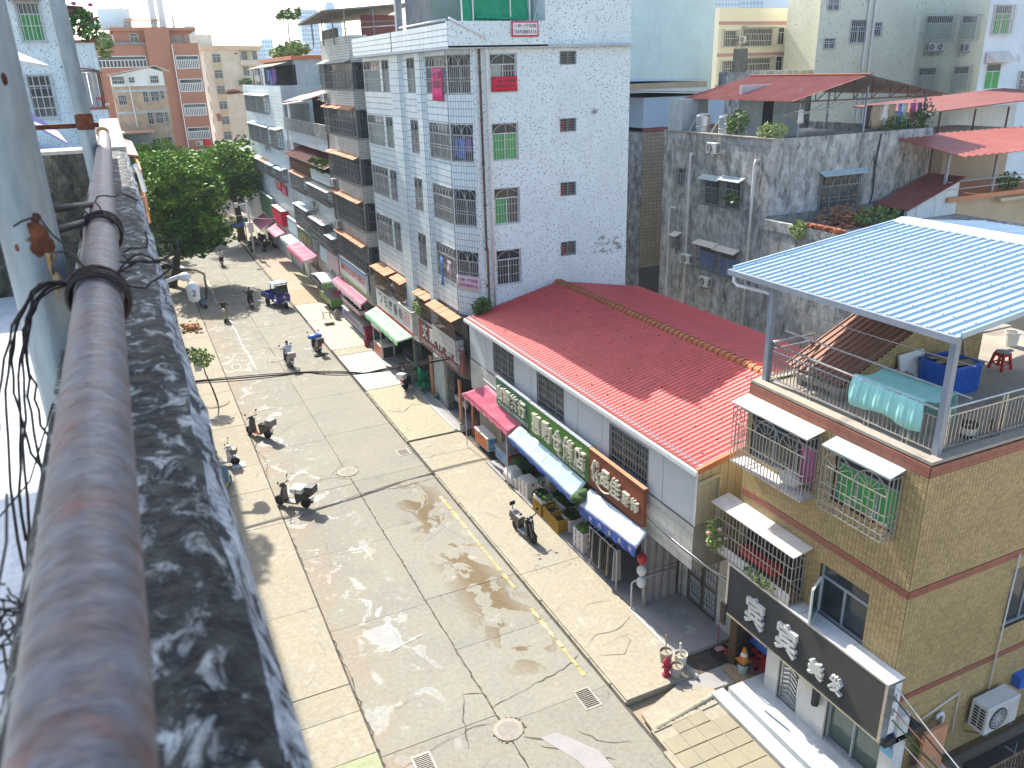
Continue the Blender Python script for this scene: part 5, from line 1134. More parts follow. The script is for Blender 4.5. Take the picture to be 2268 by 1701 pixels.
for i, (z0, z1) in enumerate(FZ):
    w = window(fy, AB, 14.85, 16.08, z0, z1, frame='frame_white', mull=1, transom=.28, curtain=[('curtain_pale',0,.45),'curtain_green',('curtain_green',0,.5),None][i], glass='glass_dark')
    cage(fy, w, 14.85, 16.08, z0, z1, 0, 'bars_white', .14, .016, (.3,.55), 'gothic', d0=.02, aw=1.24, name='grille')
    v = window(fy, AB, 18.2, 19.0, *vz[i], mull=1, transom=0, frame='frame_grey', w=.03); cage(fy, v, 18.2, 19.0, *vz[i], 0, 'bars_grey', .4, .016, (.2,.4,.6,.8), None, d0=.02, name='grille')
    if i: MB().tube([fy.p(18.27,vz[i][0]+.04,.05), fy.p(18.27,vz[i][0]+.45,.05)], .03, 6).build('red_bottle', M['plastic_red'], v)
    o = window(f, AB, 35.1, 37.7, z0, z1, -.2, mull=2, frame='frame_grey'); cage(f, o, 35.12, 37.68, z0, z1, 0, 'bars_white', .12, .016, (.32,.4,.7), 'gothic', d0=.03, aw=.43)
    o = window(fch, AB, .12, L-.08, z0, z1, -.13, mull=1, frame='frame_grey'); cage(fch, o, .12, L-.08, z0, z1, 0, 'bars_white', .12, .016, (.32,.4), 'gothic', d0=.03, aw=.63)
    for (a, b) in ((39.3,40.45),(43.5,44.65)):
        o = window(f, AB, a, b, z0, z1, -.16, mull=1, transom=.3, frame='frame_grey', curtain='curtain_green' if (i == 1 and a > 43) else 'curtain_pale' if i < 1 else None); cage(f, o, a, b, z0, z1, 0, 'bars_white', .1, .014, (.3,.38,.72), 'gothic', d0=.02, aw=.55, name='grille')
    o = window(f, AB, 45.1, 48.2, z0, z1, -.2, mull=3, frame='frame_grey', curtain='curtain_pale' if i < 2 else None); cage(f, o, 45.12, 48.18, z0, z1, 0, 'bars_white', .12, .016, (.32,.4,.7), 'gothic', d0=.03, aw=.6)
mb = MB(); mb.tube([(14.3,33.66,17.9),(14.3,33.66,9.6),(14.34,33.66,9.4),(14.34,33.66,3)], .055, 8); 
for z in (16.9,15.0,13.2,11.4,9.4,7.7): mb.lathe((14.3,33.66,z), [(.075,0),(.075,.12)], 8)
mb.build('soil_pipe', M['pipe_rust'], AB)
mb = MB(); mb.tube([(12.95,33.5,19.05),(14.5,33.5,18.35),(14.62,33.62,18.1),(14.62,33.64,17.9),(14.62,33.66,6.2)], .055, 8); mb.tube([(12.98,34,19.02),(12.98,40,19.02)], .05, 8); mb.build('rain_pipe', M['pvc_white'], AB, True)
# rusty second-floor cages over the shops
def tilecanopy(f, par, u0, u1, z, d0, d1, mat='canopy_rust'):
    n = max(2, round((u1-u0)/.34))
    for i in range(n):
        a, b = u0+(u1-u0)*i/n, u0+(u1-u0)*(i+1)/n; t = random.uniform(-.02,.02)
        m = MB(); m.hexa([f.p(a+.01,z+.16+t,d0),f.p(b-.01,z+.16+t,d0),f.p(b-.01,z+t,d1),f.p(a+.01,z+t,d1)],[f.p(a+.01,z+.2+t,d0),f.p(b-.01,z+.2+t,d0),f.p(b-.01,z+.035+t,d1),f.p(a+.01,z+.035+t,d1)]); m.build('canopy_tile', M[mat], par)
for a, b, dep, mt in ((38.75,40.75,.25,'bars_rust'),(42.85,44.7,.3,'bars_rust'),(45.3,48.3,.45,'bars_rust')):
    o = window(f, AB, a+.05, b-.1, 4.85, 6.0, -.15, frame='frame_grey', mull=2); c_ = cage(f, o, a, b, 4.75, 5.98, dep, mt, .11, .02, (.3,.6), None); tilecanopy(f, c_, a-.1, b+.1, 6.02, 0, dep+.25)
MB().box(12.9,13.3,34.6,37.9,4.2,5.05).build('balcony_box', M['grout_grey'], AB); fb = FX(12.89); mb = MB(); fb.tiles(mb, 34.62, 37.88, 4.22, 5.05, .12, .3, .02, .012); fb2 = FY(34.59); fb2.tiles(mb, 12.9, 13.75, 4.22, 5.05, .12, .3, .02, .012); tag(mb.build('balcony_tiles', M['white_walltile'], AB), kind='stuff')
cb = cage(fb, AB, 34.65, 37.85, 5.06, 6.0, 0, 'bars_rust', .12, .02, (.45,), 'gothic', d0=.0, aw=.5, name='balcony_cage'); tilecanopy(fb, cb, 34.4, 38.1, 6.03, -.3, .25)
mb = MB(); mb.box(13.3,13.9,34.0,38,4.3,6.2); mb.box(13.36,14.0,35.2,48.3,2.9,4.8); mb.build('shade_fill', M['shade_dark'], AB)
plant('balcony_plant', (13.05,40.3,4.9), (.3,.7,.45), 260, .16, 'yellow-green trailing plant on the ledge above the oil shop sign', mat='leaf_pale', stems=6)
plant('wall_fig', (13.9,33.55,6.35), (.5,.3,.5), 220, .2, 'dark weed growing from the wall corner beside the red roof', mat='leaf_a', stems=6)
# banners, washing
def banner(f, u0, u1, z0, z1, d, mat, lines, label, ink='letter_dark', border=None, ins=.0):
    t = thing('rent_banner', f.p((u0+u1)/2,z0,d), label, 'banner', 'pink room-to-let banners'); mb = MB(); n = 8
    for j in range(5):
        for i in range(n+1): mb.v.append(tuple(f.p(u0+(u1-u0)*i/n, z0+(z1-z0)*j/4, d+.012*math.sin(i*1.7+j))))
    for j in range(4):
        for i in range(n): mb.f.append((j*(n+1)+i, j*(n+1)+i+1, (j+1)*(n+1)+i+1, (j+1)*(n+1)+i)); mb.m.append(0)
    o = mb.build('cloth', M[border or mat], t, True); md = o.modifiers.new('thickness','SOLIDIFY'); md.thickness = .006; md.offset = 0
    if border: m = MB(); f.box(m, u0+.06, u1-.06, z0+.06, z1-.06, d+.014, d+.02); m.build('panel', M[mat], t)
    k = len(lines); h = (z1-z0-.14)/k
    for i, s in enumerate(lines): lettering(f, s, u0+.1, u1-.1, z1-.07-(i+1)*h+.05, z1-.07-i*h-.04, d+.026, M[ink], t, 0, .012, flip=(f.U.y > .5))
    return t
TX = ['一房一厅招租','13692883316']
banner(FY(33.5), 15.74, 17.0, 18.33, 18.93, .02, 'foam_white', TX, 'white room-to-let banner with red border on the roof parapet', border='banner_red')
banner(FY(33.75), 14.86, 16.06, 16.2, 16.78, .04, 'banner_red', TX, 'red room-to-let banner across the top window of the speckled wall')
banner(FX(13.3), 35.45, 36.75, 15.85, 17.2, .05, 'banner_pink', ['一房一厅招租','13692883316',' '], 'large hot pink room-to-let banner hanging on the top corner bay')
banner(fch, .05, L-.02, 7.5, 8.15, .06, 'banner_pale', TX, 'pale pink room-to-let banner on the lowest corner bay cage', ink='print_magenta')
def washing(f, items, label, z, d=.06, group='washing hung at windows'):
    for k, (u, w, h, mt) in enumerate(items):
        m = MB(); P = []; n = 5
        for j in range(5):
            for i in range(n+1): P.append(tuple(f.p(u+w*(i/n-.5)*(1-.15*j/4 if k % 2 else 1), z-h*j/4, d+.03*math.sin(i*2+j))))
        m.v = P
        for j in range(4):
            for i in range(n): m.f.append((j*(n+1)+i, j*(n+1)+i+1, (j+1)*(n+1)+i+1, (j+1)*(n+1)+i)); m.m.append(0)
        o = m.build('garment', M[mt], None, True); md = o.modifiers.new('thickness','SOLIDIFY'); md.thickness = .01; tag(o, label[k], 'clothing', group)
washing(fch, [(.45,.35,.6,'cloth_purple'),(.85,.4,.9,'cloth_blue'),(1.15,.2,.8,'cloth_blue')], ['purple garment in the corner bay cage second from the top','blue shirt in the corner bay cage second from the top','dark blue trousers right of the blue shirt in the corner bay'], 14.3, -.05)
washing(f, [(35.55,.5,.6,'banner_pale'),(36.6,.35,1.4,'cloth_blue'),(35.5,.1,.9,'banner_pale')], ['pink patterned cloth outside the lowest corner bay','faded blue jeans hanging out of the lowest corner bay','thin pink cloth at the edge of the lowest corner bay'], 8.7, .2)
# things on its roof
gn = thing('green_netting', (15.2,34.2,18.95), 'green safety netting stretched round the plants on the white block roof', 'netting')
mb = MB(); n = 24
for i in range(n+1):
    t = i/n; x = 13.7+3.1*t
    for j in range(7): z = 18.85+2.3*j/6; mb.v.append((x+.05*math.sin(j+i*.6), 34.0+.06*math.sin(i*1.3+j*.7)-.1*(j == 0), z-.12*math.sin(t*3.1)*(j == 0)))
for i in range(n):
    for j in range(6): mb.f.append((i*7+j,(i+1)*7+j,(i+1)*7+j+1,i*7+j+1)); mb.m.append(0)
mb.build('net', M['net_green'], gn, True)
for x in (13.7, 14.2, 15.9, 16.8): MB().bar((x,33.9,18.5),(x,33.9,21.5),.05).build('pole', M['pvc_white'], gn)
MB().tube([(14.3,33.85,19.12),(16.6,33.85,19.02)], .06, 8).build('rolled_edge', M['net_green'], gn, True)
rs = thing('roof_shed', (16.5,37,18), 'dark corrugated shed on the roof of the white block behind the green netting', 'shed')
MB().box(15.6,17.45,35.0,39,18.02,21.5).build('wall', M['render_grey'], rs); MB().box(13.3,15.6,36.5,40,18.02,21.5).build('tin_wall', M['tin_grey'], rs)
for i in range(14): y = 36.6+i*.25; MB().bar((13.28,y,18.1),(13.28,y,21.5),.05).build('rib', M['tin_grey'], rs)
MB().box(12.95,13.25,40.3,40.6,18.0,22.5).build('dark_post', M['post_grey'], rs)
for x, z in ((17.0,18.9),): MB().bar((16.9,33.75,18.9),(17.4,33.75,20.6),.06).build('brace', M['frame_grey'], rs)
# ================================================================ beige bay block
BB = thing('bay_apartment_building', (17,53,0), 'beige tiled block with projecting caged bays next to the white block', 'building')
fB = FX(13.2); fs_ = FY(50.4)
mb = MB(); mb.box(14.3,21,48.4,57.9,0,18.3); mb.box(14.28,14.3,48.4,50.4,2.9,18.3); mb.build('core_wall', M['tile_beige'], BB)
ZB = [(16.22,17.72),(13.42,15.05),(10.6,12.15),(7.75,9.5),(5.0,6.75)]
hb = [(50.55,57.6,a,b) for a, b in ZB]; hsd = [(13.25,14.1,a,b) for a, b in ZB]
mb = MB(); fB.wall(mb, 50.4, 57.75, 2.9, 19.2, hb, .25); fs_.wall(mb, 13.2, 14.3, 2.9, 19.2, hsd, .2); mb.quad((13.2,57.75,2.9),(14.3,57.75,2.9),(14.3,57.75,19.2),(13.2,57.75,19.2)); mb.quad((13.2,50.4,19.2),(14.3,50.4,19.2),(14.3,57.75,19.2),(13.2,57.75,19.2)); mb.build('bay_wall', M['grout_grey'], BB)
mb = MB(); fB.tiles(mb, 50.4, 57.75, 2.9, 19.2, .5, .14, .02, .012, hb, stagger=True); fs_.tiles(mb, 13.2, 14.3, 2.9, 19.2, .5, .14, .02, .012, hsd, stagger=True); tag(mb.build('bay_tiles', M['tile_beige'], BB), kind='stuff')
for i, (a, b) in enumerate(ZB):
    o = window(fB, BB, 50.6, 57.55, a, b, -.3, 'frame_grey', mull=7, transom=.3); c_ = cage(fB, o, 50.5, 57.65, a-.05, b, .25, 'bars_grey', .16, .02, (.3,.6), None, floor=False); cage(fs_, c_, 13.0, 14.1, a-.05, b, 0, 'bars_grey', .11, .018, (.35,), 'gothic', d0=.03, aw=.55, name='side_grille')
    tilecanopy(fB, c_, 50.3, 57.8, b+.02, 0, .45, 'canopy_rust' if i else 'canopy_tin')
    q = MB(); q.quad(fs_.p(13.25,a,-.2), fs_.p(14.1,a,-.2), fs_.p(14.1,b,-.2), fs_.p(13.25,b,-.2)); q.build('side_pane', M['glass_dark'], BB)
MB().tube([(13.1,57.95,15.2),(13.1,57.95,3)], .06, 6).build('drain_pipe', M['pipe_rust'], BB)
ac_unit((13.0,57.3,15.4), -math.pi/2, 'air conditioner below the top bay of the beige block'); ac_unit((13.0,57.3,9.85), -math.pi/2, 'air conditioner at the middle bay of the beige block'); ac_unit((13.0,57.2,7.0), -math.pi/2, 'air conditioner under the second lowest bay of the beige block')
bs_ = thing('roof_shelter', (14.5,53.5,18.3), 'ramshackle dark sheet roof on posts over the beige block terrace', 'shelter')
mb = MB(); mb.hexa([(11.9,58.0,20.1),(11.9,51,20.45),(17.5,51,20.9),(17.5,58,20.55)],[(11.9,58.0,20.2),(11.9,51,20.55),(17.5,51,21.0),(17.5,58,20.65)]); mb.build('sheet_roof', M['old_sheet'], bs_)
for x, y in ((12.7,57.5),(12.9,55.5),(13.1,53.5),(13.2,51.0),(15,51.2),(16.5,51.2)): MB().bar((x,y,18.8),(x,y,20.45+(x-11.9)*.06),.07).build('post', M['bars_grey'], bs_)
mb = MB(); mb.bar((12.2,57.6,20.2),(12.2,51,20.5),.08); mb.build('eave_beam', M['bars_grey'], bs_)
MB().bar((12.4,51.2,19.9),(17,51.2,20.0),.05).build('cross_beam', M['bars_grey'], bs_); MB().bar((13.0,52,19.6),(16.6,50.9,19.75),.05).build('pale_pipe', M['pvc_white'], bs_)
MB().box(13.3,13.4,53.5,57.6,18.9,19.75).build('board_wall', M['old_sheet'], bs_); MB().box(14.6,17,52.5,52.6,18.4,20.4).build('tin_wall', M['tin_maroon'], bs_)
# ================================================================ low mixed terrace house and the tiled house beyond
CB = thing('terrace_house', (17,66,0), 'old mixed house with roof terrace, red tin lean-to and rusty cages past the beige block', 'building')
fC = FX(13.45)
mb = MB(); mb.box(13.5,21,57.98,75.3,0,9.6); mb.box(15.6,21,57.98,75.3,9.6,13.2); mb.build('core_wall', M['render_white'], CB)
mb = MB(); mb.box(13.5,15.6,73.2,75.3,9.6,13.0); mb.build('corner_wall', M['render_white'], CB)
mb = MB(); fC.tiles(mb, 58, 75.3, 6.4, 10.9, .6, .28, .02, .012, [(58,99,9.65,99)]); tag(mb.build('wall_tiles', M['tile_white_long'], CB), kind='stuff')
MB().box(13.3,13.5,58,75.2,12.85,13.78).build('terrace_parapet', M['moss_wall'], CB); MB().box(13.35,15.6,58,75.2,11.9,12.85).build('upper_wall', M['render_grey'], CB)
lr = MB(); ribbed(lr, 12.6, 15.5, 10.95, 12.0, 58.0, 73, .3, .04, .1); lr.build('lean_to_roof', M['tin_maroon'], CB)
MB().box(13.0,13.2,58,64.5,9.7,10.6).build('planter_wall', M['grout_grey'], CB); fpl = FX(12.99); mb = MB(); fpl.tiles(mb, 58, 64.5, 9.7, 10.6, .6, .28, .02, .012); tag(mb.build('planter_tiles', M['tile_white_long'], CB), kind='stuff')
cage(FX(13.45), CB, 65, 73, 9.65, 10.95, .4, 'bars_rust', .2, .03, (.5,), None)
MB().box(14.6,15.6,58,73,9.6,11.9).build('veranda_back', M['shade_dark'], CB)
for i, y in enumerate((59.5,61.2,63.2)): plant('balcony_plant', (13.1,y,10.5), (.5,.7,.5), 150, .3, ['leafy plants on the veranda planter next to the beige block','spiky leaf plants in the middle of the veranda planter','small bush at the far end of the veranda planter'][i], mat=['leaf_b','leaf_a','leaf_b'][i])
rt = thing('terrace_roof', (15,66,13.8), 'dark pitched sheet roof with brick gable over the terrace house roof', 'roof')
mb = MB(); mb.hexa([(13.2,64.5,15.35),(13.2,74.5,15.0),(16,73.5,15.85),(16,67,15.85)],[(13.2,64.5,15.43),(13.2,74.5,15.08),(16,73.5,15.93),(16,67,15.93)]); mb.build('sheet_roof', M['tin_maroon'], rt); mb = MB(); ribbed(mb, 14.2, 18, 15.35, 15.75, 58.2, 66, .3, .03, .1); mb.build('sheet_roof', M['canopy_rust'], rt)
MB().box(15.5,15.6,58.2,73,13.2,15.4).build('back_wall', M['shade_dark'], rt); mb = MB(); FX(15.3).tiles(mb, 62.2, 65.5, 13.3, 15.3, .26, .1, .02, .03, stagger=True); tag(mb.build('brick_wall', M['brick_red'], rt), kind='stuff')
MB().box(15.2,15.35,58.2,62,13.2,15.3).build('tin_wall', M['tin_grey'], rt); MB().box(13.6,15.3,73.4,74.4,13.2,14.9).build('shed_wall', M['render_white'], rt)
for y in (58.5,65.8,74): MB().bar((13.4,y,13.2),(13.4,y,15.2),.07).build('post', M['bars_grey'], rt)
mb = MB(); mb.tube([(13.1,65,15.3),(13.1,73.3,14.9),(13.1,73.35,14.7),(13.15,72.6,9.2),(13.15,72.6,3.2)], .08, 6); mb.build('drain_pipe', M['pvc_white'], rt)
cgl = [(66.3,72,8.2,9.55,'canopy_rust'),(58.2,65,8.3,9.3,'canopy_tin'),(66.4,71.8,5.2,6.9,'canopy_blue'),(60.8,65.6,4.9,6.6,'canopy_tin'),(58.1,60.4,4.9,6.0,'canopy_blue')]
for a, b, c, d, mt in cgl:
    o = window(fC, CB, a+.2, b-.2, c+.1, d-.05, -.02, 'frame_grey', mull=3); cage(fC, o, a, b, c, d, .75, 'bars_grey', .2, .025, (.25,.5,.75), None, roof=True, roof_mat=mt, roof_over=.1)
ac_unit((13.1,65.6,7.3), -math.pi/2, 'air conditioner between the cages of the terrace house')
DB = thing('tiled_house', (18,86,0), 'long white tiled house with a roof garden and orange eaves, farthest of the right row', 'building')
fD = FX(13.4)
mb = MB(); mb.box(13.45,24,75.4,98,0,15.9); mb.build('core_wall', M['render_white'], DB); mb = MB(); fD.tiles(mb, 75.4, 98, 3.2, 16.3, .8, .3, .03, .015); tag(mb.build('wall_tiles', M['tile_white_long'], DB), kind='stuff')
MB().box(13.4,13.6,75.35,98,15.9,16.35).build('parapet', M['tile_white_long'], DB); MB().box(13.42,24,75.3,75.4,12.9,16.35).build('side_wall', M['render_grey'], DB)
MB().box(15.0,24,75.6,92,15.9,18.4).build('penthouse', M['render_grey'], DB); MB().box(14.6,24.3,75.4,92.4,18.4,18.72).build('orange_eaves', M['ridge_orange'], DB)
MB().box(14.9,15.0,76,92,16.0,18.0).build('penthouse_front', M['shade_dark'], DB); mb = MB(); mb.hexa([(13.2,77,17.9),(13.2,92,17.8),(15,92,18.3),(15,77,18.3)],[(13.2,77,17.95),(13.2,92,17.85),(15,92,18.35),(15,77,18.35)]); mb.build('lean_roof', M['old_sheet'], DB)
MB().box(16.9,17.0,75.28,75.3,16.3,17.6).build('side_window', M['glass_dark'], DB)
for i, y in enumerate((78,82,86,90)): MB().bar((13.5,y,16.3),(13.5,y,17.9),.08).build('post', M['bars_grey'], DB)
for k, (y, mt) in enumerate(((77.6,'cloth_purple'),(78.8,'cloth_purple'),(80.0,'cloth_blue'),(81.2,'plastic_blue'),(83,'cloth_dark'),(85,'cloth_tan'),(87.5,'cloth_white'))):
    washing(FX(13.5), [(y,.8,1.0+.2*(k % 3),mt)], [['dark purple clothes nearest the grey penthouse wall','second purple garment on the roof line','blue shirt on the roof line of the tiled house','bright blue cloth on the roof line','black trousers on the roof line','tan cloth on the roof line','white cloth at the far end of the roof line'][k]], 17.7, 0)
for i, (y, r, mt) in enumerate(((77,1.0,'leaf_pale'),(79.5,1.3,'leaf_b'),(82.5,1.0,'leaf_pale'),(86,.9,'leaf_pale'))): plant('roof_bush', (15.6,y,18.72), (r*1.1,r,r*.55), 240, .34, ['yellowish bush at the near end of the roof garden','dense green bush beside the palm on the roof garden','pale bush in the middle of the roof garden','pale bush at the far end of the roof garden'][i], 'bush', mt)
pl = thing('papaya_tree', (15.3,78.5,18.72), 'tall thin palm-like tree with a tuft of leaves on the roof garden', 'tree')
MB().tube([(15.3,78.5,18.7),(15.25,78.5,20.5),(15.35,78.5,22.2)], [.09,.07,.06], 7).build('trunk', M['bars_white'], pl, True)
mb = MB()
for k in range(17):
    a = k*2.4; e = random.uniform(-.35,.55); t = V((15.35,78.5,22.2)); d = V((math.cos(a)*math.cos(e), math.sin(a)*math.cos(e), math.sin(e))); q = t+d*random.uniform(.6,.95); mb.tube([t, q], .015, 4); leaves(mb, q-V((0,0,.12)), (.34,.34,.22), 26, .26)
mb.build('crown', M['leaf_a'], pl); plant('small_palm', (15.5,79.2,18.7), (.6,.6,.6), 120, .4, 'small spiky palm at the foot of the papaya tree', mat='leaf_a')
for r, (za, zb) in enumerate(((13.9,15.3),(11.0,12.5),(8.1,9.0))):
    for a, b in ((77,80.5),(82,86),(86.5,90),(90.5,94)):
        if a < 78 and r == 0: continue
        o = window(fD, DB, a+.2, b-.2, za, zb, -.0, 'frame_grey', mull=2); cage(fD, o, a, b, za-.05, zb+.1, .5, 'bars_grey', .25, .03, (.33,.66), None, roof=True, roof_mat=random.choice(['canopy_rust','canopy_tin','canopy_blue']), roof_over=.15)
ac_unit((13.1,85,10.4), -math.pi/2, 'air conditioner under the middle windows of the far tiled house')
hs_ = thing('red_shop_sign', (13.3,80.5,6.8), 'red board with white letters on the far tiled house', 'sign')
MB().box(13.24,13.32,77.9,80.0,6.75,7.6).build('board', M['banner_red'], hs_); MB().box(13.2,13.28,80.2,83,6.9,8.0).build('board', M['banner_red'], hs_); lettering(FX(13.19), '招租', 80.5, 82.7, 7.1, 7.8, .01, M['letter_white'], hs_); lettering(FX(13.23), '水暖', 78.1, 79.8, 6.9, 7.45, .01, M['letter_white'], hs_)
EB = thing('far_terrace', (17,104,0), 'low house with white flat canopy beyond the tiled house', 'building')
MB().box(13.6,22,98.2,112,0,9.0).build('wall', M['render_white'], EB); MB().box(12.2,14.5,98.5,104,9.2,9.4).build('flat_canopy', M['frame_white'], EB)
for y in (99,103.5): MB().bar((12.6,y,7.5),(12.6,y,9.2),.1).build('post', M['frame_white'], EB)
MB().box(12.9,13.6,98.3,112,6.2,7.4).build('balcony', M['tile_white_long'], EB)
# ---- shop fronts, signs and awnings under the row
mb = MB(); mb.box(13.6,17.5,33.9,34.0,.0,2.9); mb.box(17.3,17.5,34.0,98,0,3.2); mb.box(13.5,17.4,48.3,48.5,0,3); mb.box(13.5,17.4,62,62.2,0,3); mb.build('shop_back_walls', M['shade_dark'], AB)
for y in (38.0, 43.2, 48.4, 53.0, 57.9, 63, 68.5, 75, 82, 90): MB().box(13.5,13.9,y-.2,y+.2,.0,3.2).build('shop_pillar', M['moss_wall'], AB if y < 49 else BB if y < 58 else CB if y < 76 else DB)
MB().box(13.6,13.7,38.3,40.2,.15,2.7).build('roller_shutter', M['render_grey'], AB)
os_ = slatsign('oil_shop_sign', FX(13.0), 34.05, 40.5, 3.4, 4.75, 16, 'tin_maroon', 'maroon slatted oil shop sign under the corner bay', border='frame_grey')
for i, ch in enumerate('文顺榨油店'): lettering(FX(13.0), ch, 38.95-i*1.15, 39.75-i*1.15, 3.85, 4.62, .05, M['letter_white'], os_, .03, .015)
lettering(FX(13.0), '花生油 茶籽油 芝麻油 菜籽油 代客加工', 34.6, 40.0, 3.48, 3.72, .03, M['letter_white'], os_)
def boxsign(name, x, y0, y1, z0, z1, dep, mat, label, edge='canopy_tin', trim=None):
    t = thing(name, (x+dep/2,(y0+y1)/2,z0), label, 'sign'); MB().box(x,x+dep,y0,y1,z0,z1).build('box', M[edge], t); MB().box(x-.02,x-.002,y0+.05,y1-.05,z0+.04,z1-.04).build('face', M[mat], t)
    MB().box(x-.05,x+dep+.05,y0-.05,y1+.05,z1+.002,z1+.05).build('top_sheet', M['canopy_tin'], t)
    if trim: MB().box(x-.03,x-.022,y0,y1,z0,z0+.14).build('trim', M[trim], t)
    return t
ns = boxsign('noodle_shop_sign', 12.95, 41.35, 48.4, 3.4, 4.72, .45, 'frame_white', 'white box sign with black characters above the pale green awning', trim='banner_red')
for i, ch in enumerate('石磨肠粉'): lettering(FX(12.93), ch, 46.0-i*.98, 46.65-i*.98, 3.85, 4.5, .01, M['letter_dark'], ns, 0, .015)
for k in range(3): lettering(FX(12.93), ['粥','面','粉'][k], 41.8+k*.42, 42.1+k*.42, 3.7, 4.5, .01, M['banner_red'], ns)
MB().lathe((12.925,47.5,4.2), [(.3,0),(.3,-.01),(.26,-.012)], 20, 'x').build('emblem', M['letter_dark'], ns); MB().lathe((12.915,47.5,4.2), [(.24,0),(.24,-.004)], 20, 'x').build('emblem', M['frame_white'], ns)
worn('awning_green', (.3,.58,.32), (.36,.62,.38), sc=1.5, rough=.6, fine=.04)
awning('pale_green_awning', [(12.93,48.6,3.35),(12.93,41.4,3.35),(12.3,42.4,2.85),(12.3,49.2,2.85)], 'pale green scalloped awning under the white noodle sign', 'awning_green', .2, wob=.01)
def pictsign():
    m, nt, b = nodes('print_landscape', .4); p = pos(nt); sx = N(nt, 'ShaderNodeSeparateXYZ'); nt.links.new(p, sx.inputs[0]); n = noise(nt, p, 1.2, 5)
    h = math_(nt, 'ADD', sx.outputs[2], math_(nt, 'MULTIPLY', n, .35)); c = mix(nt, ramp(nt, h, 3.75, 3.95), (.16,.34,.06), (.6,.68,.66)); setc(nt, b, mix(nt, ramp(nt, h, 4.5, 5.0), c, (.12,.35,.65)))
pictsign()
ag = boxsign('landscape_sign', 12.95, 50.6, 57.75, 3.42, 5.0, .12, 'print_landscape', 'large printed sign of sky and meadow with red lettering', edge='frame_white')
lettering(FX(12.93), '惠州市天然农业科技有限公司', 50.9, 57.2, 4.1, 4.7, .01, M['letter_red'], ag, 0, .02)
awning('maroon_awning', [(12.93,58.5,3.3),(12.93,50.6,3.3),(12.5,50.8,2.95),(12.5,58.8,2.95)], 'narrow faded pink awning beneath the landscape sign', 'tarp_pink', .25, 'banner_pale', wob=.01)
wb = boxsign('blank_sign', 12.95, 58.1, 61.6, 3.4, 4.8, .15, 'banner_pale', 'blank pale pink shop board with rusty edges', edge='canopy_rust'); lb_ = boxsign('pale_blue_sign', 12.95, 61.7, 64.2, 3.5, 4.85, .12, 'tarp_skyblue', 'narrow pale blue shop board beside the blank pink one')
gs = boxsign('green_gold_sign', 12.9, 66.6, 72.6, 3.6, 4.85, .4, 'sign_darkgreen', 'green box sign with gold characters over the pink awning', edge='render_grey')
for i, ch in enumerate('士多副食店'): lettering(FX(12.88), ch, 71.2-i*.95, 71.9-i*.95, 3.9, 4.6, .01, M['letter_yellow'], gs, 0, .02)
boxsign('turquoise_sign', 12.95, 73.0, 77.4, 3.7, 5.0, .12, 'tarp_skyblue', 'faded turquoise shop board left of the green and gold sign', edge='canopy_blue')
awning('rose_awning', [(12.93,71.8,3.6),(12.93,65.0,3.6),(12.0,66.5,2.9),(12.0,74.0,2.9)], 'rose pink awning far along the row below the green and gold sign', 'tarp_pink', .2, wob=.03)
awning('white_blue_awning', [(12.93,76.5,3.5),(12.93,72.6,3.5),(12.2,73.6,3.05),(12.2,78.2,3.05)], 'small pale blue and white awning before the turquoise board', 'tarp_pale', .25, 'tarp_skyblue')
rk2 = boxsign('red_kiosk_sign', 12.7, 79, 84, 3.8, 5.2, .7, 'banner_red', 'bright red shop box sign under the tree at the far end', edge='banner_red')
awning('far_red_awning', [(12.9,84,3.4),(12.9,78.5,3.4),(11.9,79,2.9),(11.9,84,2.9)], 'small red and blue awning under the red box sign', 'tarp_pink')
boxsign('far_teal_sign', 12.95, 85.5, 93, 3.5, 5.6, .12, 'sign_darkgreen', 'long teal shop board in the shade of the far tree', edge='canopy_blue'); awning('striped_awning', [(12.9,92,3.3),(12.9,86,3.3),(11.8,86.5,2.6),(11.8,92.5,2.6)], 'low reddish striped awning beside the farthest shops', 'tarp_pink', .3, 'banner_pale')
# ================================================================ buildings behind, right side
speckle('speckled_mint', (.64,.76,.72), (.3,.36,.36), 8, .16); speckle('dotted_beige', (.68,.66,.52), (.24,.2,.13), 2.6, .12)
worn('weathered_wall', (.5,.5,.48), (.34,.335,.31), sc=1.6, lo=.4, hi=.62, fine=.1, stain=(.075,.07,.065), stain_rng=(.5,.72), stain_sc=2.0, stain_stretch=(1,1,.3), grit=.7, grit_sc=2.6)
worn('tile_brown', (.44,.35,.24), (.38,.3,.2), sc=.6, fine=.05, island=.08, rough=.5); worn('panel_blue', (.46,.56,.66), (.5,.58,.66), sc=.5, rough=.5, fine=.04)
worn('cream_paint', (.72,.68,.54), (.68,.63,.5), sc=.5, fine=.05); worn('stripe_pink', (.5,.28,.28), (.45,.25,.25), sc=2); worn('render_bluewhite', (.66,.74,.79), (.58,.66,.71), sc=.6, fine=.06, stain=(.35,.36,.36), stain_rng=(.6,.72), stain_stretch=(1,1,.5))
worn('tower_pale', (.6,.7,.75), (.55,.66,.72), sc=.1, fine=.02, bmp=0); worn('tower_glass', (.27,.42,.55), (.22,.37,.5), sc=.1, rough=.2, fine=.02, bmp=0)
worn('orange_render', (.4,.185,.115), (.36,.165,.105), sc=.5, fine=.06, stain=(.28,.13,.08), stain_rng=(.62,.78)); worn('beige_render', (.5,.37,.25), (.42,.3,.2), sc=.8, grit=.4, grit_sc=1.6, fine=.12, stain=(.3,.27,.24), stain_rng=(.62,.75), stain_stretch=(1,1,1)); worn('cream_render', (.68,.65,.52), (.6,.55,.42), sc=.4, grit=.2, grit_sc=1, fine=.08, stain=(.42,.24,.12), stain_rng=(.62,.74), stain_sc=.5, stain_stretch=(1,1,.5)); worn('old_brick', (.34,.15,.08), (.26,.11,.06), sc=1.5, fine=.2)
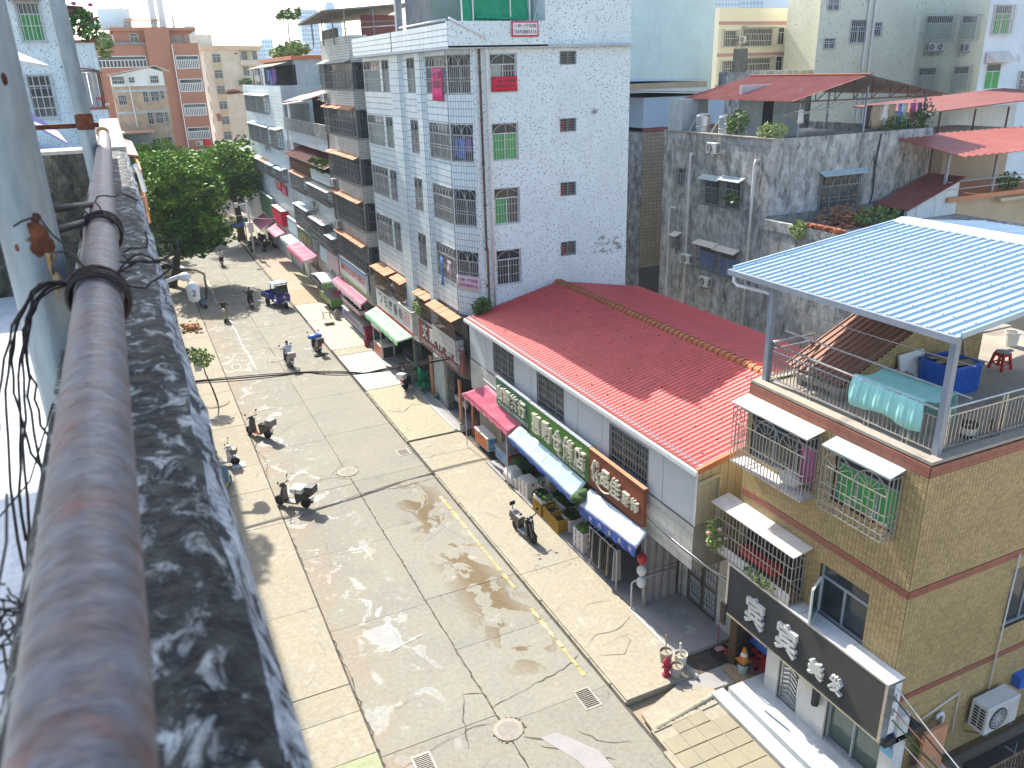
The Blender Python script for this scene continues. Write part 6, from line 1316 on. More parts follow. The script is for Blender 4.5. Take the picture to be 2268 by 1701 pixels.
worn('stainless', (.6,.6,.6), (.5,.5,.5), sc=2, rough=.25, metal=.8, fine=.03); worn('tin_red', (.3,.08,.06), (.36,.12,.09), sc=1.0, rough=.5, fine=.06); worn('purple_tin', (.3,.25,.46), (.34,.29,.5), sc=.8, rough=.5, fine=.05)
def block(name, label, x0, x1, y0, y1, z1, mat, z0=0, cat='building'):
    t = thing(name, ((x0+x1)/2,(y0+y1)/2,z0), label, cat); MB().box(x0,x1,y0,y1,z0,z1).build('wall', M[mat], t); return t
def skewed(t, x0, x1, y0, y1, z1, mat):      # plan widens with depth: side walls follow an oblique plot line
    k = y1/y0; MB().hexa([(x0,y0,0),(x1,y0,0),(x1*k,y1,0),(x0*k*1.01,y1,0)],[(x0,y0,z1),(x1,y0,z1),(x1*k,y1,z1),(x0*k*1.01,y1,z1)]).build('wall', M[mat], t)
def owin(f, par, u0, u1, z0, z1, **k): return window(f, par, u0, u1, z0, z1, .005, **k)
GB = block('weathered_building', 'dark stained concrete house with a planted roof terrace under a red pitched roof', 29.7, 41.2, 32.8, 42, 13.0, 'weathered_wall')
fg, fq = FX(29.7), FY(32.8)
for a, b, c, d in ((29.68,29.95,32.78,42),(29.95,41.2,32.78,33.05),(41,41.2,33.05,42)): MB().box(a,b,c,d,13.0,13.42).build('parapet', M['weathered_wall'], GB)
MB().box(29.62,29.98,32.7,42,13.42,13.47).build('coping', M['roof_cement'], GB)
for a, b, c, d, rf in ((36.5,37.95,9.65,11.0,1),(34.7,36.15,9.65,11.1,1),(36.5,38.1,5.95,7.3,1),(34.7,36.3,5.9,7.25,1),(39.85,40.5,10.4,11.4,0),(40.0,40.45,6.7,7.4,1)):
    o = owin(fg, GB, a+.1, b-.1, c, d, frame='frame_grey', curtain='cloth_blue' if c < 8 and a < 37 else None); cage(fg, o, a, b, c, d, .3 if rf else .03, 'bars_grey', .13, .022, (.3,.5), 'gothic' if c > 8 else None, roof=bool(rf), roof_mat='canopy_blue' if c > 8 else 'canopy_tin', roof_over=.15, roof_slope=.2)
o = owin(fq, GB, 33.3, 36.0, 9.55, 11.35, frame='frame_grey', mull=3); cage(fq, o, 33.2, 36.1, 9.5, 11.35, .3, 'bars_grey', .13, .024, (.3,.4), 'gothic', roof=True, roof_mat='canopy_blue', roof_over=.15, roof_slope=.2)
for y, zt in ((39.1,12.3),(33.7,12.35)): MB().tube([(29.75,y,zt-.1),(29.55,y,zt),(29.5,y,zt-.15),(29.5,y,2)], .075, 8).build('drain_pipe', M['pvc_white'], GB, True)
MB().tube([(29.5,40.9,2),(29.5,40.9,9),(29.5,40.7,9.1),(29.5,40.3,9.05)], .05, 6).build('drain_pipe', M['pvc_white'], GB)
MB().tube([(37.2,32.75,13.3),(37.0,32.72,11.5),(37.1,32.72,10.2),(36.85,32.72,9.0),(36.8,32.72,7)], .04, 5).build('black_cable', M['cloth_dark'], GB)
ac_unit((29.4,37.0,12.45), -math.pi/2, 'air conditioner just below the coping of the dark stained concrete house', 1.05); ac_unit((29.4,38.85,6.0), -math.pi/2, 'air conditioner left of the lower windows of the stained house'); ac_unit((29.4,37.0,5.0), -math.pi/2, 'air conditioner under the lower windows of the stained house')
plant('window_plant', (29.35,35.1,9.95), (.25,.7,.35), 120, .16, 'straggly plant growing through a window cage of the stained house', mat='leaf_a')
for i, y in enumerate((39.3,37.3)):
    t = thing('water_tank', (30.4,y,13.4), ['left of two stainless steel water tanks on the stained house','right of two stainless steel water tanks on the stained house'][i], 'water tank', 'stainless water tanks'); m = MB(); m.lathe((30.4,y,13.2), [(.38,0),(.4,.05),(.4,.5),(.415,.53),(.4,.56),(.4,1.1),(.36,1.18),(.1,1.25)], 18); m.build('drum', M['stainless'], t, False); MB().bar((30.1,y+.9,13.4),(30.3,y+.35,14.3),.06).build('feed_pipe', M['pvc_white'], t)
plant('roof_shrub', (30.3,36.2,13.3), (.65,.7,.75), 420, .16, 'tall light green shrub on the roof corner of the stained house', 'shrub', 'leaf_b'); plant('roof_shrub', (30.4,33.6,13.25), (.8,.85,.5), 420, .15, 'round pale yellow-green shrub at the near roof corner', 'shrub', 'leaf_pale')
TR = thing('pitched_terrace_roof', (36,37,13.4), 'red ribbed pitched roof on thin posts over the stained house terrace', 'roof')
mb = MB(); n = 44
def pitch(mb, xa, za, xb, zb, ya, yb, mat):
    m = MB(); ribbed(m, xa, xb, za, zb, ya, yb, .25, .04, .1); return m.build('roof_sheet', M[mat], TR)
pitch(mb, 30.6, 15.2, 35.6, 16.3, 32.6, 41.5, 'tin_red'); pitch(mb, 41.8, 15.15, 35.6, 16.3, 32.6, 41.5, 'tin_grey')
MB().box(35.4,35.8,32.55,41.5,16.33,16.38).build('ridge_cap', M['canopy_rust'], TR)
for x, y in ((32.4,33.95),(36.4,33.3),(41,33.4),(31,40.5),(41,40.5),(36.3,40)): MB().bar((x,y,13),(x,y,15.35 if x > 40 or x < 32 else 15.7),.09).build('post', M['frame_grey'], TR)
mb = MB(); mb.bar((30.8,32.9,15.15),(41.6,32.9,15.1),.07)
for i in range(7): x = 32.4+i*1.3; z = min(15.2+(x-30.6)*.21, 15.15+(41.8-x)*.185); mb.bar((x,32.9,15.12),(x,32.9,z),.04); mb.bar((x,32.9,15.12),(x+1.1,32.9,min(15.2+(x-29.5)*.21, 15.15+(40.7-x)*.185)),.04)
mb.build('truss', M['pipe_rust'], TR)
MB().box(31.6,36.0,37.6,37.8,13.0,15.9).build('back_wall', M['render_grey'], TR); MB().box(29.9,31.7,40.6,42,13,15.2).build('shed_wall', M['render_grey'], TR); MB().box(33.2,33.9,37.55,37.6,13,15).build('doorway', M['cloth_dark'], TR)
for i, y in enumerate((33.6,34.6,35.4,36.3)): rope('clothes_line', [(31.2+.1*i,33+i*.5,14.7-.1*i),(36.4,y,15.1-.1*i)], .02, 'bars_white', ['lowest','second','third','highest'][i]+' sagging line under the red pitched terrace roof', 'clothes line', sag=.25)
its = [(37.4,1.0,1.2,'cloth_tan'),(38.5,.6,1.2,'cloth_tan'),(39.1,.35,1.1,'cloth_blue'),(39.5,.4,1.2,'curtain_pale'),(36.8,.5,1.2,'cloth_dark'),(40.1,.5,1.0,'curtain_pink'),(37.9,.6,.8,'cloth_white'),(40.6,.4,.9,'cloth_purple'),(32.0,.4,.7,'cloth_white')]
washing(FY(33.4), its, [s+' hung on the stained house roof terrace' for s in ('wide tan trousers','khaki trousers','blue and white shirt','pale yellow shirt','black trousers','dark pink shirt','white shirt','purple blouse','white cloth nearest the pale shrub')], 14.75, 0)
for i, (x, r) in enumerate(((38.6,.8),(40.0,.9),(40.8,.6))): plant('planter_shrub', (x,33.1,13.2), (r,.4,.5+.2*i), 220, .16, ['low dark shrub in the terrace planter','taller dark shrub right of the low one in the terrace planter','shrub with white blooms at the far right of the terrace planter'][i], 'shrub', 'leaf_a', flowers=('cloth_white',10) if i == 2 else None)
BT = block('brown_tile_building', 'narrow brown tiled building with a pale blue panel top floor behind the white block', 33.5, 46, 50, 62, 12.75, 'grout_grey')
fbt = FY(50); mb = MB(); fbt.tiles(mb, 33.52, 40, 3, 12.7, .34, .24, .025, .012); tag(mb.build('wall_tiles', M['tile_brown'], BT), kind='stuff')
MB().box(33.45,46,49.93,50.0,12.75,12.95).build('red_band', M['tin_red'], BT); MB().box(33.5,40.5,50,60,12.98,15.0).build('panel_storey', M['panel_blue'], BT); owin(fbt, BT, 36.8, 38.0, 13.1, 14.75, mull=2, frame='frame_white', curtain='curtain_pale')
m = MB(); ribbed(m, 41.5, 32.0, 15.05, 15.5, 49.4, 60, .4, .05, .15); m.build('tin_roof', M['canopy_rust'], BT); m = MB(); ribbed(m, 40, 28, 16.0, 16.1, 52, 64, .4, .05, .15); m.build('upper_tin_roof', M['tin_pale'], BT); MB().box(32.5,40,51.5,64,15.5,15.9).build('upper_wall', M['tile_brown'], BT)
MB().box(32.6,33.5,49.98,62,0,12.7).build('side_strip', M['weathered_wall'], BT)
for z in (3.5,6,8.5): c_ = cage(FX(32.58), BT, 50.6, 53, z, z+1.6, .5, 'bars_grey', .2, .03, (.5,), None, roof=True, roof_mat='canopy_rust')
MT = block('mint_block', 'tall blank pale mint block with one white drain pipe behind the white apartment building', 25, 48.6, 62, 75, 36, 'speckled_mint'); MB().tube([(30.5,61.9,3),(30.5,61.9,36)], .1, 6).build('drain_pipe', M['pvc_white'], MT)
CP = block('cream_striped_building', 'cream apartment building with pink stripes and long barred balconies', 57.0, 70.5, 72, 84, 22.3, 'cream_paint'); fcp = FY(72)
for z in (20.75,17.75,14.75): MB().box(56.95,70.5,71.95,72,z,z+.32).build('pink_stripe', M['stripe_pink'], CP)
for z in (18.6,15.75):
    for a, b in ((60,64.2),(66,70.4)):
        o = owin(fcp, CP, a+.2, b-.2, z+.1, z+1.75, frame='frame_grey', mull=3); cage(fcp, o, a, b, z, z+1.85, .7, 'bars_white', .22, .035, (.33,.66), None, roof=True, roof_mat='canopy_tin')
    owin(fcp, CP, 64.7, 65.6, z+.2, z+1.9, frame='frame_white'); o = owin(fcp, CP, 57.7, 59.3, z+.1, z+1.6, frame='frame_grey'); cage(fcp, o, 57.5, 59.5, z, z+1.7, .5, 'bars_white', .25, .035, (.5,), None); ac_unit((59.7,71.6,z+.4), 0, ['air conditioner on the upper floor of the cream striped building','air conditioner on the lower floor of the cream striped building'][z < 17], 1.2)
LW = block('terrace_wall', 'stained low terrace wall with a door before the cream striped building', 47, 57.5, 58, 59, 16.4, 'weathered_wall', 10, 'wall'); MB().box(47.6,49.0,57.9,58,16.4,18.2).build('shack', M['old_sheet'], LW)
DT = thing('dotted_building', (60,60,0), 'tall beige building covered with rows of small dots and white drain pipes', 'building'); skewed(DT, 53.7, 65.4, 55, 70, 30, 'dotted_beige'); fdt = FY(55)
for a, b, c, d in ((54.4,55.65,18.0,18.8),(54.4,55.7,20.9,21.7),(57.2,59,18.4,20.2),(56.9,58.8,14.6,16.0),(59.7,60.8,18.9,20.0),(59.3,60.5,14.4,16.0),(57.3,59,21.8,23.4)): o = owin(fdt, DT, a, b, c, d, frame='frame_white', curtain='curtain_green' if c < 15 else None); cage(fdt, o, a, b, c, d, .12, 'bars_white', .22, .035, (.5,), None)
for x in (59.0,59.7,66.6,67.6): MB().tube([(x,54.85 if x < 65 else 57.8,6),(x,54.85 if x < 65 else 57.8,30)], .11, 6).build('drain_pipe', M['pvc_white'], DT)
MB().box(64.0,80,58,70,0,30).build('recessed_wall', M['dotted_beige'], DT); fd2 = FY(58)
for a, b, c, d in ((69.7,73.2,18.6,20.7),(69.6,72,14.0,16.2),(74.5,76.5,18.6,20.7),(74.5,76.5,14,16.2),(69.8,72,10.5,12.5)): o = owin(fd2, DT, a, b, c, d, frame='frame_white', curtain='curtain_pale'); cage(fd2, o, a-.1, b+.1, c-.1, d+.1, .5, 'bars_white', .25, .035, (.33,.66), None)
for i, (x, z) in enumerate(((70.3,17.6),(71.4,17.6),(70.2,13.1),(74.8,13.0),(75,17.5))): ac_unit((x,57.5,z), 0, ['left of the paired air conditioners on the dotted building','right of the paired air conditioners on the dotted building','air conditioner under the lower barred window of the dotted building','air conditioner beside the lower far window of the dotted building','air conditioner beside the upper far window of the dotted building'][i], 1.3)
WB = thing('bluewhite_building', (60,46,0), 'blue-white rendered house with green curtained windows at the right edge', 'building'); skewed(WB, 53.9, 66, 40, 54, 22.5, 'render_bluewhite'); fwb = FY(40)
for a, b, c, d, cu in ((54.3,56.1,18.4,20.2,'curtain_green'),(54.4,56.1,14.9,16.55,'curtain_green'),(58.5,61,18.5,20.2,None),(58,60,14.2,16,None)): o = owin(fwb, WB, a+.1, b-.1, c, d, frame='frame_white', curtain=cu, glass='glass_green'); (cage(fwb, o, a, b, c, d, .35, 'bars_white', .18, .03, (.5,), None) if c > 17 or a > 57 else None)
MB().hexa([(54.2,39.9,16.6),(56.5,39.9,16.6),(56.3,39.2,16.62),(54.4,39.2,16.62)],[(54.2,39.9,17.3),(56.5,39.9,17.3),(56.3,39.2,16.68),(54.4,39.2,16.68)]).build('window_hood', M['canopy_tin'], WB)
BH = block('brown_house', 'house with a brown brick balcony under a red ribbed roof at the right', 40.5, 50, 30.5, 38, 9.9, 'tile_brown'); fbh = FY(33)
MB().box(40.5,50,34.2,38,9.95,12.9).build('room_wall', M['tile_brown'], BH); mb = MB(); FY(34.18).tiles(mb, 40.6, 46, 10, 12.8, .4, .13, .02, .012, [(43,44,10,12.2)], stagger=True); tag(mb.build('wall_tiles', M['tile_brown'], BH), kind='stuff')
owin(FY(34.15), BH, 41.6, 42.9, 10, 12.2, frame='frame_grey', glass='glass_green'); MB().box(43.1,44.0,34.1,34.14,9.95,12.1).build('door', M['door_bronze'], BH)
m = MB(); n = 40
for i in range(n+1):
    x = 38.6+11.6*i/n
    for y, z in ((28.6,12.3),(33.2,13.0)): m.v.append((x,y+(.06 if i % 2 else 0),z+(.07 if i % 2 else 0)))
for i in range(n): m.f.append((2*i,2*i+2,2*i+3,2*i+1)); m.m.append(0)
ro = m.build('red_roof', M['tin_red'], BH); md = ro.modifiers.new('thickness','SOLIDIFY'); md.thickness = .03
for x in (40.0,43.9): MB().bar((x,30.6,9.9),(x,30.6,12.5),.13).build('post', M['frame_grey'], BH)
MB().box(40.0,50,30.2,34,9.7,9.95).build('balcony_slab', M['canopy_rust'], BH)
for z in (10.35,10.75): MB().bar((40.0,30.4,z),(50,30.4,z),.05).build('balcony_rail', M['frame_grey'], BH)
MB().tube([(44.0,30.1,9.5),(50,30.1,9.5)], .12, 8).build('white_pipe', M['panel_cream'], BH)
tl = thing('lattice', (39.2,33,10), 'white diamond lattice beside the brown house balcony', 'lattice'); mb = MB()
for i in range(9): mb.bar((38.2+i*.25,32.9,10.0),(38.2+i*.25+.8,32.9,12.4),.035); mb.bar((38.2+i*.25+.6,32.9,10.0),(38.2+i*.25-.2,32.9,12.4),.035)
mb.build('slats', M['bars_white'], tl)
plant('balcony_plant', (45.2,30.6,9.95), (.9,.5,.5), 200, .2, 'green plants on the brown house balcony', mat='leaf_a')
ur = thing('upper_terrace', (47,40,12.9), 'thin rusty roof on posts above the brown house with a white parapet', 'terrace'); MB().hexa([(42,34.5,14.0),(56,34.5,14.6),(56,39.5,14.9),(42,39.5,14.3)],[(42,34.5,14.06),(56,34.5,14.66),(56,39.5,14.96),(42,39.5,14.36)]).build('thin_roof', M['tin_maroon'], ur); MB().box(44.5,56,38.3,38.5,11.5,13.9).build('white_parapet', M['render_white'], ur)
for x in (44,47,50): MB().bar((x,34.7,12.9),(x,34.7,14.1),.08).build('post', M['pipe_rust'], ur)
LB = block('low_mossy_block', 'low mossy concrete block with brick rubble on its parapet behind the terrace canopy', 29.5, 41, 26.5, 32.6, 9.0, 'weathered_wall')
MB().box(29.45,29.75,26.4,32.6,9.0,9.5).build('parapet', M['weathered_wall'], LB); MB().box(29.75,41,32.5,32.7,9.0,9.6).build('parapet', M['moss_wall'], LB)
bp = thing('brick_pile', (29.8,29,9.5), 'row of loose old bricks along the low mossy parapet', 'bricks')
brk = None
for i in range(90):
    L_, p = (i % 3), V((29.6+random.uniform(-.12,.2), 27.4+i*.028, 9.5+.075*(i % 3)))
    if brk is None: m = MB().box(-.06,.06,-.11,.11,0,.065); m.xform(Matrix.Translation(ORG[bp.name])); brk = o = m.build('brick', M['brick_red'], bp)
    else: o = brk.copy(); COL.objects.link(o); o.parent = bp; ORG[o.name] = ORG[bp.name]
    o.location = p-ORG[bp.name]; o.rotation_euler = (0,0,random.uniform(-.7,.9))
mb = MB()
for i in range(240): a = V((random.gauss(33.4,.7),random.gauss(31.0,.5),9.0+abs(random.gauss(0,.45)))); b_ = MB().box(-.11,.11,-.06,.06,-.035,.035); b_.xform(Matrix.Translation(a) @ Matrix.Rotation(random.uniform(0,3),4,'Z') @ Matrix.Rotation(random.gauss(0,.3),4,'X')); mb.add(b_.v, b_.f)
tag(mb.build('brick_rubble', M['old_brick']), 'heap of dark old bricks at the back of the low mossy block', 'bricks', kind='stuff')
plant('wild_shrub', (34.8,30.2,9.0), (1.6,.9,.5), 420, .2, 'bright green weeds growing over the brick heap', 'shrub', 'leaf_b'); plant('wall_fern', (29.3,30.0,8.9), (.3,.5,.5), 120, .2, 'pale fern growing on the corner of the low mossy block', mat='leaf_pale')
SP = thing('purple_shed', (39,31.5,9), 'shed with a dark purple-brown sheet roof and crumbling white wall', 'shed')
MB().slab([(36.95,30.15,9.55),(36.95,32.5,9.55),(41.0,32.5,10.95),(41.0,30.15,10.95)], (0,0,1), .06).build('sheet_roof', M['tin_maroon'], SP); MB().slab([(37.2,30.4,9.0),(40.9,30.4,9.0),(40.9,30.4,10.85),(37.2,30.4,9.55)], (0,1,0), .2).build('wall', M['render_white'], SP)
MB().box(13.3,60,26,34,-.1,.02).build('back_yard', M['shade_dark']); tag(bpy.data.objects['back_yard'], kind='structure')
# ================================================================ buildings at the end of the street and on the left
BG = block('beige_building', 'peeling beige house with a white panelled top floor beyond the trees', .5, 6.3, 110, 124, 16.5, 'beige_render'); fbg = FY(110)
mb = MB(); mb.slab([(.5,110,16.52),(6.2,110,16.52),(6.2,110,18.0),(4.8,110,18.5),(.5,110,17.7)], (0,1,0), 14); mb.build('panel_storey', M['frame_white'], BG); MB().slab([(.2,109.4,17.75),(5.4,109.4,18.65),(5.4,124,18.65),(.2,124,17.75)], (0,0,1), .08).build('tin_roof', M['canopy_tin'], BG); MB().slab([(5.4,109.4,18.65),(6.9,109.4,18.05),(6.9,124,18.05),(5.4,124,18.65)], (0,0,1), .08).build('tin_roof', M['canopy_tin'], BG)
for a, b, c, d in ((.6,1.9,16.8,17.6),(2.4,3.0,16.9,17.5),(4.7,5.6,16.8,17.6),(.9,1.8,14.5,15.6),(3.6,4.15,14.7,15.9),(4.45,5.3,14.8,15.9),(5.5,5.95,15,16.0),(3.7,4.3,12.2,13.6),(4.6,5.4,12.3,13.6),(5.6,6.0,12.4,13.6),(3.8,4.6,9.2,10.6),(4.9,6.0,9.2,10.7)): o = owin(fbg, BG, a, b, c, d, frame='frame_grey'); cage(fbg, o, a, b, c, d, .25, 'bars_white', .25, .035, (.5,), None)
for z in (15.9,13.5): MB().box(.45,6.32,109.96,109.99,z,z+.25).build('grey_band', M['render_grey'], BG)
MB().tube([(2.3,109.8,17.8),(2.4,109.8,12)], .07, 6).build('drain_pipe', M['pvc_white'], BG); MB().box(-.5,4,104,109,11.6,11.7).build('porch_roof', M['canopy_rust'], BG); MB().box(.2,3.8,108,109.9,8,11.3).build('porch_wall', M['render_grey'], BG)
ac_unit((4.7,109.6,9.2), 0, 'air conditioner on the beige house between lower windows', 1.2)
OB = block('orange_building', 'orange-brown office block with rows of white mullioned strip windows', 9.75, 13.5, 140, 160, 22.2, 'orange_render'); fob = FY(140)
MB().box(-1,9.74,141.5,160,0,22.1).build('wing_wall', M['orange_render'], OB); MB().box(6.3,9.74,140.6,141.5,0,24.4).build('tower_wall', M['orange_render'], OB); MB().box(2.2,12.6,142,158,22.1,24.2).build('penthouse', M['orange_render'], OB); MB().box(1.8,9.6,141.4,158.5,24.0,24.5).build('roof_slab', M['orange_render'], OB); MB().box(9.7,13.6,141.0,158.5,24.0,24.4).build('roof_slab', M['orange_render'], OB)
def strip(f, par, u0, u1, z0, z1, n):
    o = owin(f, par, u0, u1, z0, z1, mull=n, transom=.35, w=.1); return o
for z0, z1 in ((18.65,20.5),(15.35,17.2),(11.85,13.65),(8.4,10.2),(5,6.8)): strip(fob, OB, 10.0, 13.3, z0, z1, 12)
MB().box(9.72,9.85,139.9,139.99,0,22).build('corner_pipe', M['frame_white'], OB)
fow = FY(141.5); strip(fow, OB, -.6, 6.0, 19.0, 20.6, 12); strip(fow, OB, -.6, 2.0, 22.2, 23.5, 4); owin(FY(142), OB, 4.3, 5.4, 22.3, 23.7); owin(FY(142), OB, 10.1, 10.7, 22.3, 23.3); owin(FY(142), OB, 10.9, 11.4, 22.3, 23.3); owin(FY(142), OB, 12.0, 12.4, 22.3, 23.5)
ac_unit((11.4,139.6,7.4), 0, 'air conditioner beside the red sign low on the orange block', 1.3); MB().box(12.1,13.1,139.9,139.97,7.0,8.3).build('red_sign', M['banner_red'], OB)
MB().box(-1,6.3,141.3,141.45,22.1,22.5).build('parapet_rail', M['bars_grey'], OB)
rc = thing('roof_columns', (8.6,145,24.5), 'pair of thick white columns rising from the orange block roof', 'columns'); 
for a, b in ((7.7,8.6),(8.95,9.85)): MB().box(a,b,145,146,24.5,34).build('column', M['frame_white'], rc)
wt = block('tiled_tank_house', 'white tiled water tank house with a low tin shed on the orange block roof', .6, 5, 146, 150, 27.3, 'tile_white_long', 24.5); MB().hexa([(4.2,144,25.4),(9,144,25.5),(9,147,26),(4.2,147,26)],[(4.2,144,25.5),(9,144,25.6),(9,147,26.1),(4.2,147,26.1)]).build('shed_roof', M['canopy_rust'], wt); MB().box(-1,3.8,144,146,24.4,25.3).build('shed', M['render_white'], wt)
for i, (x, z, r) in enumerate(((3.8,27.7,.14),(5.5,28.1,.05),(10.45,28.2,.05),(11.95,27.8,.06),(12.8,27.5,.05),(10.9,26.2,.2))): o = MB().tube([(x,145,24.4),(x,145,z)], r, 6).build('antenna', M['frame_white']); tag(o, ['thick white antenna mast left on the orange block roof','thin mast left of the white columns','thin mast just right of the white columns','mast with a box right of the columns','rightmost thin mast on the orange block roof','short stubby mast behind the columns'][i], 'antenna', 'antennas on the orange block roof')
CB2 = block('cream_building', 'cream six storey building with peeling render and red brick patches, right of the orange block', 17.2, 23.5, 170, 190, 22.2, 'cream_render'); fcb = FY(170); MB().box(23.5,27,171,190,0,22).build('balcony_wing', M['cream_render'], CB2)
MB().hexa([(16.8,169.5,22.2),(27.2,169.5,21.9),(27.2,190,21.9),(16.8,190,22.2)],[(16.4,168.8,22.9),(27.8,168.8,22.6),(27.8,190,22.6),(16.4,190,22.9)]).build('roof_slab', M['cream_render'], CB2); MB().box(15.2,19.5,175,185,22.8,25).build('stair_tower', M['cream_render'], CB2)
for k in range(6):
    z = 19.9-k*2.75; owin(fcb, CB2, 18.5, 20.0, z, z+1.5, frame='frame_grey', w=.08); MB().box(18.5,20.0,169.9,169.98,z-1.1,z-.05).build('spandrel', M['panel_cream'], CB2); MB().box(23.4,27.1,169.6,171,z-.6,z+.35).build('balcony', M['cream_render'], CB2); owin(FY(171), CB2, 24, 25, z+.3, z+1.9, frame='frame_grey'); owin(FY(171), CB2, 26, 26.8, z+.3, z+1.9, frame='frame_grey'); MB().box(17.1,17.19,171,172,z,z+1.4).build('side_window', M['glass_dark'], CB2)
for (a, b, c, d) in ((20.4,22.6,14.2,15.2),(17.9,18.4,9.5,11),(22.6,23.3,21.2,21.6),(19,24,14.4,14.8)): MB().slab([(a,169.97,c),(b,169.97,c+.2),(b+.2,169.97,d-.3),((a+b)/2,169.97,d),(a-.2,169.97,d-.2)], (0,-1,0), .06).build('brick_patch', M['old_brick'], CB2)
plant('wall_tree', (24,168.5,15.2), (1.6,1,1), 120, .5, 'small bush growing out of a balcony of the cream building', 'bush', 'leaf_a')
def tower(label, x0, x1, y, z1, mat, nx, nz, gl='tower_glass', z0=0):
    t = block('tower_block', label, x0, x1, y, y+(x1-x0), z1, mat, z0); f = FY(y)
    dx, dz = (x1-x0)/nx, 3.2
    for j in range(nz):
        z = z1-2.5-j*dz; m = MB()
        for i in range(nx): f.box(m, x0+(i+.2)*dx, x0+(i+.8)*dx, z-1.0, z+.8, .0, .06)
        tag(m.build('window_row', M[gl], t), kind='stuff')
        MB().box(x0-.3,x1+.3,y-.5,y,z-1.5,z-1.25).build('floor_band', M[mat], t)
    return t
tower('grey-blue high-rise with balconies behind the roof garden palm', 146.5, 160.5, 700, 66.5, 'tower_pale', 7, 16); t2 = tower('pale high-rise with a domed crown behind the beige block roof', 168, 180, 705, 66, 'tower_pale', 6, 16)
MB().lathe((173,711,66), [(4.5,0),(4.5,3),(4.2,4.2),(3,6),(1,7)], 12).build('dome', M['tower_pale'], t2)
tower('low pale-blue slab tower far behind the cream building', 110, 120, 720, 40, 'tower_pale', 5, 7); tower('hazy stepped tower far behind the cream building', 121, 130, 740, 47, 'tower_pale', 4, 8); tower('small hazy tower peeking over the orange block', 60, 67, 700, 55, 'tower_pale', 4, 6)
tower('big blue glass high-rise with white piers behind the cream striped building', 360, 380, 460, 62, 'tower_pale', 8, 17); tower('second blue glass high-rise, right of the first', 384, 408, 470, 70, 'tower_pale', 8, 18); tower('third blue glass high-rise at the right behind the dotted building', 412, 440, 450, 66, 'tower_pale', 8, 18)
# left row
LS = thing('left_speckled_building', (-6,55,0), 'speckled white apartment block with caged balconies behind the mouldy wall', 'building'); fls = FY(48)
hw = [(-3.25,-2.3,18.95,20.65),(-3.45,-2.5,15.5,17.4)]
m = MB(); fls.wall(m, -16, -1.72, 0, 32, hw, .2); m.quad((-1.72,48,0),(-1.72,70,0),(-1.72,70,32),(-1.72,48,32)); m.build('wall', M['speckled_white'], LS)
o = window(fls, LS, *hw[0], -.15, curtain='curtain_green', frame='frame_white'); cage(fls, o, -3.3, -2.25, 18.9, 20.7, .1, 'bars_white', .18, .03, (.4,), None)
MB().box(-3.5,-2.1,47.4,48,20.75,20.82).build('window_hood', M['tin_maroon'], LS); o = window(fls, LS, *hw[1], -.15, frame='frame_grey'); cage(fls, o, -3.5, -2.4, 15.4, 17.45, .1, 'bars_white', .25, .04, (.25,.5,.75), None)
m = MB()
for z0, z1 in ((17.6,18.85),(14.3,15.75),(11.2,12.4)): m.box(-1.7,-.2,47.7,56,z0,z1); 
m.build('balcony_parapet', M['speckled_white'], LS)
for z0, z1 in ((17.6,18.85),(14.3,15.75)): MB().box(-1.75,-.1,47.65,56,z1,z1+.1).build('red_coping', M['tin_red'], LS); mb = MB(); FX(-.19).tiles(mb, 47.75, 56, z0, z1, .5, .3, .03, .015); FY(47.69).tiles(mb, -.6, -.2, z0, z1, .2, .3, .03, .015); tag(mb.build('balcony_tiles', M['tile_white_long'], LS), kind='stuff')
m = MB()
for i in range(6): m.hexa([(-1.68+i*.22,47.72,15.87),(-1.5+i*.22,47.68,15.87),(-1.5+i*.22,47.74,15.87),(-1.68+i*.22,47.78,15.87)],[(-1.68+i*.22,47.72,17.5),(-1.5+i*.22,47.68,17.5),(-1.5+i*.22,47.74,17.5),(-1.68+i*.22,47.78,17.5)])
m.build('tin_screen', M['tin_grey'], LS); cage(FX(-.25), LS, 47.8, 55, 15.87, 17.5, .1, 'bars_rust', .25, .04, (.5,), None); cage(FY(47.8), LS, -.6, -.15, 15.87, 17.5, .05, 'bars_rust', .15, .03, (.5,), None)
for z in (17.5,20.3): MB().hexa([(-1.9,47.9,z+.25),(-.4,47.5,z+.1),(-.1,56,z),(-1.9,56,z+.25)],[(-1.9,47.9,z+.3),(-.4,47.5,z+.15),(-.1,56,z+.05),(-1.9,56,z+.3)]).build('balcony_roof', M['tin_maroon'], LS)
MB().box(-1.7,-1.6,48,56,15.8,21).build('balcony_back', M['shade_dark'], LS); cage(FY(47.8), LS, -1.65, -.2, 18.95, 20.3, .02, 'bars_rust', .2, .035, (.5,), None)
plant('balcony_creeper', (-.5,47.7,18.9), (.8,1.2,.75), 340, .24, 'dark creeper spilling over the upper balcony of the left speckled block', mat='leaf_a', flowers=('curtain_pink',5)); plant('balcony_creeper', (.2,48.2,18.1), (.45,.8,.7), 160, .24, 'light green creeper hanging outside the upper balcony', mat='leaf_pale')
washing(FY(47.72), [(-1.25,.3,1.2,'cloth_white')], ['striped white garment on the upper left balcony'], 19.9); bucket((-.45,47.9,15.87), .22, .45, 'plastic_red', 'red bucket on the lower left balcony')
LR = thing('left_roofs', (-3,28,11), 'purple tin roof and blue-white ribbed roof beyond the mouldy wall', 'roof'); MB().slab([(-2.1,24,16.25),(-1.15,24,15.55),(-1.75,32,15.5),(-2.9,32,16.5),(-5,30,16.7),(-5,22,16.2)], (0,0,1), .06).build('purple_roof', M['purple_tin'], LR)
m = MB(); ribbed(m, -3.4, -.3, 15.2, 14.6, 26, 34, .3, .05, .1); m.build('ribbed_roof', M['tin_pale'], LR); MB().box(-8,-.4,22,40,0,14.4).build('wall', M['render_white'], LR)
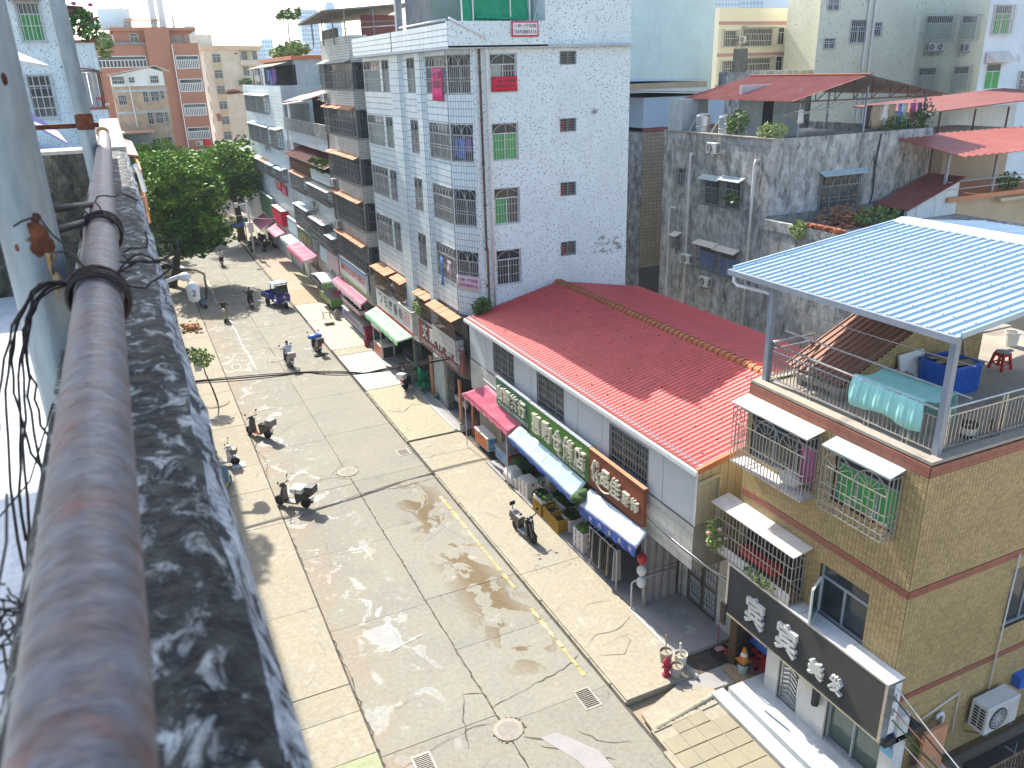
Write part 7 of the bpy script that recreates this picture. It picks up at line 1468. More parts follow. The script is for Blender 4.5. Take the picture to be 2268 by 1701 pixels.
LC = thing('left_canopy', (-2.6,20,16), 'grey post and white ribbed canopy edge at the top left corner', 'canopy'); MB().slab([(-3.4,18,18.4),(-1.35,18,17.35),(-1.3,26,17.4),(-3.4,26,18.5)], (0,0,1), .07).build('canopy_sheet', M['tin_pale'], LC); MB().bar((-3.0,19,17.35),(-1.6,19,17.1),.16).build('beam', M['post_grey'], LC); MB().bar((-1.95,19,14),(-2.0,19,17.2),.15).build('post', M['post_grey'], LC)
NB = thing('left_neighbour_building', (-3,45,0), 'pale rendered row on the left kerb seen past the parapet edge', 'building'); MB().box(-8,.12,7,47,0,14.2).build('wall', M['render_white'], NB); MB().box(.12,.9,21.2,72,6.9,7.1).build('ledge', M['roof_cement'], NB); MB().box(.12,.5,16,72,0,6.9).build('lower_wall', M['render_grey'], NB); MB().box(-8,.1,57,110,0,12).build('far_wall', M['render_white'], NB)
MB().hexa([(-.6,24,15.35),(.42,24,15.15),(.42,31,15.1),(-.6,31,15.5)],[(-.6,24,15.4),(.42,24,15.2),(.42,31,15.15),(-.6,31,15.55)]).build('red_roof', M['tin_maroon'], NB); cage(F((.12,0,0),(0,1,0),(1,0,0)), NB, 21, 27, 13.9, 15.1, .22, 'canopy_rust', .3, .03, (.5,), None); MB().tube([(.25,20,15.3),(.3,20.2,15.1),(.35,20.3,14.7)], .05, 6).build('pipe_end', M['pvc_white'], NB)
# ================================================================ the camera's own roof edge: parapet, pipe rail, posts, wires
worn('mould_black', (.012,.013,.016), (.05,.05,.045), sc=38, lo=.42, hi=.6, fine=.4, stain=(.36,.38,.36), stain_rng=(.53,.64), stain_sc=34, stain_stretch=(1,.6,1), bmp=.8)
worn('mould_wall', (.1,.095,.075), (.05,.05,.045), sc=4, lo=.4, hi=.6, grit=.8, grit_sc=9, fine=.25, stain=(.3,.26,.18), stain_rng=(.5,.66), stain_sc=4, stain_stretch=(1,1,1), bmp=.4)
worn('edge_plaster', (.36,.39,.42), (.2,.22,.24), sc=50, lo=.4, hi=.6, fine=.3, stain=(.02,.022,.026), stain_rng=(.5,.56), stain_sc=38, stain_stretch=(1,.45,1), bmp=.6)
worn('roof_white', (.74,.78,.8), (.66,.71,.74), sc=3, fine=.12, bmp=.5, stain=(.42,.45,.5), stain_rng=(.55,.75), stain_sc=9, stain_stretch=(1,.3,1))
worn('galvanised', (.24,.28,.3), (.15,.18,.2), sc=14, lo=.4, hi=.65, rough=.42, metal=.45, spec=.5, stretch=(1,1,.25), fine=.15, bmp=.15, stain=(.22,.1,.05), stain_rng=(.64,.74), stain_sc=9)
worn('pipe_galv', (.13,.13,.145), (.11,.085,.085), sc=26, lo=.4, hi=.6, rough=.55, metal=.2, spec=.35, stretch=(1,1.6,1), fine=.35, bmp=.5, stain=(.17,.06,.045), stain_rng=(.54,.68), stain_sc=13, stain_stretch=(1,.7,1))
worn('rust_deep', (.07,.022,.012), (.15,.05,.02), sc=20, fine=.3); worn('rust_run', (.36,.2,.07), (.42,.33,.2), sc=14, fine=.2); worn('wire_black', (.018,.016,.016), (.05,.03,.025), sc=20, rough=.6, fine=.1)
worn('coping_stone', (.45,.42,.36), (.38,.35,.3), sc=6, fine=.2, bmp=.4)
PR = thing('parapet', (-.05,2.5,15.88), 'mould-blackened concrete parapet along the roof edge', 'wall')
m = MB(); n = 60; prof = [(-.135,15.88),(-.135,16.62),(-.125,16.64),(.0,16.642),(.022,16.632),(.037,16.605),(.043,16.56),(.043,15.3)]
for i in range(n+1):
    y = -1+6.4*i/n
    for j, (x, z) in enumerate(prof): q = (.004*math.sin(y*9+j)+.003*math.sin(y*23+2*j)) if 1 < j < 6 else 0; m.v.append((x+q, y, z+q*.7))
k = len(prof)
for i in range(n):
    for j in range(k-1): m.f.append((i*k+j,i*k+j+1,(i+1)*k+j+1,(i+1)*k+j)); m.m.append(1 if j in (4,5) else 0)
m.build('body', [M['mould_black'], M['edge_plaster']], PR, True)
MB().box(-.13,.035,5.25,9.5,16.45,16.66).build('coping', M['coping_stone'], PR)
MB().box(-4,-.13,5.27,5.5,15.8,16.635).build('cross_wall', M['mould_wall'], PR); MB().box(-4,-.13,5.25,5.5,16.636,16.655).build('cross_coping', M['coping_stone'], PR)
rf = MB().box(-4,-.135,-2,5.27,15.7,15.88).build('roof_floor', M['roof_white']); tag(rf, kind='structure')
OBD = thing('own_building', (-3,2,0), 'building the photograph is taken from, below the parapet', 'building'); MB().box(-8,.03,-6,6.9,0,15.68).build('wall', M['render_grey'], OBD)
oc = thing('shade_canopy', (-1.5,2,17), 'unseen sheet canopy on pipe posts, added to shade the roof edge', 'canopy'); MB().box(-1.1,.1,-3,5.75,19.0,19.05).build('sheet', M['tin_grey'], oc)  # added out of view to shade parapet and pipe, narrow to leave sky fill
PP = thing('pipe_rail', (-.055,2.5,16.75), 'thick galvanised pipe handrail wired on top of the parapet', 'handrail')
m = MB(); m.tube([(-.056,-.6+.25*i,16.75) for i in range(21)]+[(-.058,4.55,16.752),(-.06,4.68,16.757),(-.061,4.76,16.768)], .0275, 20); m.build('pipe', M['pipe_galv'], PP, True)
m = MB(); m.lathe((-.061,4.76,16.768), [(.029,-.12),(.0295,-.1),(.0295,.02),(.02,.03)], 18, 'y'); m.build('end_collar', M['rust_run'], PP, True)
def post(name, x0, y, x1, r, z0, z1, label):
    t = thing(name, (x0,y,z0), label, 'post'); MB().tube([(x0+(x1-x0)*i/8, y, z0+(z1-z0)*i/8) for i in range(9)], r, 18).build('tube', M['galvanised'], t, True); return t
p1 = post('canopy_post', -.136, 1.32, -.134, .037, 15.88, 19, 'nearest thick galvanised post with a rusty weld, left of the pipe rail')
m = MB(); rg = random.Random(4); [m.ball((-.128+rg.gauss(0,.0075),1.287+rg.gauss(0,.001),16.80+rg.gauss(0,.011)), rg.uniform(.004,.009), 8, (1.2,.35,1.2)) for _ in range(70)]; m.build('rust_weld', M['rust_deep'], p1, True); m = MB(); [m.ball((-.122+rg.gauss(0,.005),1.29,16.79-.008*k), .011-.0006*k, 8, (.9,.35,1.6)) for k in range(12)]; m.build('rust_run', M['rust_run'], p1, True); m = MB(); [m.ball((-.128+rg.gauss(0,.004),1.289,17.0+rg.gauss(0,.008)), .009, 8, (1,.4,1.5)) for k in range(6)]; m.build('rust_spot', M['rust_deep'], p1, True)
p2 = post('canopy_post', -.085, 3.72, -.15, .03, 15.88, 19, 'farther thin galvanised post behind the end of the pipe rail'); m = MB(); m.lathe((-.1045,3.72,16.83), [(.031,0),(.033,.01),(.033,.05),(.031,.06)], 16); m.build('rust_band', M['rust_deep'], p2)
for i, (a, b, l) in enumerate((((-.125,1.29,16.806),(-.06,1.75,16.758),'nearer of two black iron bars between post and pipe'),((-.12,1.36,16.83),(-.06,1.95,16.762),'farther of two black iron bars between post and pipe'))): tag(MB().tube([a, b], .006, 8).build('iron_bar', M['wire_black'], None, True), l, 'bar', 'iron bars tying the nearest post to the pipe rail')
tag(MB().bar((-.46,4.6,16.81),(-.075,4.72,16.805),.028,.022).build('angle_bar', M['rust_deep']), 'rusty angle iron bar meeting the end of the pipe rail', 'bar')
def coil(name, yc, turns, w, label, loose=0, seed=1):
    rg = random.Random(seed); t = thing(name, (-.056,yc,16.75), label, 'wire', 'wire wound round the pipe rail')
    for k in range(turns):
        y = yc+rg.uniform(-w, w); tl = rg.uniform(-.02,.02); r = .0275+rg.uniform(.002,.009); P = []
        for i in range(25): a = 2*math.pi*i/24; P.append((-.056+r*math.cos(a), y+tl*math.cos(a+rg.random()*.1), 16.75+r*math.sin(a)))
        MB().tube(P, .0019, 5, False).build('strand', M['wire_black'], t, True)
    for k in range(loose):
        P = [V((-.03,yc,16.775))]; d = V((rg.uniform(-.4,.6), rg.uniform(-1,.4), rg.uniform(-.5,.6)))
        for i in range(14): d += V((rg.gauss(0,.5), rg.gauss(0,.5), rg.gauss(-.06,.5))); d.normalize(); P.append(P[-1]+d*.011)
        MB().tube(P, .0015, 5, False).build('loose_strand', M['wire_black'], t, True)
coil('wire_coil', 1.62, 6, .035, 'upper coil of black wire wound round the pipe rail', 5, 3); coil('wire_coil', 1.12, 11, .03, 'lower thick coil of black wire wound round the pipe rail', 8, 5)
wl = thing('hanging_wire', (-.1,.95,16.7), 'loose loops of black wire hanging between the near post and the pipe', 'wire'); rg = random.Random(11)
for k in range(7):
    P = [V((-.085,1.12,16.77))]; e = V((-.125-.01*k*rg.random(), .95-.04*k, 16.62-.012*k)); c1 = V((-.15,1.1,16.78+rg.uniform(-.02,.03))); c2 = V((-.17+rg.uniform(-.02,.03),1.0,16.66))
    for i in range(1,19): t = i/18; P.append(P[0]*(1-t)**3+c1*3*t*(1-t)**2+c2*3*t*t*(1-t)+e*t**3+V((rg.gauss(0,.0012),rg.gauss(0,.0012),rg.gauss(0,.0012))))
    MB().tube(P, .0016, 5, False).build('strand', M['wire_black'], wl, True)
m = MB()
bt = thing('barbed_scrap', (-.14,.62,16.6), 'small tangle of barbed wire hanging left of the pipe', 'wire')
for k in range(46):
    c = V((-.142+rg.gauss(0,.008), .63+rg.gauss(0,.012), 16.615+rg.gauss(0,.022))); P = [c]; d = V((rg.gauss(0,1),rg.gauss(0,1),rg.gauss(0,1))).normalized()
    for i in range(5): d = (d+V((rg.gauss(0,.5),rg.gauss(0,.5),rg.gauss(0,.5)))).normalized(); P.append(P[-1]+d*.006)
    m.tube(P, .0009, 4, False)
for (a, b) in (((-.14,.63,16.6),(-.146,.6,16.53)),((-.148,.63,16.6),(-.156,.61,16.55)),((-.14,.62,16.65),(-.12,.64,16.72))): m.tube([a, V(a).lerp(V(b),.5)+V((.003,0,0)), b], .0011, 5)
tag(m.build('barbs', M['wire_black'], bt), kind='stuff')
MB().tube([(-.12,1.0,16.66),(-.17,1.05,16.55),(-.24,1.1,16.47),(-.29,1.12,16.41),(-.3,1.12,16.36)], .0012, 5).build('loose_end', M['wire_black'], wl, True)
# ================================================================ trees
random.seed(21)
worn('bark', (.1,.07,.045), (.06,.045,.03), sc=4, stretch=(1,1,.3), fine=.25, bmp=.4)
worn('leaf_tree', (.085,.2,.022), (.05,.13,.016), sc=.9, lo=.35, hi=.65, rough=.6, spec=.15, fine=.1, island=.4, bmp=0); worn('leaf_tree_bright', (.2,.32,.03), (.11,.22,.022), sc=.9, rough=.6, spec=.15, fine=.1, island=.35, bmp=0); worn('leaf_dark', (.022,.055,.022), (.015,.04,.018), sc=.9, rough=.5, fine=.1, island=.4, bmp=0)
def tree(base, c, r, nclump, label, seed, mats=('leaf_tree','leaf_tree_bright'), tr=.28, ls=.34, per=60):
    rg = random.Random(seed); t = thing('street_tree', base, label, 'tree', 'trees at the end of the street'); b = V(base); c = V(c); fork = V((b.x*.6+c.x*.4, b.y*.6+c.y*.4, b.z+(c.z-r[2]-b.z)*.85+.3*r[2]))
    m = MB(); m.tube([b, b.lerp(fork,.15)+V((0,0,0)), b.lerp(fork,.55)+V((.1,0,0)), fork], [tr*1.35,tr,tr*.85,tr*.7], 10); m.build('trunk', M['bark'], t, True)
    C_ = []
    while len(C_) < nclump:
        p = V((rg.uniform(-1,1),rg.uniform(-1,1),rg.uniform(-1,1)))
        if not .42 < p.length < 1: continue
        q = 1+.22*math.sin(p.x*4+seed)*math.cos(p.y*5+p.z*3); C_.append(c+V((p.x*r[0]*q, p.y*r[1]*q, p.z*r[2]*q*(.85 if p.z < 0 else 1))))
    m = MB()
    for k in range(14): e = rg.choice(C_); mid = fork.lerp(e,.5)+V((rg.gauss(0,.2),rg.gauss(0,.2),.25)); m.tube([fork, mid, e], [tr*.38,tr*.2,tr*.06], 6)
    m.build('limbs', M['bark'], t, True)
    ma, mb_ = MB(), MB()
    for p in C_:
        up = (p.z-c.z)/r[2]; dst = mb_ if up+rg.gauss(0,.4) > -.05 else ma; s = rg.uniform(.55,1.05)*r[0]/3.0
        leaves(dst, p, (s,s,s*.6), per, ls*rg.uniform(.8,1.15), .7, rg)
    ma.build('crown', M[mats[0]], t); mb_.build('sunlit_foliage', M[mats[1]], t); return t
tree((2.1,76.2,0), (4.3,76.2,6.7), (3.5,3.4,5.0), 230, 'biggest dark green street tree, on the left kerb beside the white car', 1, tr=.36)
tree((10.7,95.4,.1), (10.4,95,7.3), (3.8,3.5,3.2), 180, 'street tree on the right kerb beside the camera pole', 2, tr=.42)
tree((2.8,106,0), (4.0,105,6.7), (3.6,3.4,3.9), 150, 'left tree of the pair behind the biggest one', 3); tree((7.5,113,0), (8.2,112,5.6), (3.6,3.2,3.0), 130, 'low tree in the middle of the far group', 4); tree((15,128,0), (16,130,5.2), (4.5,3.5,3.4), 110, 'dark distant tree below the cream building', 5, ('leaf_dark','leaf_dark'), ls=.5); tree((.2,92,0), (1.0,92,6.0), (2.6,2.6,4), 100, 'leftmost street tree beside the left row', 6)
sp = thing('sapling', (2.5,45.4,0), 'thin leaning young tree in the left pavement', 'tree'); MB().tube([(2.5,45.4,0),(2.35,45.4,.9),(2.1,45.4,1.9),(2.05,45.4,2.8)], [.05,.045,.035,.02], 7).build('trunk', M['bark'], sp, True); m = MB(); leaves(m, (2.08,45.4,2.75), (.62,.6,.55), 230, .2); m.build('crown', M['leaf_pale'], sp); MB().box(1.6,1.95,45.2,45.22,2.1,2.6).build('tag_board', M['foam_white'], sp)
m = MB(); m.lathe((2.4,45.3,.02), [(.75,0),(.7,.05),(.5,.07),(.01,.08)], 16); tag(m.build('tree_pit', M['earth']), kind='structure')
m = MB(); 
for k in range(60): m.ball((2.45+random.gauss(0,.45), 61.6+random.gauss(0,.6), .06+abs(random.gauss(.12,.1))), random.uniform(.08,.2), 6, (1,1,.6))
tag(m.build('sand_heap', M['dirt_orange']), 'heap of orange earth on the left pavement', 'sand heap', kind='stuff')
plant('kerb_plant', (1.9,54.5,.0), (.5,.9,.35), 160, .2, 'low plants in a pale planter on the left pavement', mat='leaf_a')
# ================================================================ scooters, riders, tricycle, car
worn('scooter_black', (.02,.02,.022), (.03,.03,.032), rough=.3, spec=.6, fine=0, bmp=0); worn('scooter_cream', (.55,.5,.3), (.5,.45,.27), rough=.35, fine=0, bmp=0); worn('scooter_white', (.62,.62,.6), (.58,.58,.56), rough=.3, spec=.5, fine=0, bmp=0); worn('scooter_blue', (.2,.32,.4), (.18,.28,.36), rough=.3, fine=0, bmp=0); worn('scooter_grey', (.2,.2,.19), (.17,.17,.16), rough=.35, fine=0, bmp=0)
worn('rubber', (.018,.018,.018), (.03,.03,.03), rough=.85, fine=.1); worn('lamp_lens', (.6,.6,.55), (.6,.6,.55), rough=.15, spec=.6, fine=0, bmp=0); worn('tail_red', (.5,.02,.02), (.5,.02,.02), rough=.25, fine=0, bmp=0); worn('trike_blue', (.015,.035,.25), (.02,.04,.28), rough=.35, spec=.5, fine=.04); worn('skin', (.42,.24,.16), (.38,.21,.14), rough=.6, fine=.03); worn('hair', (.012,.011,.01), (.02,.018,.016), rough=.6); worn('trousers', (.05,.06,.09), (.04,.045,.07), rough=.9)
def wheel(t, x, y, r, w, par=None, axis='y'):
    m = MB(); m.lathe((x,y,r), [(r*.72,-w/2),(r*.95,-w/2),(r,-w/4),(r,w/4),(r*.95,w/2),(r*.72,w/2)], 18, axis); o = m.build('wheel', M['rubber'], t, True)
    m = MB(); m.lathe((x,y,r), [(r*.2,-w*.35),(r*.2,w*.35)], 8, axis)
    for k in range(5):
        a = k*2*math.pi/5; d = V((math.cos(a),0,math.sin(a))) if axis == 'y' else V((0,math.cos(a),math.sin(a))); m.bar(V((x,y,r)), V((x,y,r))+d*r*.74, .03)
    m.build('rim', M['steel_bright'], o); return o
def prismY(m, pts, w, taper=1.0):
    k = len(pts); a = [(x,-w/2,z) for x, z in pts]; b = [(x,w/2,z) for x, z in pts]; m.add(a+b, [tuple(range(k)), tuple(reversed(range(k,2*k)))]+[(i+k,(i+1)%k+k,(i+1)%k,i) for i in range(k)]); return m
def scooter(label, body='scooter_black', seat='cloth_dark', box=None, load=None, screen=None, basket=False, cover=None, back=False, group='scooters on the street', floor=None):
    t = thing('scooter', (0,0,0), label, 'scooter', group); B = M[body]
    wheel(t, .62, 0, .215, .1); wheel(t, -.6, 0, .215, .12)
    m = MB(); prismY(m, [(.38,.2),(.46,.3),(.4,.75),(.36,.92),(.3,.9),(.32,.6),(.3,.3),(.22,.22)], .34); m.build('front_shield', B, t)
    m = MB(); prismY(m, [(.42,.3),(.3,.19),(-.3,.19),(-.3,.26),(.28,.26)], .3); m.build('footboard', M[floor or 'scooter_grey'], t)
    m = MB(); prismY(m, [(-.22,.24),(-.18,.66),(-.82,.72),(-.9,.62),(-.72,.42),(-.5,.42),(-.36,.26)], .28); m.build('body', B, t)
    m = MB(); prismY(m, [(-.16,.67),(-.16,.75),(-.45,.76),(-.8,.83),(-.84,.75),(-.45,.69)], .27); m.build('seat', M[seat], t)
    m = MB(); m.lathe((.62,0,.215), [(.23,-.06),(.25,-.06),(.25,.06),(.23,.06)], 16, 'y'); vs = [(i, p) for i, p in enumerate(m.v)]; m2 = MB(); prismY(m2, [(.4,.42),(.62,.475),(.84,.36),(.83,.33),(.62,.44),(.42,.38)], .13); m2.build('front_fender', B, t)
    MB().tube([(.62,.06,.215),(.44,.06,.78)], .022, 6).build('fork', M['bars_grey'], t); MB().tube([(.62,-.06,.215),(.44,-.06,.78)], .022, 6).build('fork', M['bars_grey'], t)
    m = MB(); m.ball((.41,0,.97), .11, 8, (1,1.3,.8)); hb = m.build('handlebar_cowl', B, t, True); MB().tube([(.3,-.36,1.02),(.38,-.12,1.0),(.38,.12,1.0),(.3,.36,1.02)], .02, 6).build('handlebar', M['rubber'], t, True)
    MB().ball((.5,0,.95), .07, 8, (.6,1.2,.9)).build('headlight', M['lamp_lens'], hb, True)
    for s in (-1,1): mm = MB(); mm.bar((.34,s*.25,1.02),(.36,s*.36,1.22),.012); mm.ball((.36,s*.37,1.25), .06, 8, (.3,1.2,.8)); mm.build('mirror', M['rubber'], t, True)
    MB().box(-.93,-.88,-.1,.1,.6,.7).build('tail_light', M['tail_red'], t); MB().box(-.95,-.94,-.11,.11,.42,.54).build('number_plate', M['frame_white'], t); m = MB(); prismY(m, [(-.62,.42),(-.86,.42),(-.95,.28),(-.9,.28),(-.82,.38),(-.62,.38)], .14); m.build('rear_fender', B, t)
    MB().bar((-.1,.12,.2),(.02,.3,.0),.02).build('side_stand', M['bars_grey'], t)
    if box: m = MB(); m.box(-1.12,-.76,-.22,.22,.78,1.1); m.box(-1.14,-.74,-.24,.24,1.02,1.06); m.build('top_box', M[box], t)
    if load: MB().box(-.62,-.08,-.27,.27,.78,.98).build('foam_load', M[load], t); MB().box(-.38,-.34,-.275,.275,.79,.985).build('strap', M['print_orange'], t)
    if back: MB().box(-.86,-.83,-.12,.12,.98,1.14).build('backrest', M['rubber'], t); MB().bar((-.84,0,.8),(-.84,0,1.0),.03).build('backrest_stem', M['bars_grey'], t)
    if screen: m = MB(); m.hexa([(.5,-.22,.9),(.5,.22,.9),(.36,.2,1.35),(.36,-.2,1.35)],[(.51,-.22,.9),(.51,.22,.9),(.37,.2,1.35),(.37,-.2,1.35)]); m.build('cover', M[screen], t)
    if basket: MB().box(.5,.75,-.18,.18,.62,.86).build('basket', M['bars_grey'], t)
    if cover: m = MB(); m.ball((.05,0,.98), .34, 10, (1.0,1.5,.55)); m.build('tarpaulin', M[cover], t, True)
    return t
def face(dx, dy): return math.atan2(dy, dx)
place(scooter('black scooter carrying a strapped white foam box in the middle of the road', load='foam_white', box='scooter_black'), (4.02,31.5,.01), face(-.76,.65))
place(scooter('black scooter with an orange patch on its shield near the left gutter', seat='cloth_dark', box='scooter_grey', screen=None, floor='print_orange'), (3.86,39.6,.01), face(-.6,.8))
place(scooter('dark green-black scooter with silver seat parked on the right pavement facing the camera', body='scooter_black', seat='slab_grey', back=True, floor='frame_grey'), (11.6,24.65,.13), face(.12,-1))
place(scooter('black scooter with a white-topped rear box parked outside the oil shop', box='foam_white'), (12.9,42.2,.13), face(.8,.6))
place(scooter('white scooter mostly hidden by the parapet on the left pavement', 'scooter_white', basket=True), (1.75,36.9,.04), face(.9,-.3)); place(scooter('dark blue scooter mostly hidden by the parapet, nearest on the left pavement', 'scooter_blue', floor='letter_yellow'), (1.5,34.3,.04), face(.5,.85))
place(scooter('pale blue scooter parked in the tree shade facing the camera', 'scooter_blue'), (3.88,67.6,.01), face(.25,-1))
place(scooter('black motor scooter with a bright blue tarpaulin over its seat beside the pink kerb', box='scooter_black', cover='plastic_blue'), (9.5,51.9,.01), face(-.12,1)); tag(MB().box(9.1,9.75,50.6,50.85,.012,.1).build('wooden_block', M['cloth_dark']), 'dark plank lying behind the blue-covered motor scooter', 'plank')
for i, (x, y) in enumerate(((11.4,89.5),(12.2,90.2),(12.6,88.3),(11.9,92.4),(13.0,92.6),(11.2,86.9))): place(scooter(['scooter parked deepest under the right tree','scooter next to the far shop awning','scooter nearest the red awning under the tree','scooter behind the right tree trunk','scooter parked against the teal shop board','scooter beside the camera pole in tree shade'][i], ['scooter_black','scooter_grey','scooter_black','scooter_blue','scooter_black','scooter_grey'][i], group='scooters parked under the far tree'), (x,y,.13), face(random.uniform(.4,1), random.uniform(-.6,.4)))
def person(root, shirt, label, lean=.0, pose='ride', loc=None, rz=0):
    J = {'pel':(-.26,0,.86,.15,.13),'sp':(-.24,0,1.02,.14,.11),'ch':(-.19+lean*.5,0,1.24,.175,.115),'nk':(-.16+lean,0,1.4,.06,.06),'hd':(-.13+lean*1.1,0,1.52,.095,.085),'tp':(-.13+lean*1.1,0,1.62,.07,.07),'ns':(-.02+lean*1.1,0,1.52,.018,.02)}
    E_ = [('pel','sp'),('sp','ch'),('ch','nk'),('nk','hd'),('hd','tp'),('hd','ns')]
    for s, k in ((1,'l'),(-1,'r')):
        J.update({k+'sh':(-.18+lean*.6,s*.19,1.33,.07,.065),k+'el':(.0+lean*.6,s*.29,1.12,.05,.048),k+'wr':(.22,s*.31,1.03,.036,.033),k+'ha':(.3,s*.31,1.03,.04,.035),k+'hp':(-.24,s*.1,.83,.1,.1),k+'kn':(.14,s*.17,.75,.075,.07),k+'an':(.12,s*.15,.34,.045,.045),k+'to':(.28,s*.15,.3,.045,.035)}); E_ += [('ch',k+'sh'),(k+'sh',k+'el'),(k+'el',k+'wr'),(k+'wr',k+'ha'),('pel',k+'hp'),(k+'hp',k+'kn'),(k+'kn',k+'an'),(k+'an',k+'to')]
    ks = list(J); me = bpy.data.meshes.new('person'); me.from_pydata([J[k][:3] for k in ks], [(ks.index(a), ks.index(b)) for a, b in E_], []); ob = bpy.data.objects.new('person', me); COL.objects.link(ob)
    ob.modifiers.new('skin','SKIN'); sv = me.skin_vertices[0].data
    for i, k in enumerate(ks): sv[i].radius = J[k][3:]; sv[i].use_root = (k == 'pel')
    ob.modifiers.new('smooth','SUBSURF').levels = 1
    dg = bpy.context.evaluated_depsgraph_get(); m2 = bpy.data.meshes.new_from_object(ob.evaluated_get(dg)); bpy.data.objects.remove(ob)
    o = bpy.data.objects.new('person', m2); COL.objects.link(o); ORG[o.name] = V((0,0,0)); m2.materials.clear()
    for n_ in (shirt,'skin','trousers','rubber'): m2.materials.append(M[n_])
    for p in m2.polygons:
        c = p.center; p.use_smooth = True; p.material_index = 1 if c.z > 1.39 and abs(c.y) < .12 else 3 if c.z < .34 else 2 if (c.z < .88) else 1 if c.x > .04 and abs(c.y) > .2 else 0
    h = MB(); h.ball((-.15+lean*1.1,0,1.585), .105, 10, (1,.92,.85)); h.build('hair', M['hair'], o, True)
    for s in (-1,1): m = MB(); m.ball((-.045+lean*1.1,s*.035,1.545), .012, 6); m.build('eye', M['hair'], o)
    tag(o, label, 'person', 'people riding scooters'); place(o, loc, rz); return o
for lab, x, y, dx, dy, body, shirt, pl_, ln in (('cream scooter ridden towards the camera',4.96,62.6,-.1,-1,'scooter_cream','cloth_dark','person in a black shirt riding a cream scooter towards the camera',.12),('dark scooter ridden away beside the blue tricycle',7.3,65.6,.0,1,'scooter_black','cloth_dark','person in black riding away left of the blue tricycle',.02),('grey scooter with a silver rear box ridden up the road',7.3,49.9,-.1,1,'scooter_grey','tarp_pale','bareheaded person in a pale blue shirt riding away up the road',.0),('small dark scooter ridden away near the trees',7.08,82.9,.08,1,'scooter_black','cloth_white','person in a white shirt riding away in the distance',.0)):
    place(scooter(lab, body, box='slab_grey' if y < 50 else None), (x,y,.012), face(dx,dy)); person(None, shirt, pl_, ln, loc=(x,y,.012), rz=face(dx,dy))
# blue cargo tricycle
TC = thing('cargo_tricycle', (0,0,0), 'blue cargo tricycle with a pale cab roof driving towards the camera', 'tricycle')
wheel(TC, 1.15, 0, .27, .11); wheel(TC, -.85, .5, .29, .14); wheel(TC, -.85, -.5, .29, .14)
m = MB(); prismY(m, [(.95,.45),(1.0,.95),(.75,1.05),(.7,.5),(.2,.45),(.2,.38),(.8,.38)], 1.0); m.build('cab_front', M['trike_blue'], TC)
for s in (-.5,.47): MB().box(-.12,.2,s,s+.03,.4,1.15).build('cab_side', M['trike_blue'], TC)
for x, z in ((.75,1.03),(-.1,1.1)):
    for s in (-.47,.47): MB().bar((x,s,z-.1),(x-.12 if x > .5 else x,s,1.78),.06).build('cab_post', M['trike_blue'], TC)
MB().hexa([(-.25,-.56,1.76),(.85,-.56,1.8),(.85,.56,1.8),(-.25,.56,1.76)],[(-.22,-.5,1.88),(.75,-.5,1.9),(.75,.5,1.9),(-.22,.5,1.88)]).build('cab_roof', M['tarp_skyblue'], TC)
m = MB(); m.quad((.79,-.42,1.08),(.79,.42,1.08),(.68,.42,1.7),(.68,-.42,1.7)); m.build('windscreen', M['glass_dark'], TC); MB().lathe((1.0,0,.85), [(.1,0),(.1,.05),(.05,.06)], 12, 'x').build('headlight', M['lamp_lens'], TC)
for s in (-.36,.36): MB().lathe((.995,s,.9), [(.045,0),(.045,.03)], 8, 'x').build('indicator', M['tail_red'], TC)
m = MB(); prismY(m, [(.88,.5),(1.15,.62),(1.4,.5),(1.4,.46),(1.15,.57),(.9,.44)], .16); m.build('mudguard', M['plastic_white'], TC)
MB().box(-1.6,-.2,-.58,.58,.55,.6).build('bed_floor', M['trike_blue'], TC)
for a in ((-1.6,-.2,-.6,-.57,.6,.98),(-1.6,-.2,.57,.6,.6,.98),(-1.62,-1.59,-.6,.6,.6,.98),(-.23,-.2,-.57,.57,.6,.98)): MB().box(*a).build('bed_side', M['trike_blue'], TC)
for x in (-1.5,-1.15,-.8,-.45): MB().box(x,x+.05,-.62,-.6,.58,1.0).build('stake', M['frame_grey'], TC)
MB().box(-.15,.35,-.35,.35,.6,.85).build('driver_seat', M['plastic_white'], TC); MB().box(-.2,-.1,-.35,.35,.85,1.35).build('seat_back', M['cloth_dark'], TC); MB().tube([(.55,-.3,1.05),(.62,0,1.0),(.55,.3,1.05)], .02, 6).build('handlebar', M['rubber'], TC)
place(TC, (9.35,64.75,.012), face(.3,-1), 1.05)
# white car by the big tree
CR = thing('white_car', (0,0,0), 'white saloon car half hidden by the big tree and the parapet', 'car')
m = MB(); ps = [(2.2,.3),(2.25,.6),(2.0,.78),(1.15,.9),(.45,1.38),(-.75,1.42),(-1.6,.98),(-2.15,.92),(-2.25,.55),(-2.2,.28)]; k = len(ps); ins = [0,0,.02,.05,.22,.22,.1,.06,0,0]
m.add([(x,-.88+i_,z) for (x, z), i_ in zip(ps, ins)]+[(x,.88-i_,z) for (x, z), i_ in zip(ps, ins)], [tuple(range(k)), tuple(reversed(range(k,2*k)))]+[(i+k,(i+1)%k+k,(i+1)%k,i) for i in range(k)]); m.build('body', M['scooter_white'], CR)
for s in (-1,1): m = MB(); m.quad((1.0,s*.845,.93),(-1.45,s*.80,.98),(-.72,s*.695,1.35),(.42,s*.69,1.33)); m.build('side_window', M['glass_dark'], CR); 
m = MB(); m.quad((1.1,-.78,.95),(1.1,.78,.95),(.52,.62,1.345),(.52,-.62,1.345)); m.build('windscreen', M['glass_dark'], CR)
for x in (1.4,-1.35):
    for s in (-.8,.8): wheel(CR, x, s, .31, .2)
for s in (-.65,.65): MB().box(2.12,2.25,s-.18,s+.18,.55,.72).build('headlight', M['lamp_lens'], CR)
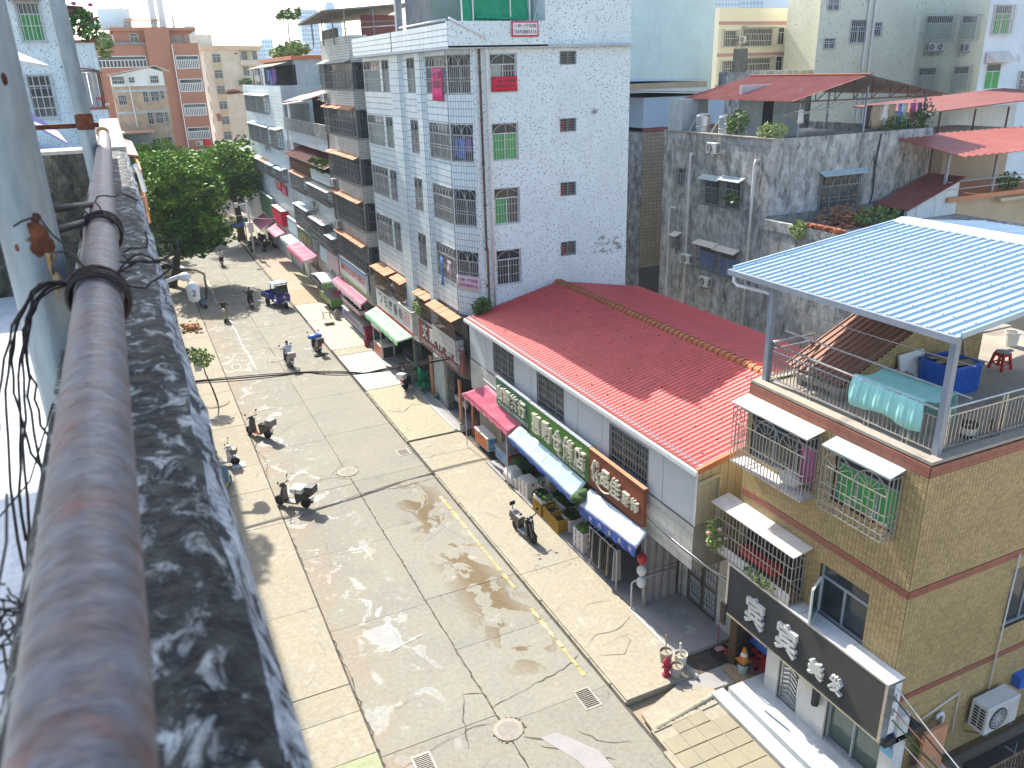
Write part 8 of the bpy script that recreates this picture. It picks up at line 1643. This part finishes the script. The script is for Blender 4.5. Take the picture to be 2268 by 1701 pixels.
for s in (-.65,.65): MB().box(-2.26,-2.15,s-.15,s+.15,.6,.8).build('tail_light', M['tail_red'], CR)
place(CR, (1.5,80.2,.03), face(.95,.3))
# ================================================================ street furniture and stalls
CP_ = thing('camera_pole', (10.5,84.8,.1), 'pale street pole with a surveillance camera arm', 'pole'); MB().tube([(10.5,84.8,.1),(10.46,84.8,5.75)], [.1,.07], 10).build('pole', M['pvc_white'], CP_, True); MB().bar((10.46,84.8,5.5),(9.4,84.8,5.35),.09).build('arm', M['pvc_white'], CP_); MB().ball((9.4,84.8,5.3), .17, 8).build('camera_dome', M['frame_white'], CP_, True); MB().box(9.25,9.6,84.7,84.9,5.45,5.62).build('camera', M['frame_white'], CP_); MB().box(10.25,10.75,84.65,84.95,2.6,3.6).build('control_box', M['frame_white'], CP_)
ss = thing('street_sign', (10.83,92,.1), 'blue street name sign on a thin green post', 'sign'); MB().tube([(10.83,92,.1),(10.83,92,2.9)], .05, 6).build('post', M['render_white'], ss); MB().box(9.6,10.75,91.97,92.03,2.1,2.5).build('plate', M['plate_blue'], ss); MB().box(10.6,11.2,91.96,92.04,2.55,2.95).build('plate', M['net_green'], ss)
sl = thing('street_lamp', (.6,40.5,8), 'white street lamp on a short arm from the left buildings', 'lamp'); MB().tube([(.1,40.6,8.05),(1.5,40.4,8.45)], .1, 8).build('arm', M['pvc_white'], sl, True); m = MB(); m.ball((1.7,40.4,8.4), .28, 10, (1,1,.75)); m.build('bracket_dome', M['frame_white'], sl, True); m = MB(); m.lathe((1.95,39.9,7.3), [(.17,0),(.27,.1),(.3,.65),(.2,.85),(.06,.95)], 14); m.build('lamp_head', M['frame_white'], sl, True); MB().tube([(1.7,40.35,8.35),(1.9,40.0,8.2)], .06, 6).build('hook', M['pvc_white'], sl); lettering(FY(39.6), '2', 1.87, 2.05, 7.6, 7.9, .02, M['cloth_dark'], sl, flip=False)
HY = thing('fire_hydrant', (11.95,15.75,.12), 'dark red fire hydrant at the corner of the right pavement', 'fire hydrant'); worn('hydrant_red', (.28,.02,.05), (.34,.04,.07), sc=8, rough=.5, fine=.1)
m = MB(); m.lathe((11.95,15.75,.12), [(.13,0),(.13,.04),(.085,.05),(.085,.42),(.11,.44),(.11,.5),(.09,.55),(.06,.6),(.03,.63),(.03,.68)], 14); hb = m.build('barrel', M['hydrant_red'], HY, True)
for d in ((-1,0),(1,0),(0,-1)): MB().tube([(11.95,15.75,.48),(11.95+d[0]*.15,15.75+d[1]*.15,.48)], .045, 8).build('outlet', M['hydrant_red'], HY)
for (x, y, r, h, mt, lab, L_) in ((12.6,15.95,.2,.42,'plastic_white','white plastic bucket with a pale stick beside the hydrant',.62),(12.2,15.62,.19,.4,'slab_grey','cement-stained bucket with a wooden stick right of the hydrant',.55),(12.3,16.28,.2,.4,'roof_cement','grey bucket with a thin pole behind the hydrant',.8)):
    bucket((x,y,.1), r, h, mt, lab, fill='walk_concrete'); rope('stir_stick', [(x,y,.2),(x+.02,y+.06,.25+L_)], .035 if h > .41 else .02, 'pvc_white' if h > .41 else 'wood_pale', 'stick standing in the '+lab.split(' with')[0], 'stick')
rb = thing('road_barrier', (14.75,14.6,.04), 'red plastic road barrier leaning in the dark garage opening', 'barrier'); fb_ = F((14.62,13.9,.04),(0,1,0),(-1,0,.0)); m = MB(); fb_.wall(m, .03, 1.35, 0, .95, [(.1+i*.25,.27+i*.25,.52,.78) for i in range(5)]+[(.85,1.02,.2,.4),(1.1,1.27,.2,.4)], .07); m.quad(fb_.p(.03,.95,0),fb_.p(1.35,.95,0),fb_.p(1.35,.95,-.07),fb_.p(.03,.95,-.07)); m.build('panel', M['plastic_red'], rb)
for u in (.3,.9): MB().box(14.45,14.8,13.9+u,13.95+u,.04,.1).build('foot', M['plastic_red'], rb)
bc = sheet('blue_tarpaulin', (14.75,14.8,.85), .3,.45,.3, 'plastic_blue', 'blue tarpaulin bundled behind the red road barrier', 'tarpaulin')
pal = thing('pallet', (13.95,14.85,.04), 'small wooden pallet carrying the cone and bucket', 'pallet'); [MB().box(13.6+i*.24,13.82+i*.24,14.5,15.25,.1,.13).build('plank', M['wood_pale'], pal) for i in range(3)]; MB().box(13.62,14.3,14.55,14.62,.04,.1).build('bearer', M['wood_pale'], pal); MB().box(13.62,14.3,15.12,15.2,.04,.1).build('bearer', M['wood_pale'], pal)
bucket((14.05,14.85,.13), .17, .34, 'canopy_blue', 'blue-grey bucket under the traffic cone on the pallet'); MB_bag = MB(); MB_bag.ball((14.05,14.85,.5), .2, 9, (1,1,.55)); tag(MB_bag.build('black_bag', M['cloth_dark'], None, True), 'black bag stuffed into the bucket below the cone', 'bag')
def cone(loc, lab, mats=('print_orange','foam_white')):
    t = thing('traffic_cone', loc, lab, 'traffic cone'); x, y, z = loc
    for (r0, z0, r1, z1, q) in ((.15,0,.11,.16,0),(.11,.16,.08,.28,1),(.08,.28,.04,.44,0)): MB().lathe((x,y,z), [(r0,z0),(r1,z1)], 16).build('body' if q == 0 else 'reflective_band', M[mats[q]], t)
    MB().box(x-.17,x+.17,y-.17,y+.17,z-.02,z).build('foot', M[mats[0]], t); return t
cone((14.05,14.85,.57), 'orange and white traffic cone on top of the bucket'); cone((14.2,15.5,.05), 'blackened traffic cone on the dark manhole', ('cloth_dark','cloth_dark'))
bm = thing('broom', (14.3,15.95,.05), 'red broom leaning against the garage post', 'broom'); MB().bar((14.22,15.75,.1),(14.55,15.6,1.45),.025).build('handle', M['plastic_red'], bm); MB().hexa([(14.1,15.65,.05),(14.25,15.6,.05),(14.35,15.85,.05),(14.2,15.9,.05)],[(14.15,15.67,.16),(14.22,15.64,.16),(14.3,15.82,.16),(14.23,15.86,.16)]).build('head', M['plastic_red'], bm)
dp = thing('dustpan', (14.15,16.05,.05), 'red-handled dustpan on the dark manhole', 'dustpan'); MB().box(14.0,14.3,15.95,16.2,.05,.07).build('pan', M['stripe_pink'], dp); MB().bar((14.2,16.2,.07),(14.25,16.25,.8),.02).build('handle', M['plastic_red'], dp)
tag(MB().box(2.15,2.75,36.3,36.9,.045,.075).build('foam_sheet', M['foam_white']), 'white foam sheet lying on the left pavement beside the white scooter', 'sheet')
for k, (sag, r, n_) in enumerate(((.0,.035,'thick'),(.12,.022,'lower'),(-.06,.02,'upper'))): rope('overhead_cable', [(.2,35.5,4.95),(5.9,35.5,4.42+.02*k),(8.6,35.5,3.9),(13.3,35.6,3.85+.05*k)], r, 'wire_black', f'{n_} black overhead cable crossing the street', 'cable', 'black cables crossing the street', sag)
rope('white_wire', [(3.0,88,4.6),(10.4,86,4.2),(13,82,4.3)], .02, 'pvc_white', 'pale wire crossing the far street at the camera pole', 'cable', sag=.3); 
for i in range(3): rope('wall_cable', [(13.22,33.5,3.95),(13.22,19,3.62-.03*i),(13.22,16.4,3.5-.04*i),(13.9,14.6,3.0+.1*i)], .018, ['pvc_white','wire_black','bars_white'][i], ['upper pale','black','lower pale'][i]+' cable along the white tiles towards the salon', 'cable', sag=.06)
tag(MB().box(13.1,13.16,14.75,14.95,2.2,2.9).build('cable_box', M['wire_black']), 'black bundle of cable clamps beside the salon sign', 'cable box')
# snack stalls
gc = thing('green_snack_cart', (13.2,61.5,.15), 'green snack cart with a white canopy roof and red bags', 'cart'); MB().box(12.6,13.75,60.6,64.6,.4,.98).build('body', M['print_green'], gc); MB().box(12.55,13.8,60.55,64.65,.981,1.03).build('worktop', M['slab_grey'], gc)
m = MB()
for i in range(9):
    y = 60.6+.5*i; z = 2.3+.22*math.sin(math.pi*i/8)
    for x in (12.1,13.7): m.v.append((x,y,z))
for i in range(8): m.f.append((2*i,2*i+2,2*i+3,2*i+1)); m.m.append(0)
ro = m.build('roof', M['foam_white'], gc, True); md = ro.modifiers.new('thickness','SOLIDIFY'); md.thickness = .03
MB().box(12.1,13.7,60.52,60.58,1.95,2.32).build('name_board', M['print_green'], gc); lettering(FY(60.51), '美味小吃', 12.4,13.4,2.02,2.22,.01,M['letter_white'],gc,flip=False)
for x, y in ((12.65,60.7),(13.65,60.7),(12.65,64.5),(13.65,64.5)): MB().bar((x,y,.98),(x,y,2.3),.04).build('post', M['bars_grey'], gc)
for x in (12.6,13.7): MB().lathe((x,61.3,.33), [(.06,-.04),(.24,-.04),(.25,0),(.24,.04),(.06,.04)], 14, 'x').build('wheel', M['rubber'], gc)
for i in range(3): m = MB(); m.ball((13.0+i*.2,60.75,1.45), .13, 8, (.8,.8,1.5)); tag(m.build('red_bag', M['plastic_red'], None, True), ['left red bag hanging on the green cart','middle red bag hanging on the green cart','right red bag hanging on the green cart'][i], 'bag')
gb_ = thing('gas_bottle', (12.45,58.3,.12), 'grey gas bottle standing beside the green cart', 'gas bottle'); MB().lathe((12.45,58.3,.12), [(.17,0),(.2,.05),(.2,.5),(.14,.62),(.05,.66),(.05,.74)], 14).build('cylinder', M['roof_cement'], gb_, True)
ls = thing('long_food_stall', (13.4,55.5,.15), 'long food stall with a glass display shelf and printed red panels', 'stall'); MB().box(12.95,13.85,52.6,58.4,.3,1.0).build('counter', M['plastic_white'], ls); MB().box(12.9,13.9,52.5,58.5,1.001,1.05).build('worktop', M['tile_white'], ls); MB().box(12.93,12.945,52.8,58.2,.35,.98).build('printed_panel', M['print_blue'], ls); lettering(FX(12.92), '炒粉炒面汤粉', 53.4,57.6,.5,.85,.008,M['letter_red'],ls)
MB().box(12.75,13.5,52.6,57.4,1.72,1.78).build('shelf', M['wood_pale'], ls)
for a in ((12.75,12.78,52.6,57.4,1.78,2.05),(13.47,13.5,52.6,57.4,1.78,2.05),(12.78,13.47,52.6,52.63,1.78,2.05),(12.78,13.47,57.37,57.4,1.78,2.05)): MB().box(*a).build('shelf_side', M['banner_pale'], ls)
for i in range(6): MB().bar((12.78,53.2+i*.75,2.04),(13.47,53.2+i*.75,2.04),.03).build('divider', M['bars_white'], ls)
m = MB(); 
for i in range(60): m.ball((random.uniform(12.85,13.4),random.uniform(52.7,57.2),1.85), .08, 6)
tag(m.build('goods', M['shade_dark'], ls), kind='stuff')
for y in (52.7,57.3): MB().bar((13.45,y,1.05),(13.45,y,1.75),.04).build('post', M['bars_grey'], ls)
kk = thing('snack_kiosk', (13.2,48.6,.15), 'narrow white snack kiosk with glass sides and an orange top panel', 'kiosk'); MB().box(12.75,13.6,47.6,49.4,.15,.95).build('base', M['plastic_white'], kk); MB().box(12.74,12.75,47.7,49.3,.2,.9).build('printed_panel', M['print_red'], kk); MB().box(12.85,13.5,47.59,47.6,.2,.9).build('menu_panel', M['cloth_dark'], kk)
for x in (12.78,13.57):
    for y in (47.65,49.35): MB().bar((x,y,.95),(x,y,2.3),.05).build('post', M['bars_white'], kk)
for a in ((12.7,13.65,47.55,47.59,1.95,2.35),(12.7,12.74,47.6,49.45,1.95,2.35),(13.61,13.65,47.6,49.45,1.95,2.35)): MB().box(*a).build('top_panel', M['print_orange'] if a[3] < 47.6 else M['banner_pale'], kk)
MB().box(12.74,13.6,47.6,49.4,1.95,1.98).build('roof', M['slab_grey'], kk); m = MB(); m.quad((12.8,49.3,.95),(13.55,49.3,.95),(13.55,49.3,1.95),(12.8,49.3,1.95)); m.build('glass', M['glass_green'], kk); lettering(FY(47.54), '小吃 烧饼', 12.85,13.5,2.05,2.25,.01,M['letter_red'],kk,flip=False)
bn = thing('rubbish_bin', (13.1,52.0,.12), 'dark red wheeled bin at the end of the long food stall', 'bin'); MB().hexa([(12.9,51.8,.15),(13.3,51.8,.15),(13.3,52.25,.15),(12.9,52.25,.15)],[(12.82,51.72,.95),(13.38,51.72,.95),(13.38,52.33,.95),(12.82,52.33,.95)]).build('body', M['hydrant_red'], bn); MB().box(12.8,13.4,51.7,52.35,.951,1.02).build('lid', M['hydrant_red'], bn)
bucket((12.65,50.8,.12), .2, .38, 'hydrant_red', 'dark red pot with a stick before the rubbish bin'); 
fr_ = thing('folding_frame', (11.85,59,.12), 'small dark folding stool frame on the cream tiles', 'stool'); [MB().bar((11.6+dx*.5,58.9+dy*.3,.12),(11.6+dx*.5,58.9+dy*.3,.55),.04).build('leg', M['wood_pale'], fr_) for dx in (0,1) for dy in (0,1)]; MB().bar((11.58,58.9,.55),(12.12,58.9,.55),.05).build('top_rail', M['wood_pale'], fr_)
pt = thing('low_table', (11.6,57.3,.12), 'low pale wooden table lying on the cream tiles', 'table'); MB().box(11.25,11.95,56.95,57.65,.28,.33).build('top', M['panel_cream'], pt); [MB().box(x,x+.06,y,y+.06,.12,.28).build('leg', M['wood_pale'], pt) for x in (11.3,11.84) for y in (57.0,57.55)]
for i, (x, y) in enumerate(((13.9,44.4),(14.3,46.2))): t = thing('steel_table', (x,y,.15), ['nearer steel table under the pale green awning','farther steel table under the pale green awning'][i], 'table'); MB().box(x-.35,x+.35,y-.8,y+.8,.86,.9).build('top', M['stainless'], t); [MB().bar((x+dx*.3,y+dy*.7,.15),(x+dx*.3,y+dy*.7,.86),.04).build('leg', M['bars_grey'], t) for dx in (-1,1) for dy in (-1,1)]
stool((13.2,45.0,.15), 0, 'dark stool outside the noodle shop', 'cloth_dark'); tag(MB().box(13.3,13.35,41.6,43.2,.15,1.3).build('green_screen', M['net_green']), 'green screen at the near end of the noodle shop', 'screen')
for i, (y, mt) in enumerate(((40.3,'canopy_rust'),(36.0,'canopy_rust'),(34.3,'tin_red'))): tag(MB().box(13.45,13.55,y-.12,y+.12,.15,2.5).build('red_board', M[mt]), ['vertical red couplet board left of the oil shop door','vertical red couplet board in the middle of the oil shop','vertical red couplet board at the corner by the pink awning'][i], 'board')
m = MB(); leaves(m, (13.3,41.0,.8), (.3,.45,.6), 60, .5); tag(m.build('folded_parasol', M['net_green']), 'green cloth bundle of a folded parasol beside the oil shop', 'parasol')
shf = thing('goods_rack', (14.4,39.5,.15), 'dark metal rack of goods outside the oil shop', 'rack'); [MB().box(14.0,14.8,38.9,40.2,z,z+.04).build('shelf', M['bars_grey'], shf) for z in (.4,.85)]; [MB().bar((x,y,.15),(x,y,.9),.04).build('leg', M['bars_grey'], shf) for x in (14.02,14.78) for y in (38.92,40.18)]; MB().box(14.1,14.6,39.1,39.8,.9,1.05).build('tray', M['wood_pale'], shf)
tn = thing('stall_tent', (14,70,.15), 'small faded pink canopy over stall tables farther down the row', 'canopy'); MB().hexa([(13.2,67.2,1.75),(14.5,66.6,1.9),(14.5,70.2,1.95),(13.2,71.0,1.8)],[(13.2,67.2,1.8),(14.5,66.6,1.95),(14.5,70.2,2.0),(13.2,71.0,1.85)]).build('sheet', M['banner_pale'], tn); [MB().bar((x,y,.15),(x,y,1.8),.05).build('post', M['bars_grey'], tn) for x, y in ((13.25,67.3),(13.25,70.9),(14.4,67),(14.4,70))]; MB().box(13.3,14.3,67.3,70.6,.7,.76).build('table', M['slab_grey'], tn)
for i in range(6): x, y = 13.3+random.random()*.9, 73+i*2.4; tag(MB().box(x,x+.5,y,y+.7,.13,.6+.5*random.random()).build('goods_box', M[random.choice(['cloth_tan','slab_grey','plastic_red','canopy_blue','wood_pale'])]), 'box of goods outside the far shops, '+['below the small pale blue awning','just beyond the small pale blue awning','before the turquoise board','nearest the red box sign','under the red box sign','farthest along, under the teal board'][i], 'box', 'boxes outside the far shops')
# ================================================================ haze
hm = bpy.data.materials.new('haze'); hm.use_nodes = True; nt = hm.node_tree; nt.nodes.remove(nt.nodes['Principled BSDF'])
pv_ = nt.nodes.new('ShaderNodeVolumePrincipled'); pv_.inputs['Color'].default_value = (.8,.9,1.0,1); pv_.inputs['Density'].default_value = .0003
nt.links.new(pv_.outputs[0], nt.nodes['Material Output'].inputs['Volume'])
hz = MB().box(-1520,1520,-320,2620,-1.3,80).build('haze', hm); tag(hz, kind='stuff')
